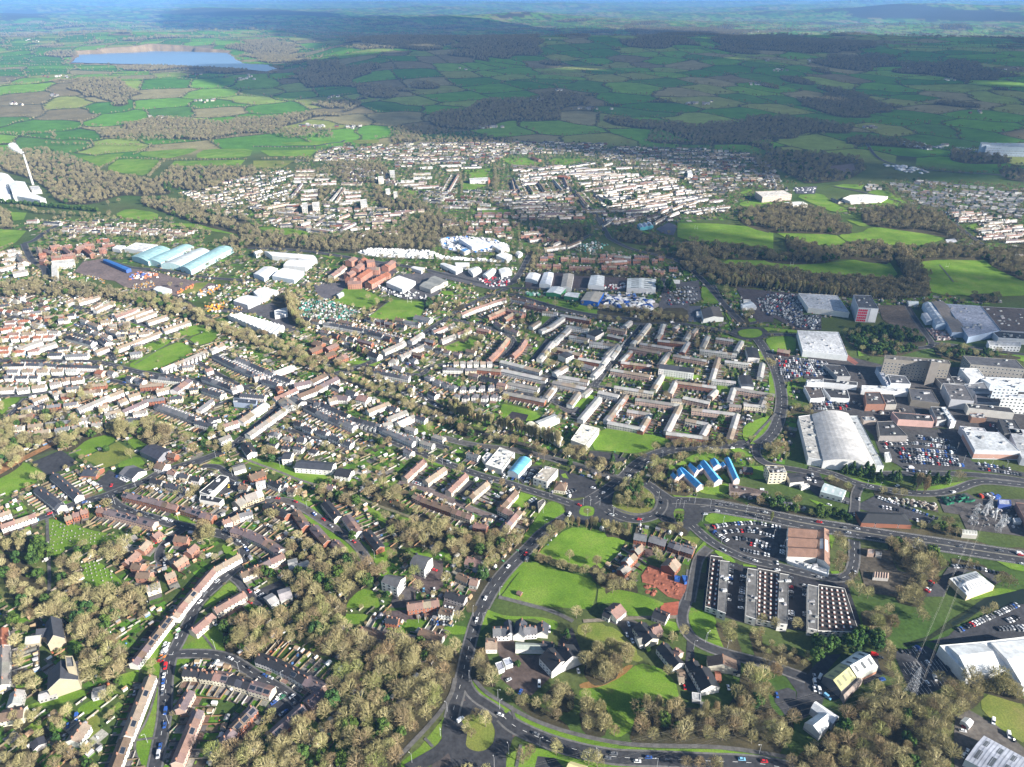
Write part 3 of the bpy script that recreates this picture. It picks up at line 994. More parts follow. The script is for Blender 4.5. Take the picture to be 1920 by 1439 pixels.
t('bare','1370,520',.8);t('orange','130,1000 610,950',.8);t('cone','1060,640 1020,600 340,660 480,1090',.7)
G('700,900 900,800 960,860 900,960 700,960');G('760,1000 900,960 900,1180 700,1200 760,1100','grass_olive');G('220,890 700,740 820,760 760,800 500,880 240,910')
G('0,720 200,690 320,700 100,740');G('650,420 800,400 900,520 820,560 740,520','grass_olive');G('1040,620 1250,560 1240,700 1080,720')
for x,y,k in ((1500,322,'white'),(1490,348,'white'),(1480,372,'grey'),(1475,392,'white'),(1468,414,'white'),(1462,438,'orange'),(1440,482,'red'),(1160,470,'black')):
 c(x,y,k,1,.12)
for x,y,k in ((1490,530,'red'),(1475,612,'white'),(1470,664,'blue'),(1466,722,'white'),(1464,768,'grey'),(1590,258,'white'),(1490,935,'blue'),(1482,1060,'blue'),(1425,1325,'silver'),(1440,1250,'blue'),(1210,770,'silver'),(685,985,'blue'),(575,1165,'silver'),(610,1060,'blue')):
 c(x,y,k,-.2,1)
# bottom, left of centre
fr(380,1139,4.8)
T('495,425 645,480 800,555 925,625','w','k',9.5,solar=.1);T('930,630 1075,705','p','v',10);T('1070,735 935,850','p','v',10);T('900,875 625,1120','b','v',10,solar=.5)
T('450,885 265,1075','b','v',9.5,solar=.9);T('262,1095 140,1245','b','v',9.5,solar=.7)
T('0,570 100,585','c','k',9);T('105,590 235,612','c','v',9.5,solar=.6);T('240,625 425,675','c','k',9);T('430,680 620,735','c','v',9.5,solar=.7)
T('-100,200 80,50','c','p',10,solar=0)
Y('640,730 760,740 860,850 800,980 640,1000 540,940 640,800')
Wd('170,160 420,20 1100,40 1300,170 1500,230 1920,240 1920,1170 1640,1500 0,1500 60,1330 200,1300 460,1090 600,1140 820,1060 1120,780 1300,560 1160,400 960,380 860,270 700,320 520,370 380,480 230,430 170,300','bare',6.2,1.15)
G('1180,60 1560,60 1400,150 1280,150');Y('1560,40 1920,20 1920,130 1740,120',(.10,.075,.075))
T('1420,180 1640,235','g','n',8,4,6.5);T('1680,235 1890,275','g','p',8,4,6.5)
for x,y,k in ((250,458,'white'),(610,632,'silver'),(560,612,'blue'),(420,545,'black')):c(x,y,k,1,.5)
for x,y,k in ((690,795,'white'),(715,805,'green'),(660,835,'white'),(640,855,'blue'),(805,800,'white'),(820,862,'grey'),(740,938,'blue'),(715,955,'silver'),(95,515,'white'),(60,510,'black'),(1580,90,'white'),(1640,120,'white'),(1700,140,'white')):c(x,y,k,-1,.7)
c(105,145,'white',1,.9,'van');c(425,-45,'red',1,.6)
t('bush','610,980 560,1000 620,930',1.2)
# bottom centre
fr(760,1139,4.8)
Y('420,880 560,700 640,790 760,880 950,1010 1010,1120 940,1230 900,1340 860,1500 180,1500 330,1330 400,1150',ASPH,'road_surface')
R('420,1010 400,1120 430,1240 520,1340 640,1385 780,1350 870,1250 892,1110 850,1000 760,920 620,885 500,925',11,0,False,closed=True)
R('700,-20 640,110 585,300 545,470 515,620 480,760 435,910 415,1000',7.5)
R('530,620 570,740 640,820 760,890 860,960',5.5,0)
R('880,980 960,1060 1100,1130 1300,1215 1500,1275 1700,1320 1920,1355 2224,1362 2720,1385 3124,1398 3384,1440 3500,1470',8.5)
R('420,1170 320,1300 160,1390 20,1470',9,0,False);R('840,1300 850,1380 840,1500',8,0,False)
G('560,1120 500,1010 500,960 560,925 640,910 720,960 790,1030 820,1120 800,1220 720,1290 640,1300 540,1260','grass_olive')
path('450,640 420,780 330,930 200,1080 0,1290 -80,1370',3)
path('620,650 720,770 860,850 1000,940 1200,1040 1500,1140 1920,1230 2224,1250 2824,1255 3324,1330 3524,1370',2.8)
path('175,1180 250,1260',1.8);path('955,890 985,1010',1.8);path('1040,1240 1000,1440',2)
G('565,630 600,740 700,840 880,940 1000,1010 1200,1110 1500,1215 1920,1310 1920,1225 1500,1150 1200,1050 1000,955 860,870 740,790 640,700 590,640',soft=False)
G('420,900 300,1050 130,1260 -40,1400 -40,1460 60,1400 260,1290 340,1150 385,970',soft=False)
G('890,1440 930,1330 1040,1250 1200,1270 1500,1345 1920,1425 1920,1460 900,1460',soft=False)
Y('500,790 570,870 520,885 465,925 450,950',(.12,.085,.075),'traffic_island');Y('945,1075 1060,1130 945,1180',(.12,.085,.075),'traffic_island');Y('370,1250 400,1330 420,1440 230,1440 300,1310',(.09,.075,.07),'traffic_island')
Y('1190,1340 1350,1360 1440,1460 1160,1460')
B('gable',5,(.62,.55,.28),(.4,.35,.25),'hut','hut','yellow-roofed low building cut by the bottom edge right of the roundabout','1490,1385 1640,1430 1590,1520 1440,1460',2)
T('790,190 935,185','w','g',9,5,8,gard=False,label='grey-roofed white house left of the two in the row above the yard');T('925,110 945,225','w','d',6,5,8,ch=False,gard=False)
T('1045,100 1020,225','w','d',8,5,9,gard=False,label='steep white gabled house in the middle of the row above the yard');T('1065,180 1180,172','w','g',8,5,8,gard=False)
T('1240,125 1232,215','w','d',8,4,7,gard=False,label='small white gabled house at the right of the row above the yard')
B('gable',4,(.30,.33,.29),(.6,.58,.54),'garage_block','garage block','long grey-green roofed garage block with white doors in the yard','990,315 1245,325 1255,385 990,380',1.5,band=((.7,.68,.64),.05,.6))
T('1285,370 1400,490','w','k',15,7,11,gard=False,label='left half of the big dark slate nursing home');T('1425,330 1500,440','w','k',16,7,12,gard=False,label='right half of the big dark slate nursing home');T('1230,310 1330,335','w','d',8,4,7,gard=False)
T('725,305 825,305','w','t',10,4,6.5,gard=False,label='tan-roofed bungalow between the road and the yard')
B('flat',3.5,(.36,.36,.42),(.6,.6,.6),'hut','hut','lower-left lilac flat-roofed hut in the nursing home yard','808,505 868,485 895,550 840,575');B('flat',3.5,(.36,.38,.44),(.6,.6,.6),'hut','hut','upper-right lilac flat-roofed hut in the nursing home yard','875,470 940,450 970,510 905,530')
Y('830,290 980,290 1000,430 1240,430 1330,560 1300,640 1130,800 1000,760 850,640 900,560 830,400',(.10,.075,.065));Y('1500,180 1620,500 1500,560 1340,540 1380,300',(.07,.065,.065))
path('840,-90 1000,-50 1150,-10 1300,30 1430,85 1510,130',3.5);path('1600,128 1920,105 2200,93 2440,90',3.2,(.2,.17,.13))
G('1560,150 1760,135 1840,200 1920,280 2080,420 2150,470 2080,500 1920,400 1800,300 1640,300 1540,230','grass_olive')
G('1570,740 1740,700 1920,640 2100,500 2280,540 2430,660 2470,830 2240,840 2100,880 2040,1100 1920,1180 1840,1130 1820,900 1700,820 1560,800')
G('1560,690 1750,645 1900,590 2000,520 2060,520 1960,620 1760,720 1580,735','dry_bracken')
G('700,0 760,30 900,80 1200,85 1360,120 1380,170 1300,250 1200,100 1000,110 800,110 740,160 660,230')
Wd('-20,290 350,300 480,350 520,500 490,560 440,640 400,800 250,980 60,1180 -60,1280','bare',6.3,1.15)
Wd('610,300 720,320 800,600 820,680 640,660 560,560 560,420','bare',6.5,1);Wd('490,1000 560,930 680,920 760,1000 720,1160 640,1180 500,1180','bare',6,.95,False)
Wd('950,780 1200,830 1450,1000 1500,1080 1300,1010 1100,920','bare',6,.75);Wd('1240,740 1400,620 1520,700 1520,900 1280,900','fine',7,.85);Wd('1560,880 1700,830 1820,900 1820,1000 1800,1130 1600,1100','fine',7,.95)
Wd('1650,400 1800,330 1920,400 1930,580 1780,660 1690,660 1600,560','fine',7.5,1.0);Wd('-20,1400 110,1400 130,1500 -20,1500','bare',6,.8);Wd('380,1380 760,1390 770,1500 380,1500','bush',4,1.6)
t('bare','480,90 1120,1310 1060,1370 1360,1290 1540,60 1620,230 740,580 1650,1380 1730,1400',.95);t('cone','1450,240',.85);t('ever','1010,510',.6);t('bush','1000,800 940,750 780,330 750,240 1350,1190',1.1)
for x,y,k,ax,ay in ((855,965,'white',1,.4),(495,1010,'white',.8,-.6),(642,110,'white',-.3,1),(1175,1138,'grey',1,.4),(1880,1315,'grey',1,.15),(1820,1355,'grey',1,.15),(1035,758,'blue',.5,-1),(1557,570,'white',.3,1),(830,280,'silver',1,.1),(930,650,'silver',1,-.5)):c(x,y,k,ax,ay)
c(1205,690,'white',0,1,'van');c(1295,200,'white',0,1,'van');c(1175,245,'white',1,0,'van');c(1240,240,'white',1,.3)
for i,k in enumerate(('black','grey','blue','black','silver','grey','white')):c(235+i*28,140,k,0,1)
for x,y,k in ((290,30,'silver'),(360,0,'white'),(400,10,'white'),(425,15,'white'),(155,65,'black')):c(x,y,k,.3,1)
T('130,195 330,265','g','n',8.5,4.5,7)
G('330,190 430,160 560,180 560,240 420,250');G('-20,110 210,110 230,160 120,200 60,250 -20,230')
# bottom, right of centre
fr(1140,1139,4.8)
R('760,-330 735,-120 690,-20 665,60 670,150 730,260 840,335 1000,400 1200,455 1450,515 1640,590 1780,640',6.5,0)
G('725,0 870,30 960,80 1000,250 1150,390 1380,470 1300,460 1100,400 960,370 830,300 750,180 720,70');G('160,50 400,0 520,70 500,80 180,80');G('360,115 600,125 655,200 620,235 500,240 440,150')
G('-40,170 60,180 250,360 270,440 150,400 0,300','grass_olive')
G('0,1240 400,1275 1000,1280 1500,1350 1700,1410 1600,1410 1300,1375 800,1345 300,1325 0,1300',soft=False);G('0,1385 300,1415 500,1435 500,1460 0,1460');G('900,1430 1500,1450 1560,1480 900,1480')
T('285,135 400,280','c','k',11,5,8,gard=False,label='dark-roofed farmhouse beside the sloping meadow');T('390,190 470,160','p','p',8,5,7.5,gard=False);T('265,285 385,255','w','i',8,3.5,5.5,ch=False,gard=False,label='pale low outbuilding beside the dark farmhouse')
T('490,320 640,500','w','k',9.5,5,8,gard=False,label='dark-roofed farmhouse with a white van in its drive');T('600,370 650,410','p','p',8,4.5,7,gard=False)
T('755,470 800,550','w','k',9,4,7,gard=False);T('835,530 930,700','w','k',13,5.5,9,gard=False,label='biggest black-roofed house in the hollow below the curved lane');T('775,590 840,575','w','k',10,4,6.5,ch=False,gard=False)
T('1030,425 1040,510','c','n',19,5,9,gard=False,label='grey-brown square-roofed house under the curved lane');T('970,600 1015,605','b','o',7,2.5,4,ch=False,gard=False,label='small red-roofed hut below the square house')
T('640,590 690,580','c','n',7,2.5,4,ch=False,gard=False);T('635,630 680,630','c','t',6,2.5,4,ch=False,gard=False);T('670,665 700,660','w','l',6,3,4.5,ch=False,gard=False)
B('flat',3,(.45,.46,.46),(.5,.5,.5),'shed','shed','flat pale grey shed above the tall bare trees','755,765 835,775 838,845 760,830');T('835,880 890,890','g','i',7,2.5,3.8,ch=False,gard=False);T('1130,510 1190,520','g','k',11,3,5,ch=False,gard=False)
Y('-30,110 110,180 210,330 280,310 300,150 160,80',(.11,.10,.09));Y('430,420 560,480 640,560 560,400 480,330',(.05,.05,.055));Y('710,300 770,300 780,450 720,480 740,640 860,740 720,760 680,600 700,450',(.05,.05,.055))
Wd('960,80 1130,130 1190,280 1230,400 1080,380 1020,250','fine',6.5,.85);Wd('1270,170 1400,200 1400,300 1520,300 1850,430 1850,560 1600,580 1450,500 1340,420 1300,280','bare',6.3,.75)
Wd('1200,560 1290,510 1420,650 1500,900 1690,980 1680,1100 1600,1180 1560,1280 1400,1290 1200,1225 850,1225 500,1215 180,1200 280,870 400,820 600,870 780,850 900,900 1050,900 1120,800 1190,700','bare',6.3,1.1)
Wd('-40,360 100,350 250,430 270,480 180,540 60,620 -40,660','fine',7,.95,False)
t('poplar','340,900 870,960 970,950 540,960 450,900 1180,900',.95);t('bare','60,1120 540,580 680,230 -200,800 580,290 1390,120 1500,160 1700,170 700,1420 820,1420 980,1420 1640,1400 940,1420',.85)
t('ever','560,290 620,240 360,380',.45);t('fine','1430,500 1550,530 1500,600',.8)
Y('1490,760 1620,725 1690,760 1700,960 1600,980 1500,850',(.055,.055,.06),'car_park');Y('1600,620 1750,640 1920,500 2000,600 1920,900 1750,1010 1690,950 1700,760',(.05,.05,.055))
B('gable',6,(.62,.64,.64),(.55,.56,.58),'white_hall','hall','white gable-roofed hall below the power lines, main wing','1770,1040 1935,930 1998,1050 1908,1145',3,band=((.3,.3,.32),0,.3));B('gable',6,(.66,.67,.68),(.55,.56,.58),'hall_annexe','hall','white-roofed cross wing of the hall below the power lines','1825,905 1872,845 2080,985 2025,1050',2)
for x,y,k in ((1205,1365,'pale blue'),(1405,1385,'red'),(265,1385,'white'),(365,1350,'blue'),(45,1318,'grey')):c(x,y,k,1,.05)
for x,y,k in ((690,715,'red'),(1860,680,'white'),(1860,735,'white'),(1860,620,'silver'),(1520,790,'blue'),(185,150,'white'),(170,245,'silver'),(220,300,'white'),(1085,720,'white')):c(x,y,k,.3,1)
c(505,430,'white',1,.7,'van');c(1910,620,'white',.5,-1,'van');c(1905,750,'white',.3,1,'van')
fr(1520,1139,4.8)
c(150,805,'pale blue',1,.8,'van')
# bottom right
B('gable',7,(.66,.66,.62),(.35,.36,.33),'warehouse','warehouse','white-roofed half of the hall with square rooflights beside the evergreens','268,500 430,388 607,535 420,628',4,skyl=3,vcol=(.1,.11,.12),band=((.30,.16,.11),0,.4))
B('gable',6.4,(.40,.38,.18),(.10,.10,.11),'warehouse','warehouse','yellow-green roofed half of the hall with square rooflights','110,620 262,504 414,632 275,755',3.5,skyl=3,vcol=(.2,.2,.12))
B('gable',5,(.30,.24,.20),(.25,.2,.18),'lean_to','shed','weathered brown lean-to along the front of the yellow-green hall','275,765 415,640 470,650 310,830',1)
B('poly',9,(.70,.71,.70),(.62,.62,.60),'superstore','superstore','huge white-roofed superstore cut by the right edge','1160,345 1560,310 1940,265 2300,600 1920,725 1745,575 1410,612',ribs=0,vents=0,mat='metal_sheet')
B('gable',9.7,(.72,.73,.72),(.6,.6,.6),'roof_wing','roof wing','left raised roof wing of the white superstore','1240,350 1560,325 1700,520 1410,580',3);B('gable',9.9,(.72,.73,.72),(.6,.6,.6),'roof_wing','roof wing','right raised roof wing of the white superstore','1620,318 2000,285 2300,520 1900,690',3)
Y('740,400 1040,350 1180,430 1400,640 1340,680 1100,760 1040,800 900,780 800,540',(.055,.055,.06),'car_park');Y('1290,210 1600,90 1920,-40 2000,260 1500,310 1180,335 1060,310 1240,260',(.055,.055,.06),'car_park')
Y('830,330 1060,260 1280,100 1480,-20 1560,10 1400,120 1200,220 1060,300 850,360',(.03,.04,.02),'ditch_bank','earth');sheet('river',W('1500,-40 1640,-120 1700,-120 1560,10 1380,110 1280,170 1260,140 1400,60'),(.02,.03,.03),'river_water',6)
B('gable',6,(.36,.38,.44),(.55,.56,.58),'warehouse','warehouse','blue-grey ribbed warehouse with dark rooflights in the bottom right corner','1390,1370 1560,1155 2050,1420 1900,1640',3,skyl=4,ribs=14,vcol=(.08,.09,.10))
B('gable',3,(.75,.76,.76),(.7,.7,.7),'canopy','canopy','small white canopy over a red car in the bottom right yard','1350,1020 1390,985 1470,1030 1430,1080',1)
Y('1300,1000 1420,920 1700,1080 1960,1300 1960,1460 1300,1460 1280,1280',(.13,.115,.10));G('1500,870 1650,740 1960,900 1960,1250 1700,1100','grass_olive')
Y('0,560 120,430 280,420 110,620 260,820 200,840 60,800 -40,700',(.05,.05,.055));Y('500,400 650,420 700,560 600,640 480,700 460,600 610,540',(.05,.05,.055))
Wd('150,1180 420,850 600,690 800,640 900,790 1130,760 1300,670 1500,720 1600,740 1500,860 1400,900 1270,1000 1280,1500 -200,1500 -100,1270 80,1190 260,1000','bare',6.3,1.0)
Wd('600,300 740,270 800,380 740,470 790,600 660,560 620,430','fine',6.5,.8);Wd('460,-20 700,0 760,150 720,240 560,230 480,100','fine',7,.9);Wd('1400,640 1740,620 1960,780 1960,840 1600,730 1380,690','bush',4,1.5);Wd('420,800 600,760 560,880 440,900','bush',4,1.5)
t('ever','60,430 130,350 200,330 60,300 340,320 430,290 470,240 390,370 590,290 600,340',1.15);t('fine','1560,50 1640,20 980,60 1020,100 320,1330 1150,650 1250,700',.8);t('bare','1500,760 1350,800',.9)
carpark('800,420 1000,370 1100,400 1150,470 1400,640 1150,730 1040,790 960,780 850,560','900,520 1130,500',.28)
C('800,402 1040,362',.6);C('1320,215 1600,95 1860,-20',.95);C('1640,205 1960,178',.95);C('1760,130 1880,95',.8);C('1840,205 1960,195',.6)
c(1120,635,'white',.4,1,'van');c(1395,1075,'red',1,.2);c(1370,1110,'white',1,.2);c(1645,1025,'white',0,1,'van');c(1785,1150,'white',.2,1,'van');c(1820,1185,'black',1,1);c(1375,1330,'white',.4,-1);c(1410,1295,'white',.4,-1);c(575,425,'red',1,.2,'van');c(625,450,'grey',1,.2);c(640,650,'blue',1,-.3,'van')
# left, middle
fr(0,840,4.8)
R('-80,760 150,690 300,655 480,590 620,525 760,485 960,430 1100,370 1300,305 1420,230 1600,170 1760,125 1920,70 1980,45',7.5)
R('970,430 1040,520 1200,590 1400,640 1600,700 1760,725 1900,755 2040,790 2150,830 2200,890 2205,960 2170,1030 2080,1120 1960,1230 1830,1340 1740,1450',7.5)
R('1700,715 1600,760 1500,840 1440,920 1430,1000 1500,1080',5.5,0)
sheet('sports_court',W('285,130 550,20 712,135 600,190 430,250'),(.05,.05,.055),'paving',3);sheet('sports_court',W('205,90 490,-35 540,12 270,125'),(.07,.09,.045),'paving',3)
G('610,0 720,-60 960,-140 1110,-100 940,-5 740,85',soft=False);G('745,100 960,-5 1060,-55 1240,60 1100,130 920,190 840,140','grass_olive',soft=False);G('120,220 200,110 430,250 290,330 0,450 -30,280');G('1050,140 1250,70 1340,180 1300,230 1180,290 1100,230')
G('-40,470 160,380 280,330 100,420');G('1130,-60 1230,-100 1400,-20 1300,20 1250,40')
T('330,345 545,515','w','d',10,5,8,ext=0,label='left one of the two white slate terraces beside the sports court');T('475,225 700,420','w','d',10,5,8,label='right one of the two white slate terraces, its white gable by the road')
T('760,190 890,195','b','d',14,4,7,gard=False,label='dark-roofed clubhouse in front of the bowling green');T('1130,170 1245,220','w','d',15,4,7,ch=False,gard=False,label='grey hall with a pale gable on the green');T('1410,130 1490,150','w','n',10,5,8,gard=False)
B('gable',6,(.05,.05,.065),(.2,.2,.22),'sports_hall','hall','large black-roofed hall above the road with a pale front edge','1255,30 1390,-35 1540,20 1420,110',2.5,ribs=6)
Y('870,310 980,200 1170,290 1080,370 980,410 930,380');path('425,640 430,780 440,1000 450,1250 430,1320',2.5)
C('1050,255 1160,305',.9);C('820,310 920,370',.9);C('990,345 1110,325',.6)
T('1110,398 1330,448 1600,520','b','v',8.5,solar=.12);T('1640,520 1910,605','b','v',8.5,solar=.12);T('875,535 950,545','b','n',8.5);T('950,550 1150,600 1390,665','p','v',9,solar=.3)
for q in ('575,620 635,600','650,585 705,572','720,560 780,545'):T(q,'b','p',8.5)
T('0,690 310,585','w','p',9,label='long pinkish-roofed terrace above the cemetery at the left edge');T('-20,590 85,555','w','t',8)
for q,wl,rf in (('1370,785 1430,740','m','p'),('1250,900 1320,825','m','t'),('1120,1020 1225,925','m','p'),('1190,1030 1275,1045','m','n'),('1230,1115 1350,1120','m','n'),('1570,790 1690,800','m','n'),('1680,925 1750,860','m','p'),('1560,1035 1660,965','m','t'),('1480,1140 1565,1105','m','t'),('1310,1245 1430,1205','c','i')):T(q,wl,rf,9.5,5,8,unit=60)
T('1905,1090 1610,1425','w','p',9,solar=.1,label='long pinkish-roofed white terrace stepping down beside the bending road, upper part');T('2150,950 1915,1080','w','t',9,solar=.2)
T('1610,1430 1555,1505','w','p',9)
G('440,640 620,670 800,740 1130,800 900,870 620,900 500,1000 430,900 430,660','grass_bright');G('680,1080 870,1000 1140,1240 1000,1300 760,1200','grass_bright');G('1530,600 1570,590 1780,680 1760,710 1620,670')
G('-30,800 300,800 420,1000 400,1400 -30,1400','grass_rough')
Wd('-20,760 280,770 340,860 300,900 250,900 120,900 -20,900','bare',7,.9,mixin=.2);Wd('-20,900 200,960 400,1150 440,1439 200,1500 -20,1100','bare',8,.9,mixin=.3);Wd('500,1040 650,980 760,1060 680,1100 760,1200 900,1300 1160,1260 1300,1300 1330,1500 440,1500 480,1180','bare',7,1.1,mixin=.12)
t('ever','340,860 390,900 420,960 330,940 300,1000',1.15);t('ever','700,930 780,920 560,1010 600,1000 180,800',.7);t('fine','1840,760 1880,820 1810,800',1.3);t('bare','1230,760 840,980 940,960 1000,880 700,1000 1180,1290 1400,1270 1230,1330 760,880',.85);t('bare','330,270 380,280',1)
Wd('-60,-20 200,0 200,100 100,180 -60,260','fine',7,1);Wd('900,910 1150,850 1180,960 1060,1080 980,1000','bush',4,1.1,mixin=.5);t('bush','960,480 930,470 1640,360 1750,350 1700,400',1.5);t('bare','1740,370 1230,760',.8)
for x,y,k,ax,ay in ((760,488,'blue',1,-.35),(790,495,'white',1,-.35),(450,590,'red',1,-.4),(320,655,'pale blue',1,-.3),(1000,480,'silver',.5,1),(1390,850,'red',1,.3),(1480,1045,'silver',.2,1),(1800,1385,'white',-1,.9)):c(x,y,k,ax,ay)
C('1090,535 1400,622 1620,690',.75,par=True)
# second from left, middle
fr(380,840,4.8)
R('275,1165 330,1205 400,1300 480,1380 560,1400',5,0);R('540,470 690,468 800,488 950,568 1050,640 1200,735 1330,815 1430,920 1490,1040 1500,1070',6,0,col=(.10,.09,.085))
R('-50,145 0,112 140,60 280,-20',6,0);R('280,0 330,60 400,110 560,170 700,220 850,285 1000,330',3,0,False,(.16,.15,.13));R('0,165 90,165 160,180 200,230 320,290',5,0);R('130,700 220,650 330,560 420,520 560,470',5.5,0)
G('330,120 480,90 700,150 850,200 1180,240 1400,290 1390,320 1200,290 1050,320 900,330 700,240 560,190 400,140');G('20,150 100,90 210,80 230,120 140,155')
path('1000,330 1250,400 1500,500 1920,640 2100,700',3,(.17,.16,.10));G('1430,530 1500,520 1680,640 1700,700 1560,640');G('1740,620 1880,640 1870,730 1740,700')
B('flat',5.5,(.035,.036,.042),(.70,.68,.64),'school','school','black flat-roofed school wing with a long white wall','160,245 232,262 60,430 -30,400',vents=3);B('flat',5.3,(.035,.036,.042),(.70,.68,.64),'school','school','lower black flat-roofed school wing below the long one','-20,425 60,432 188,462 150,500 -30,470',vents=2)
T('270,180 375,150','w','i',11,4,5.5,ch=False,gard=False);T('415,250 545,200','b','n',11,5,8,gard=False);T('725,60 800,60','w','g',12,7,8.5,ch=False,gard=False,label='square white house on the green strip')
T('845,125 1175,150','w','k',13,6,8.5,unit=10,ch=False,gard=False,label='stepped row of dark-roofed white houses above the green strip');T('1205,195 1335,215','w','k',12,5,7.5,unit=9,ch=False,gard=False,label='short stepped row of pale houses at the end of the green strip')
T('290,480 350,440','s','i',11,5,9,unit=60,gard=False);T('375,430 525,375','s','i',11,5,9,gard=False,label='pale stone house with two gabled dormers')
T('560,490 760,590','b','k',9);T('835,555 925,690','b','n',9.5);T('995,690 1120,830','b','v',9.5);T('1185,825 1250,890','p','v',9);T('1100,470 1215,610','c','k',9.5);T('1290,600 1400,745','w','v',9.5);T('1475,735 1595,885','b','k',9.5)
T('-20,580 95,605','b','v',9);T('265,710 380,740','p','v',9.5,solar=.3);T('385,745 560,820 700,910','g','v',10,solar=.2);T('340,1125 480,1060 720,945','c','n',10)
T('175,655 245,625','w','p',8.5,unit=50);T('250,630 320,590','p','t',8.5,unit=50);T('325,590 440,560','w','g',8.5)
T('480,300 560,290','w','i',9);T('600,290 700,330','w','k',8);T('660,300 740,320','w','k',9);T('770,350 830,360','c','n',9)
T('370,1290 100,1445','c','p',10)
T('770,1040 850,1020','g','l',11,4,5.5,ch=False,gard=False);T('855,1075 960,1035','g','l',11,4,5.5,ch=False,gard=False);T('580,1370 650,1330','g','l',11,4,5.5,ch=False,gard=False);T('685,1320 790,1285','g','l',12,4,5.5,ch=False,gard=False)
B('gable',9,(.10,.10,.105),(.72,.70,.66),'block_of_flats','flats','left one of two white blocks of flats with black gable roofs','1605,1205 1680,1140 1825,1165 1750,1265',3,win=3,mat='roof_tiles')
Y('480,1290 700,1190 760,1260 700,1310 560,1380 480,1340',(.05,.05,.055));Y('180,260 420,330 300,400 150,430 160,330');Y('1740,1260 1920,1240 1920,1440 1680,1440',(.09,.08,.08))
G('800,455 860,425 960,480 1060,560 1110,650 1200,660 1300,780 1400,800 1500,900 1560,1000 1500,1000 1400,870 1230,740 1100,660 960,560');G('870,580 960,620 1100,720 1230,810 1300,860 1400,960 1470,1060 1420,1060 1340,960 1200,860 1060,760')
G('1540,930 1720,880 1760,960 1600,1060 1540,1030');G('1280,1440 1380,1250 1560,1300 1600,1440');G('160,865 290,900 320,960 300,1030 160,1110 220,1000');G('30,1400 230,1200 330,1270 100,1410 0,1450')
G('1440,900 1500,870 1560,900 1550,960')
Wd('740,870 900,840 1060,900 1350,950 1450,1070 1560,1080 1590,1180 1400,1240 1290,1350 1280,1500 850,1500 830,1400 820,1250 760,1200 760,1120 870,1100 970,1040 960,980 780,980','bare',6.3,1.1,mixin=.12)
Wd('1030,280 1400,310 1400,380 1280,400 1050,370','bare',6.5,.9);Wd('1010,350 1250,420 1380,480 1340,510 1200,470 1010,430','bare',6.5,.9,mixin=.3);Wd('1420,300 1540,290 1740,400 1830,520 1760,550 1500,450','fine',7,1.05);Wd('1640,600 1780,600 1800,740 1740,880 1680,880 1650,700','fine',7.5,.95)
Wd('780,760 900,750 1000,820 1010,880 780,840','bare',6.5,.8);Wd('1460,1080 1560,1080 1570,1180 1500,1200','fine',7,1)
t('ever','930,1130 880,1230 870,1120 960,1150 600,1130 560,1110',.95);t('cone','1220,440 1190,420',.9);t('bare','230,20 560,50 640,50 120,20 1640,1080 1700,980 1340,460 500,1150 870,420 600,600 640,620 1450,280',.9)
t('bush','430,20 660,710 700,680 1800,990 1840,960',1.4);t('bare','880,390',.5)
for x,y,k,ax,ay in ((385,300,'red',1,-.3),(420,1290,'red',1,1),(1155,705,'silver',1,.6),(1330,825,'white',1,.7),(1360,845,'red',1,.7),(1235,765,'black',1,.7),(1440,950,'black',.6,1),(1500,1030,'white',.6,1),(1000,600,'blue',1,.7),(675,455,'red',1,.1),(835,485,'red',1,.4),(590,450,'silver',1,0),(375,885,'white',.8,.9),(395,915,'blue',.8,.9),(320,840,'silver',1,.3),(20,1310,'grey',1,-.8),(130,1200,'silver',1,-.8),(200,740,'white',1,.2),(235,345,'yellow',0,1),(1380,270,'white',1,.5)):c(x,y,k,ax,ay)
C('200,320 340,330',.8);C('480,1290 560,1350',.5);C('950,560 1150,690',.35,par=True)
# centre, middle
fr(760,840,4.8)
R('-1000,-480 -700,-340 -400,-190 0,0 110,35 300,115 500,190 700,260 900,312 1080,372 1250,425 1400,470 1500,505',7)
Y('1400,440 1500,480 1640,465 1700,440 1860,380 1900,440 1860,560 1920,620 1920,690 1800,660 1740,650 1600,660 1500,640 1430,690 1390,650 1450,600 1440,540',ASPH,'road_surface')
R('1635,680 1545,640 1525,570 1560,505 1635,475 1715,500 1745,570 1715,640',7,0,False,closed=True)
G('1635,520 1700,540 1718,575 1690,610 1635,620 1575,605 1555,570 1580,535');sheet('flower_bed',W('1610,545 1660,545 1675,575 1640,598 1600,580'),(.03,.07,.02),'grass_rough',2)
R('1470,620 1350,690 1230,770 1150,860 1050,960 960,1050 860,1160 770,1290 690,1440',9.5)
R('1660,480 1800,395 1920,310 1960,280 2060,170 2180,90 2320,35 2480,0 2700,-12 2900,-20 3100,-35',11)
R('1740,650 1850,660 1960,650',7,0,False)
R('-60,310 100,340 250,400 400,470 640,575 780,620 870,650',5.5,0,col=(.17,.13,.12));R('480,440 600,300',5,0);R('690,620 840,640',5,0)
G('1270,500 1330,480 1410,520 1440,590 1350,680 1200,760 1060,870 1060,800 1190,620');G('1040,400 1180,440 1080,540 960,530');Y('1190,470 1280,480 1200,560 1080,540 1130,500');G('90,60 180,90 330,150 560,220 620,260 600,290 540,240 340,180 160,120');G('1020,1010 1120,1030 960,1180 860,1330 810,1330 870,1200 960,1150')
G('1220,920 1460,720 1650,720 1920,800 1890,950 1740,1110 1600,1080 1400,1020 1200,960','grass_bright');G('1120,1010 1300,1080 1640,1170 1730,1240 1700,1400 1660,1460 1300,1430 1180,1420 1000,1380 860,1340 900,1290 1010,1140');G('1740,1240 1920,1290 2100,1380 2000,1400 1800,1400 1720,1420')
G('340,850 480,840 520,900 400,960 340,900');G('350,960 420,940 410,1010 360,1020');G('-20,880 60,860 240,960 240,1000 90,960')
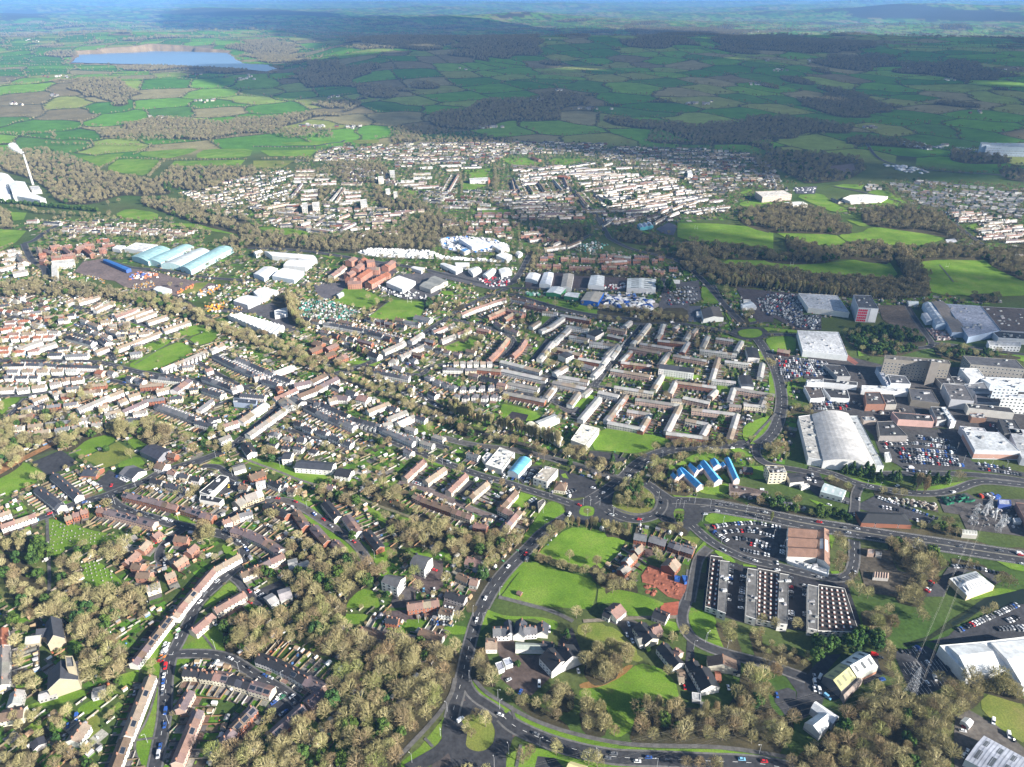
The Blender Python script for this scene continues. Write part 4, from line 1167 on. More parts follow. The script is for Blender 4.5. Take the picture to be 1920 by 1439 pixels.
for q,nm in (('165,95 -10,255','n'),('350,165 180,285','t'),('540,225 385,375','n'),('735,295 575,430','t'),('990,378 855,525','n'),('1020,550 880,715','n')):T(q,'c',nm,9)
T('80,405 150,440','p','p',9);T('150,445 420,540','b','n',8.5);T('425,545 600,605','c','n',8.5);T('620,670 735,700','b','n',8.5);T('850,520 970,580','c','n',8.5)
B('flat',6,(.66,.65,.60),(.55,.53,.5),'factory','factory','white flat-roofed depot with rows of small vents by the main road','720,150 850,-5 985,45 870,200',vents=14);B('flat',4.5,(.6,.6,.6),(.62,.6,.58),'factory_annexe','factory','small white annexe stuck to the left of the white depot','690,90 740,40 790,60 720,130',vents=2)
B('barrel',5.5,(.13,.38,.55),(.6,.65,.68),'showroom','showroom','light-blue barrel-roofed showroom beside the main road','920,215 1030,82 1135,110 1020,245',2.5,ribs=8)
B('flat',8,(.42,.38,.32),(.66,.63,.58),'office_building','office','beige flat-roofed office building with stained roof beside the pub','1150,270 1260,165 1375,195 1275,310',vents=6,win=2);T('1350,310 1450,325','c','n',13,4,7.5,gard=False,label='brown hip-roofed pub behind a small square lawn',hip=True)
T('0,0 60,30','w','g',9);B('flat',4,(.14,.13,.12),(.3,.28,.25),'hut','hut','flat brown-roofed hut by the triangular green','1190,490 1240,460 1260,480 1200,560')
G('1280,390 1320,360 1410,390 1390,420');Y('1020,290 1120,170 1240,160 1150,280 1060,330',(.05,.05,.055),'car_park');Y('1380,190 1700,290 1740,390 1640,440 1500,460 1420,400 1400,320',(.05,.05,.055),'car_park');G('1400,240 1440,230 1470,280 1420,270')
C('1040,300 1100,190',.95);C('1090,320 1150,200',.95);C('870,260 980,285',.9);C('1080,520 1170,455',.95);C('1430,410 1540,380',.8);C('60,310 200,350',.9);C('250,330 420,380',.5)
R('330,-90 600,-20 900,10 1080,40 1400,120 1640,190 1920,275 2040,330',7,0,True,(.09,.085,.08))
T('550,985 680,1020','g','p',9,4,7,gard=False,label='red-brown roofed bungalow in the trees left of the main road');T('470,1125 570,1170','g','n',8,4,6.5);T('585,1175 655,1190','g','p',9,4,7);T('365,1290 540,1345','g','k',8.5);T('15,1405 300,1365','b','p',10);
B('gable',9,(.10,.10,.105),(.72,.70,.66),'block_of_flats','flats','right one of two white blocks of flats with black gable roofs','40,1035 110,960 245,990 170,1105',3,win=3,mat='roof_tiles')
Y('60,1130 200,1010 340,1020 340,1250 240,1320 160,1330 60,1260',(.10,.075,.07));Y('340,1380 560,1390 600,1440 340,1440',(.08,.07,.07))
Wd('-20,700 100,680 300,680 450,700 560,760 700,750 900,720 1020,750 1060,850 1000,960 880,970 640,920 560,960 420,950 350,850 200,840 -20,880','bare',6.3,1.05)
Wd('760,1020 880,950 900,1000 800,1130 660,1300 640,1440 540,1440 560,1300 680,1120','bare',6,1.0);Ln('1480,690 1600,700 1750,690 1920,730 2000,760','poplar',3.5,.65,2);Ln('1190,900 1300,810 1400,730 1470,680','fine',5,.95,2);Ln('1170,985 1300,1030 1480,1085 1640,1130','bush',3,1.5,2);Ln('1150,990 1250,1000 1400,1050 1620,1110','bare',8,.5,1)
Wd('1640,1060 1720,1000 1800,1100 1920,1130 1920,1250 1750,1210','bare',6.5,.9);Wd('50,540 200,560 380,650 460,680 420,720 200,660 60,600','bare',6.5,.8)
t('bare','470,1040 370,1190 120,1260 1480,980 1720,1030 80,1130 270,940 500,880 870,330 240,130 1650,180 1750,210 1780,160 1450,60 1200,40 1250,70 300,900',.95);t('cone','1870,210 1480,130 1860,110',.8);Wd('1620,60 1900,60 1890,280 1790,260 1700,160','fine',6.5,.8);t('ever','600,1060 680,1080 560,490 30,940',.6)
T('1010,1290 1045,1305','b','o',3.5,2,3,ch=False,gard=False,label='tiny red-brown hut alone in the lower bright green field')
for x,y,k,ax,ay in ((1085,955,'red',-.7,1),(1055,940,'black',-.7,1),(925,1070,'white',-.7,1),(720,1355,'white',-.5,1),(765,1190,'black',-.5,1),(1565,515,'red',1,.4),(265,1100,'red',1,.3),(380,1120,'silver',1,.5),(260,1275,'white',.1,1),(1850,605,'silver',1,.3),(1690,360,'white',1,.2),(1590,245,'blue',1,.3),(1700,290,'black',1,.3),(810,420,'white',1,.3),(870,645,'white',1,.2),(795,618,'silver',1,.3),(1780,405,'silver',1,-.5),(270,90,'white',1,.4),(390,130,'silver',1,.4),(100,322,'red',1,.3),(165,1280,'pale blue',0,1)):c(x,y,k,ax,ay)
c(1475,605,'white',-.6,1,'van');c(1660,258,'white',1,.3,'van')
# right of centre, middle
fr(1140,820,4.8)
R('0,650 100,712 250,748 420,712 490,620 480,540 420,470 340,420',9,1);Y('470,560 560,560 640,590 780,600 880,620 870,700 850,740 790,800 720,860 620,790 480,760 440,710 500,640',ASPH,'road_surface')
R('640,775 565,740 550,680 575,630 640,610 710,635 730,690 705,745',7,0,False,closed=True)
G('640,643 700,655 718,690 690,730 640,738 580,720 562,690 585,655');sheet('flower_bed',W('600,665 680,665 695,690 640,710 610,700'),(.25,.27,.2),'grass_rough',2)
R('330,415 440,475 560,560',6,0,True);R('560,575 640,570 900,585 1100,615 1400,680 1600,725 1920,780',8,0);R('850,660 1000,640 1150,650',8,0)
R('960,625 1200,665 1400,700 1600,745 1824,790 2224,850 2624,915 3024,975 3424,1040 3900,1110',17)
R('760,800 880,910 1000,990 1150,1060 1250,1105 1450,1145 1600,1185 1824,1240 2024,1275 2130,1270 2190,1220 2220,1100 2215,930',7)
R('910,1000 820,1080 790,1180 765,1330 735,1480',6,0,True,(.085,.082,.08))
G('30,600 60,480 200,400 320,420 440,520 475,600 440,670 380,715 250,735 80,680','grass_olive');path('60,640 240,705 400,680 445,600 440,540',2)
Wd('30,580 60,470 200,390 320,410 400,520 380,640 240,690 80,650','bare',6,.95,False);t('cone','200,480 240,460 260,500 220,440 280,470',1);t('ever','240,520 180,500',1)
G('520,475 640,510 800,540 960,570 780,590 640,570');G('860,750 900,690 1060,680 1200,700 1330,745 1340,765 1200,755 940,785')
Y('860,780 940,790 1200,760 1560,790 1625,820 1600,1095 1490,1120 1400,1120 1200,1060 1100,1000 940,880',(.062,.06,.062),'car_park');Y('1480,1090 1700,1150 1920,1230 1920,1180 1620,1095',(.1,.1,.1))
C('940,815 1100,787 1300,775 1400,785',.95,zn='in the top curved row of the crescent car park');C('1400,790 1560,820',.9,zn='in the top right row of the crescent car park');C('1040,860 1180,845',.95,zn='in the short second row of the crescent car park');C('1190,850 1300,850 1500,905',.95,zn='in the long second row of the crescent car park');C('1220,820 1360,840',.6,zn='in the middle of the crescent car park');C('1140,915 1290,930 1470,985',.9,zn='in the third row of the crescent car park');C('1270,965 1470,1010',.8,zn='in the fourth row of the crescent car park');C('1180,1010 1300,1040 1460,1070',.85,zn='in the bottom row of the crescent car park');C('945,850 1020,900 1085,945',.9,zn='along the left edge of the crescent car park');C('1575,980 1565,1060',.9,zn='along the front of the brown-roofed store')
Wd('860,780 900,780 1000,900 1100,980 1080,1000 940,890','bush',3.5,.7,False);t('poplar','1470,740',.6)
B('multi',6,(.20,.115,.082),(.62,.60,.56),'food_store','store','brown-roofed food store with three pyramid-like roof bays beside the crescent car park','1618,808 1880,832 1880,1085 1612,1075',4,n=3,mat='roof_tiles')
B('gable',6.2,(.25,.15,.11),(.62,.60,.56),'food_store_wing','store','right wing of the brown-roofed store with a long pale glazed strip','1890,832 1990,838 2000,1170 1886,1095',2.5,skyl=1,vcol=(.6,.6,.6),mat='roof_tiles')
B('flat',3,(.6,.6,.6),(.6,.6,.6),'canopy','canopy','pale low service block below the brown-roofed store','1620,1092 1990,1190 1985,1240 1615,1115',vents=7,vcol=(.6,.6,.6))
def blue(s,lab,h=5,r=3):B('gable',h,(.10,.36,.66),(.5,.42,.4),'school_wing','school',lab,s,r,ribs=3)
blue('625,290 690,285 862,432 795,460','long lower-left blue-roofed wing of the school');blue('825,228 885,222 1030,388 955,415','long middle blue-roofed wing of the school');blue('1045,190 1105,205 1187,385 1130,392','right-hand blue-roofed wing of the school')
blue('718,258 752,245 820,300 780,330','small blue-roofed block between the left and middle wings');blue('915,208 985,208 1020,262 950,272','small blue-roofed block between the middle and right wings');blue('560,342 605,335 640,368 600,385','pale blue-roofed block at the left end of the school');blue('618,300 660,295 700,345 640,360','blue-roofed block behind the left wing of the school');blue('1010,240 1050,232 1075,262 1030,275','tiny blue-roofed block at the foot of the right wing',4,2);blue('800,262 840,255 870,290 820,300','small blue-roofed block touching the middle wing',4.5,2)
T('1220,270 1300,275','b','d',9,3,5.5,ch=False,gard=False)
G('540,300 620,240 780,150 900,130 1000,150 1000,200 800,220 700,240');G('830,460 960,430 1090,420 1090,500 980,525 860,510 800,480');G('860,330 940,400 900,420 830,370');G('1040,330 1110,400 1080,410 1000,360');G('1200,270 1390,260 1420,380 1290,380')
B('flat',12,(.13,.12,.11),(.62,.55,.40),'office_block','office','cream four-storey office block with roof plant, standing alone','1415,252 1580,262 1612,325 1455,328',vents=9,win=4)
B('gable',4.5,(.045,.045,.05),(.66,.64,.6),'single_storey_office','office','black-roofed single-storey office right of the cream tower','1610,345 1720,335 1765,400 1640,412',1.5);B('flat',4,(.6,.6,.6),(.66,.64,.6),'annexe','office','small white flat annexe of the black-roofed office','1730,425 1795,418 1818,440 1745,450')
B('flat',4,(.12,.09,.08),(.25,.2,.18),'garage_row','garages','long low brown-roofed row below the school lawn','1090,420 1440,490 1440,520 1095,490',vents=2)
Y('1600,320 1760,330 1900,330 1990,470 1920,560 1820,480 1600,440',(.055,.055,.06));Y('1090,510 1450,540 1800,640 1780,660 1400,560 1100,540',(.08,.075,.07));t('bush','1700,540 1720,530 1540,500',1.6)
c(1375,485,'white',0,1,'van');c(1395,485,'white',0,1,'van')
for x,y,k,ax,ay in ((1840,350,'silver',.3,1),(1795,375,'white',.6,1),(1815,378,'white',.6,1),(1865,400,'white',.2,1),(875,690,'silver',1,-.1),(985,665,'silver',1,.1),(1010,610,'grey',1,.1),(1105,612,'grey',1,.1),(1415,678,'silver',1,.2),(1895,765,'red',1,.2),(690,745,'black',1,-.2),(488,590,'black',.3,1),(1040,1015,'silver',1,.5),(1265,1095,'grey',1,.3),(1325,1115,'white',1,.3),(1525,1132,'white',.1,1),(1525,1195,'white',1,.1),(190,350,'silver',1,-.6),(300,290,'black',1,-.6),(365,228,'white',1,-.5),(390,232,'white',1,-.5),(925,105,'silver',1,0),(1120,98,'white',1,0),(645,150,'red',1,-.2),(35,700,'silver',1,.4),(280,740,'red',1,0)):c(x,y,k,ax,ay)
Y('900,1050 1040,1060 1180,1150 1500,1170 1700,1240 1920,1300 2150,1310 2280,1700 2230,1810 1900,1760 1300,1700 850,1560',(.035,.034,.038),'yard')  # yard colour set near black to paint in the shadow between the blocks
def mais(s,lab,h,dark,n=0):B('flat',h,(.055,.048,.045)if dark else(.16,.155,.15),(.62,.60,.56),'maisonette_block','flats',lab,s,vents=0 if n else 5,parapet=.5,win=2,vcol=(.5,.5,.5));
mais('925,1065 1030,1080 985,1560 875,1525','dark-roofed block at the left of the garage blocks',5,1,1);mais('1012,1110 1095,1120 1060,1590 985,1560','stepped pale block right beside the leftmost dark one',7,0)
mais('1258,1180 1345,1195 1330,1640 1240,1610','second stepped pale block of the garage blocks',7,0);mais('1350,1180 1540,1215 1520,1680 1335,1640','broad dark-roofed block with four rows of chimneys',5,1,1);mais('1550,1225 1630,1240 1615,1690 1525,1680','third stepped pale block of the garage blocks',7,0)
mais('1800,1325 1890,1345 1885,1740 1800,1720','fourth stepped pale block of the garage blocks',7,0);mais('1895,1325 2130,1360 2260,1760 1890,1745','rightmost dark-roofed block with rows of chimneys',5,1,1)
def chimrow(s,n):
 (x0,y0),(x1,y1)=[P(x,y,5.2)for x,y in S(s)]
 for i in range(n):
  f=(i+.5)/n
  m_=MB();m_.box(0,0,0,1.1,2.1,.9,math.atan2(y1-y0,x1-x0)+math.pi/2,(.40,.14,.10),'wall_render',(.74,.72,.68),'paving')
  ROOFSTACKS.append((m_,x0+(x1-x0)*f,y0+(y1-y0)*f,5.0))
ROOFSTACKS=[]
for q,n in (('955,1090 905,1520',10),('1000,1100 955,1530',10),('1370,1200 1358,1620',11),('1415,1210 1405,1640',11),('1470,1220 1460,1650',11),('1520,1230 1508,1650',11),('1925,1345 1930,1720',9),('1965,1350 1995,1730',9),('2010,1360 2055,1735',9),('2060,1365 2125,1735',9),('2105,1370 2190,1735',9)):chimrow(q,n)
C('1110,1150 1080,1480',.6,zn='between the first two garage blocks');C('1215,1250 1190,1600',.5,zn='left of the second pale garage block');C('1640,1260 1650,1660',.5,zn='right of the broad dark garage block');C('1770,1330 1780,1700',.45,zn='left of the fourth pale garage block')
for q in ('240,865 350,885','380,885 525,930','560,930 660,970','665,965 775,1000'):T(q,'b','g',11,5,8)
for q in ('240,1010 305,960','160,1110 235,1040','115,1190 180,1140'):T(q,'b','i',9.5,5,8)
T('545,1150 600,1085','b','p',12,5,9,gard=False,label='large brick house with a pinkish roof above the red earth site');Y('310,1000 400,1010 420,1060 340,1090',(.12,.08,.07))
sheet('building_site',W('300,1250 370,1150 520,1200 720,1290 700,1380 650,1470 540,1439 420,1340 310,1310'),(.30,.11,.07),'earth',3)
m_=MB()
for k in range(40):
 x_,y_=P(*S(f'{random.uniform(330, 640)},{random.uniform(1190, 1420)}')[0],0)
 rr_=random.uniform(1,2.6);hh_=random.uniform(.5,1.4)
 pts_=[(x_+rr_*math.cos(a)*random.uniform(.7,1.2),y_+rr_*math.sin(a)*random.uniform(.7,1.2))for a in [i*.785 for i in range(8)]]
 for i in range(8):m_.face([(*pts_[i],.2),(*pts_[(i+1)%8],.2),(x_,y_,hh_)],jit((.30,.11,.07),.15),'earth')
tag(m_.build('soil_heap'),None,None,None,'structure')
B('flat',2.5,(.03,.10,.33),(.03,.10,.33),'site_cabin','cabin','left blue site cabin at the edge of the red earth','600,1245 650,1255 645,1290 600,1280');B('flat',2.5,(.03,.10,.33),(.03,.10,.33),'site_cabin','cabin','right blue site cabin at the edge of the red earth','665,1245 715,1250 712,1305 690,1310')
G('-30,870 130,900 160,940 60,1100 -20,1160');G('760,1120 800,1010 870,930 890,960 860,1010 800,1080');G('940,1015 1060,1040 1140,1110 1150,1140 1030,1100');G('640,900 700,890 840,910 790,980 700,940','grass_olive');G('1210,1145 1330,1160 1340,1175 1220,1165')
Wd('-20,740 60,740 200,800 220,860 180,900 60,860 -20,860','fine',6.5,.9);Wd('440,730 620,720 740,820 700,860 600,840 450,840','fine',7,.8,mixin=.35);Wd('820,1180 900,1180 880,1330 810,1330','fine',6,.7);Wd('-20,1200 200,1200 270,1300 280,1400 150,1400 -20,1400','bare',6.5,.9)
Wd('370,200 520,180 560,240 520,330 420,330 360,280','fine',7,.9);Wd('280,320 540,360 600,400 760,420 740,500 560,480 480,440 320,400','bare',6,.75);Wd('1000,520 1100,510 1250,560 1270,610 1150,590 1000,560','bush',4,1.4);t('fine','830,150 900,150 970,150 910,450 680,190 640,210 1150,190 1290,240 610,80 700,70 420,100 470,1100 440,1060 150,1350',.8);t('ever','1400,560 1480,600 1540,580 1600,640 1680,650 1900,680 640,740',.9)
Wd('1260,540 1450,560 1600,620 1760,640 1900,660 1920,700 1700,700 1500,650 1300,610','bare',6.5,.8,mixin=.25);Wd('1430,50 1560,20 1650,100 1620,160 1480,170 1420,110','fine',6,.85,False)
t('bush','250,160 300,150 330,160',1);Ln('1010,130 1180,180 1280,200','fine',8,.6)
# T junction signs, bungalow and fields under the lower field
T('25,1570 110,1500','w','p',12,4.5,8,gard=False,label='white bungalow with pinkish hipped roof and dormers beside the bright field');T('-20,1540 40,1570','w','k',10,4,7,ch=False,gard=False);T('420,1550 540,1600','w','k',10,4,7,gard=False,label='dark-roofed bungalow inside a red drive');Y('-60,1600 130,1560 180,1610 0,1640',(.30,.23,.16));sheet('red_drive',W('480,1500 640,1480 625,1600 560,1620 470,1560'),(.34,.10,.06),'paving',3)
G('-60,1440 60,1370 240,1400 440,1470 520,1500 400,1560 180,1600 100,1480')
# far right, middle
fr(1520,820,4.8)
B('barrel',9,(.44,.43,.42),(.66,.65,.63),'retail_hall','store','huge pale grey curved-roof retail hall','10,-205 340,-215 590,262 115,212',4.5,ribs=5);B('flat',8,(.40,.39,.37),(.6,.6,.6),'retail_wing','store','left flat wing of the curved-roof retail hall','-110,-185 0,-200 110,208 -20,188',vents=10);B('flat',7,(.40,.42,.43),(.58,.60,.6),'retail_wing','store','right narrow wing of the curved-roof retail hall','350,-190 420,-190 660,262 600,262',vents=4)
Y('560,-20 900,-60 1290,-80 1400,130 1450,220 1960,330 1960,370 1400,290 900,330 780,250 640,180',(.07,.068,.068),'car_park');B('flat',3,(.6,.6,.58),(.6,.6,.6),'kiosk','kiosk','white kiosk at the left edge of the large car park','665,140 710,135 730,200 680,205')
for q in ('960,-5 1260,45','980,15 1290,65','590,40 870,25','620,68 940,60 1300,110','640,95 1300,145','770,130 1330,185','790,150 1330,210','800,185 1340,240','820,225 1400,262','850,300 1080,330','1500,245 1800,290','1530,290 1900,345','600,20 870,0','1010,70 1280,90','820,170 1330,225'):C(q,.9,zn=None)
B('flat',10,(.50,.52,.54),(.50,.51,.54),'cinema','cinema','grey-white cinema block with a recessed roof at the right edge','1380,-60 1700,-40 1890,130 1480,120',vents=6,band=((.40,.24,.19),.1,.6));B('flat',8,(.42,.43,.45),(.45,.46,.5),'cinema_wing','cinema','grey flat wing at the right of the cinema block','1780,-80 1960,-60 1960,200 1900,190',vents=2)
Wd('250,250 560,260 700,290 800,330 790,400 640,370 460,400 380,340 270,310','cone',7,1.0,False,mixin=.15);Wd('870,350 1100,340 1200,380 1210,420 1080,440 900,420','cone',7,.95,False,mixin=.1);Wd('1210,350 1330,320 1380,380 1330,430 1220,420','cone',7,1,False);Ln('930,480 1050,470','poplar',4,1.0,3)
G('220,350 480,380 640,380 800,430 560,440 440,420 300,400');G('850,480 1000,470 1100,440 1300,410 1440,390 1440,410 1330,455 1150,500 1000,505');Wd('570,440 800,400 870,420 900,490 760,520 600,500','fine',6.5,.8);Wd('120,330 200,310 280,340 420,400 420,470 300,440 160,370','fine',7,.75)
R('-20,285 200,330 420,425 640,470 900,512 1150,512 1330,470 1440,420 1560,395 1960,440',7);R('440,440 400,520 400,640 380,720',6,0);R('560,330 800,330 1300,330 1700,360 1960,400',6,0)
B('gable',6,(.42,.50,.50),(.64,.64,.62),'garage_workshop','garage','white car workshop with a pale green roof and big dark windows','125,412 322,480 290,545 88,490',2.5,skyl=3,vcol=(.6,.6,.62),win=1)
Y('60,500 160,480 370,560 340,610 140,560',(.06,.06,.065));C('80,510 340,600',.9,zn='in front of the white car workshop');Y('420,640 440,600 600,520 1110,740 1060,790 880,740 600,700',(.06,.06,.065));C('600,545 1150,740',.85,zn='in the long row behind the dark-roofed building');C('600,625 800,665',.7);C('940,750 1080,775',.5)
T('440,685 890,705','b','k',15,5,9,unit=60,ch=False,gard=False,hip=True,label='long dark hip-roofed building beside the dual carriageway')
G('-20,560 60,580 200,630 60,610');Wd('-20,640 100,620 240,640 350,690 370,760 280,770 100,740 -20,720','ever',4.5,.75,False,mixin=0);Wd('400,730 560,750 640,790 620,820 440,800','bare',5.5,.65)
Wd('640,780 740,745 950,790 1100,770 1250,720 1330,800 1350,870 1500,890 1700,960 1940,950 1940,1010 1750,1000 1400,945 1000,860 700,820','bare',6.3,.85,mixin=.2)
Y('1150,560 1400,500 1500,560 1940,560 1940,900 1400,830 1340,700 1200,680',(.10,.09,.085));Y('660,530 820,550 1130,600 1150,680 1000,640',(.10,.085,.075))
B('flat',5,(.36,.38,.46),(.06,.10,.32),'blue_shed','shed','blue-walled shed with a lilac roof in the substation yard','1690,560 1800,568 1805,612 1695,605');B('barrel',4,(.42,.42,.38),(.4,.38,.34),'long_hut','hut','long pale curved hut in the trees by the substation','1350,825 1490,840 1500,885 1365,875',1.5,skyl=5,vcol=(.1,.1,.1));B('flat',6,(.10,.075,.07),(.25,.15,.12),'brick_building','building','brown flat-roofed brick building at the right edge beside the substation','1845,590 1960,600 2100,850 1990,860');B('flat',3,(.5,.5,.5),(.6,.6,.6),'cabin','cabin','white cabin at the end of the brown brick building','1820,730 1880,728 1900,765 1835,765')
for k in range(14):
 x_,y_=random.uniform(1200,1450),random.uniform(540,610)
 X_,Y__=P(*S(f'{x_},{y_}')[0]);m_=MB();a_=random.uniform(0,3)
 m_.box(0,0,0,5.5,2.3,1.9,a_,(.02,.16,.09),'body_paint' if 0 else 'metal_sheet');m_.box(0,0,1.9,5.0,1.8,.12,a_,(.02,.05,.04),'metal_sheet')
 SKIPS.append((m_,X_,Y__))
G('90,860 180,860 220,900 200,960 190,1010 170,960');t('fine','280,950 300,1010 240,920',.85);t('fine','230,1150 260,1220 290,1120 260,1080',.8);G('180,1210 340,1200 300,1270 190,1275')
sheet('waste_ground',W('430,1000 700,1020 780,1200 900,1230 900,1400 760,1439 500,1400 430,1150'),(.10,.085,.065),'earth',3)
B('flat',3.5,(.36,.30,.27),(.35,.25,.2),'bungalow','bungalow','small flat pinkish bungalow in the waste ground','515,1010 570,1010 570,1055 512,1050');B('flat',3,(.25,.24,.23),(.3,.28,.26),'shed','shed','grey shed next to the pinkish bungalow','585,1030 640,1035 640,1070 585,1060')
B('multi',3,(.30,.22,.18),(.4,.38,.36),'greenhouse_frames','frames','row of small pale frames standing on the waste ground','565,1215 705,1225 700,1275 560,1265',.8,n=6)
B('hip',5,(.66,.67,.66),(.60,.50,.34),'white_hip_building','building','white hip-roofed building with rows of dark slots near the right edge','1248,1272 1485,1205 1655,1340 1408,1428',3,skyl=9,vcol=(.22,.23,.24))
Y('1240,1170 1700,1240 1720,1300 1660,1330 1500,1200 1250,1260 1200,1439 1000,1439 1040,1360 1150,1300',(.07,.068,.07),'car_park');C('1270,1165 1450,1170 1700,1230',.95,zn='in the curved row above the white hip-roofed building');C('1090,1300 1040,1400',.9);G('1430,1439 1660,1355 1870,1385 1880,1400 1600,1439 1450,1470');sheet('river',W('1660,1430 1960,1360 1960,1500 1500,1560'),(.02,.03,.03),'river_water',6)
Wd('700,890 840,910 1000,950 1250,1070 1270,1110 1130,1200 1100,1300 1030,1439 1000,1500 760,1439 850,1250 940,1210 800,1130 720,1000','bare',6.3,1.05,mixin=.05);t('ever','780,950 810,970 750,960',1);Wd('1280,1040 1450,1080 1600,1120 1620,1180 1480,1170 1290,1110','bare',7,.7);G('1640,1100 1960,1160 1960,1220 1800,1190');Wd('1700,1160 1800,1180 1820,1240 1740,1220','bush',4,1.4);t('fine','1680,1300 1790,1320 1740,1310 380,1290 350,1350 440,1400 520,1420',.8)
for x,y,k,ax,ay in ((80,765,'red',1,.1),(305,820,'grey',1,.15),(420,825,'silver',1,.15),(340,860,'silver',1,.15),(980,935,'silver',1,.15),(1345,990,'grey',1,.15),(1710,1025,'grey',1,.15),(1885,1060,'red',1,.15),(545,448,'silver',1,.2),(437,560,'white',0,1),(397,700,'white',0,1),(1285,495,'white',1,-.3),(780,435,'white',1,-.4),(165,610,'white',1,.3),(400,1220,'silver',0,1),(75,1262,'silver',1,.2),(1905,1145,'white',1,.3)):c(x,y,k,ax,ay)
c(1880,1050,'white',1,.15,'van');c(905,275,'white',1,0,'van')
# upper middle, left
fr(0,560,4.8)
R('-60,560 300,568 600,562 900,575 1000,600 1200,655 1400,690 1600,712 1824,760 2064,830 2200,900',7);R('640,50 860,155 1100,175 1300,240 1400,285 1480,330 1460,360',5);R('440,290 700,320 840,400 960,460 1030,560',5.5);R('0,880 300,870 460,840 650,770 800,700 930,620',5);R('240,900 160,980 0,1150 -60,1200',5.5)
G('1140,605 1300,520 1450,455 1630,385 1770,470 1620,540 1420,640 1290,655');G('1260,430 1520,360 1560,380 1480,430 1400,480');G('1640,260 1860,230 1810,310 1700,345 1600,320');G('1690,360 1920,285 1980,300 1920,390 1780,425');G('1100,200 1300,260 1290,275 1120,210');G('0,930 60,900 200,890 90,990 0,1060');path('1210,600 1480,430 1660,360',1.5);path('1650,360 1790,440',2)
for q in ('1040,440 1440,290','1465,275 1700,195','1210,175 1390,110','1320,200 1490,145','1025,140 1240,75','590,30 740,-20','700,20 890,-30','850,95 1010,20'):T(q,'w','t',9)
for q,rf in (('140,445 365,365','i'),('335,435 495,385','i'),('850,470 960,425','t'),('590,500 790,490','g'),('430,490 560,485','d'),('0,800 130,790','t'),('150,805 255,790','i'),('285,785 405,770','t'),('445,755 540,740','i'),('550,725 630,705','t'),('640,715 745,700','t'),('285,905 415,860','t'),('470,855 545,830','i'),('185,990 295,950','g'),('690,985 890,900','i'),('895,895 1095,820','i'),('1100,1000 1325,900','n'),('940,1030 1080,990','i'),('1150,870 1250,840','t'),('1060,920 1130,890','t'),('1400,820 1520,790','t')):T(q,'w',rf,9)
T('1450,625 1640,550 1855,460','w','i',9,ext=-1);T('1400,945 1760,1075','w','d',8.5,ext=1);T('1560,815 1690,720','w','v',11,gard=False);T('1360,690 1640,720','w','d',8);T('1780,990 1900,900','w','g',8);T('1760,1090 1920,1130','w','d',8,ext=1);T('870,640 930,650','p','o',12,label='white house with a vivid red-orange roof at the bend of the left road');T('30,585 220,580','w','d',8);T('240,575 510,585','w','d',8);T('520,590 900,600','w','d',8.5)
for i,q in enumerate(('10,340 80,330','95,345 165,335','185,340 255,330','300,335 370,330')):T(q,'w','o',9)
T('0,270 100,250','w','o',9);T('130,260 190,250','w','o',9);T('600,330 830,390','w','d',8,ext=1);T('880,330 960,390','w','g',8,ext=1)
infill('0,180 460,240 640,340 520,480 0,540','0,400 400,380','semi','w','oipt',jang=.1,cars=.3);infill('640,170 900,180 1250,300 1100,350 960,400 700,300','640,200 1000,330','mix','w','idt',jang=.05);infill('30,610 860,640 780,700 300,760 0,760','0,650 700,640','mix','w','idt');infill('960,620 1350,700 1400,760 1200,820 980,800','960,640 1350,740','mix','w','dg')
infill('-200,-60 420,40 520,200 300,220 0,160 -200,150','0,0 400,80','det','w','iot',jang=.15,dens=.7)
t('orange','1600,360 1660,1290 1700,1260',1.0);t('fine','1790,140 1810,170 600,1310 1490,1230 1520,1200 1100,1200 1740,1370',1.3);t('cone','760,1190 950,1110 1830,1290',.9);t('bare','1480,400 1350,470 1300,480 1240,470 600,200 700,40 200,110 380,120 520,150 1140,300 1680,280',.8)
Wd('380,140 480,110 640,140 600,190 450,190','ever',7,.8,False,mixin=.4);Wd('1000,-20 1300,10 1500,60 1700,110 1760,60 1500,-40 1200,-60','bare',6.5,.85,mixin=.15);Wd('-30,20 200,0 420,30 300,120 100,170 -30,150','bare',7.5,.7,mixin=.4)
Wd('640,880 780,780 940,740 960,780 860,880 700,950 600,960','fine',7,.85);Wd('-30,1150 60,1090 400,950 580,920 600,1030 480,1080 300,1180 0,1300','bare',6.5,.9,mixin=.15);Wd('-30,1290 200,1210 480,1160 700,1060 960,1120 1060,1150 1160,1200 1100,1260 960,1190 780,1230 620,1360 500,1310 200,1420 -30,1500','bare',6.3,1.0,mixin=.15);Wd('1060,1070 1300,1050 1480,1150 1560,1250 1400,1330 1260,1250 1150,1180','bare',6.5,1,mixin=.05)
sheet('clay_bank',W('-20,1490 220,1420 480,1290 520,1310 220,1460 -20,1600'),(.32,.17,.08),'earth',0)
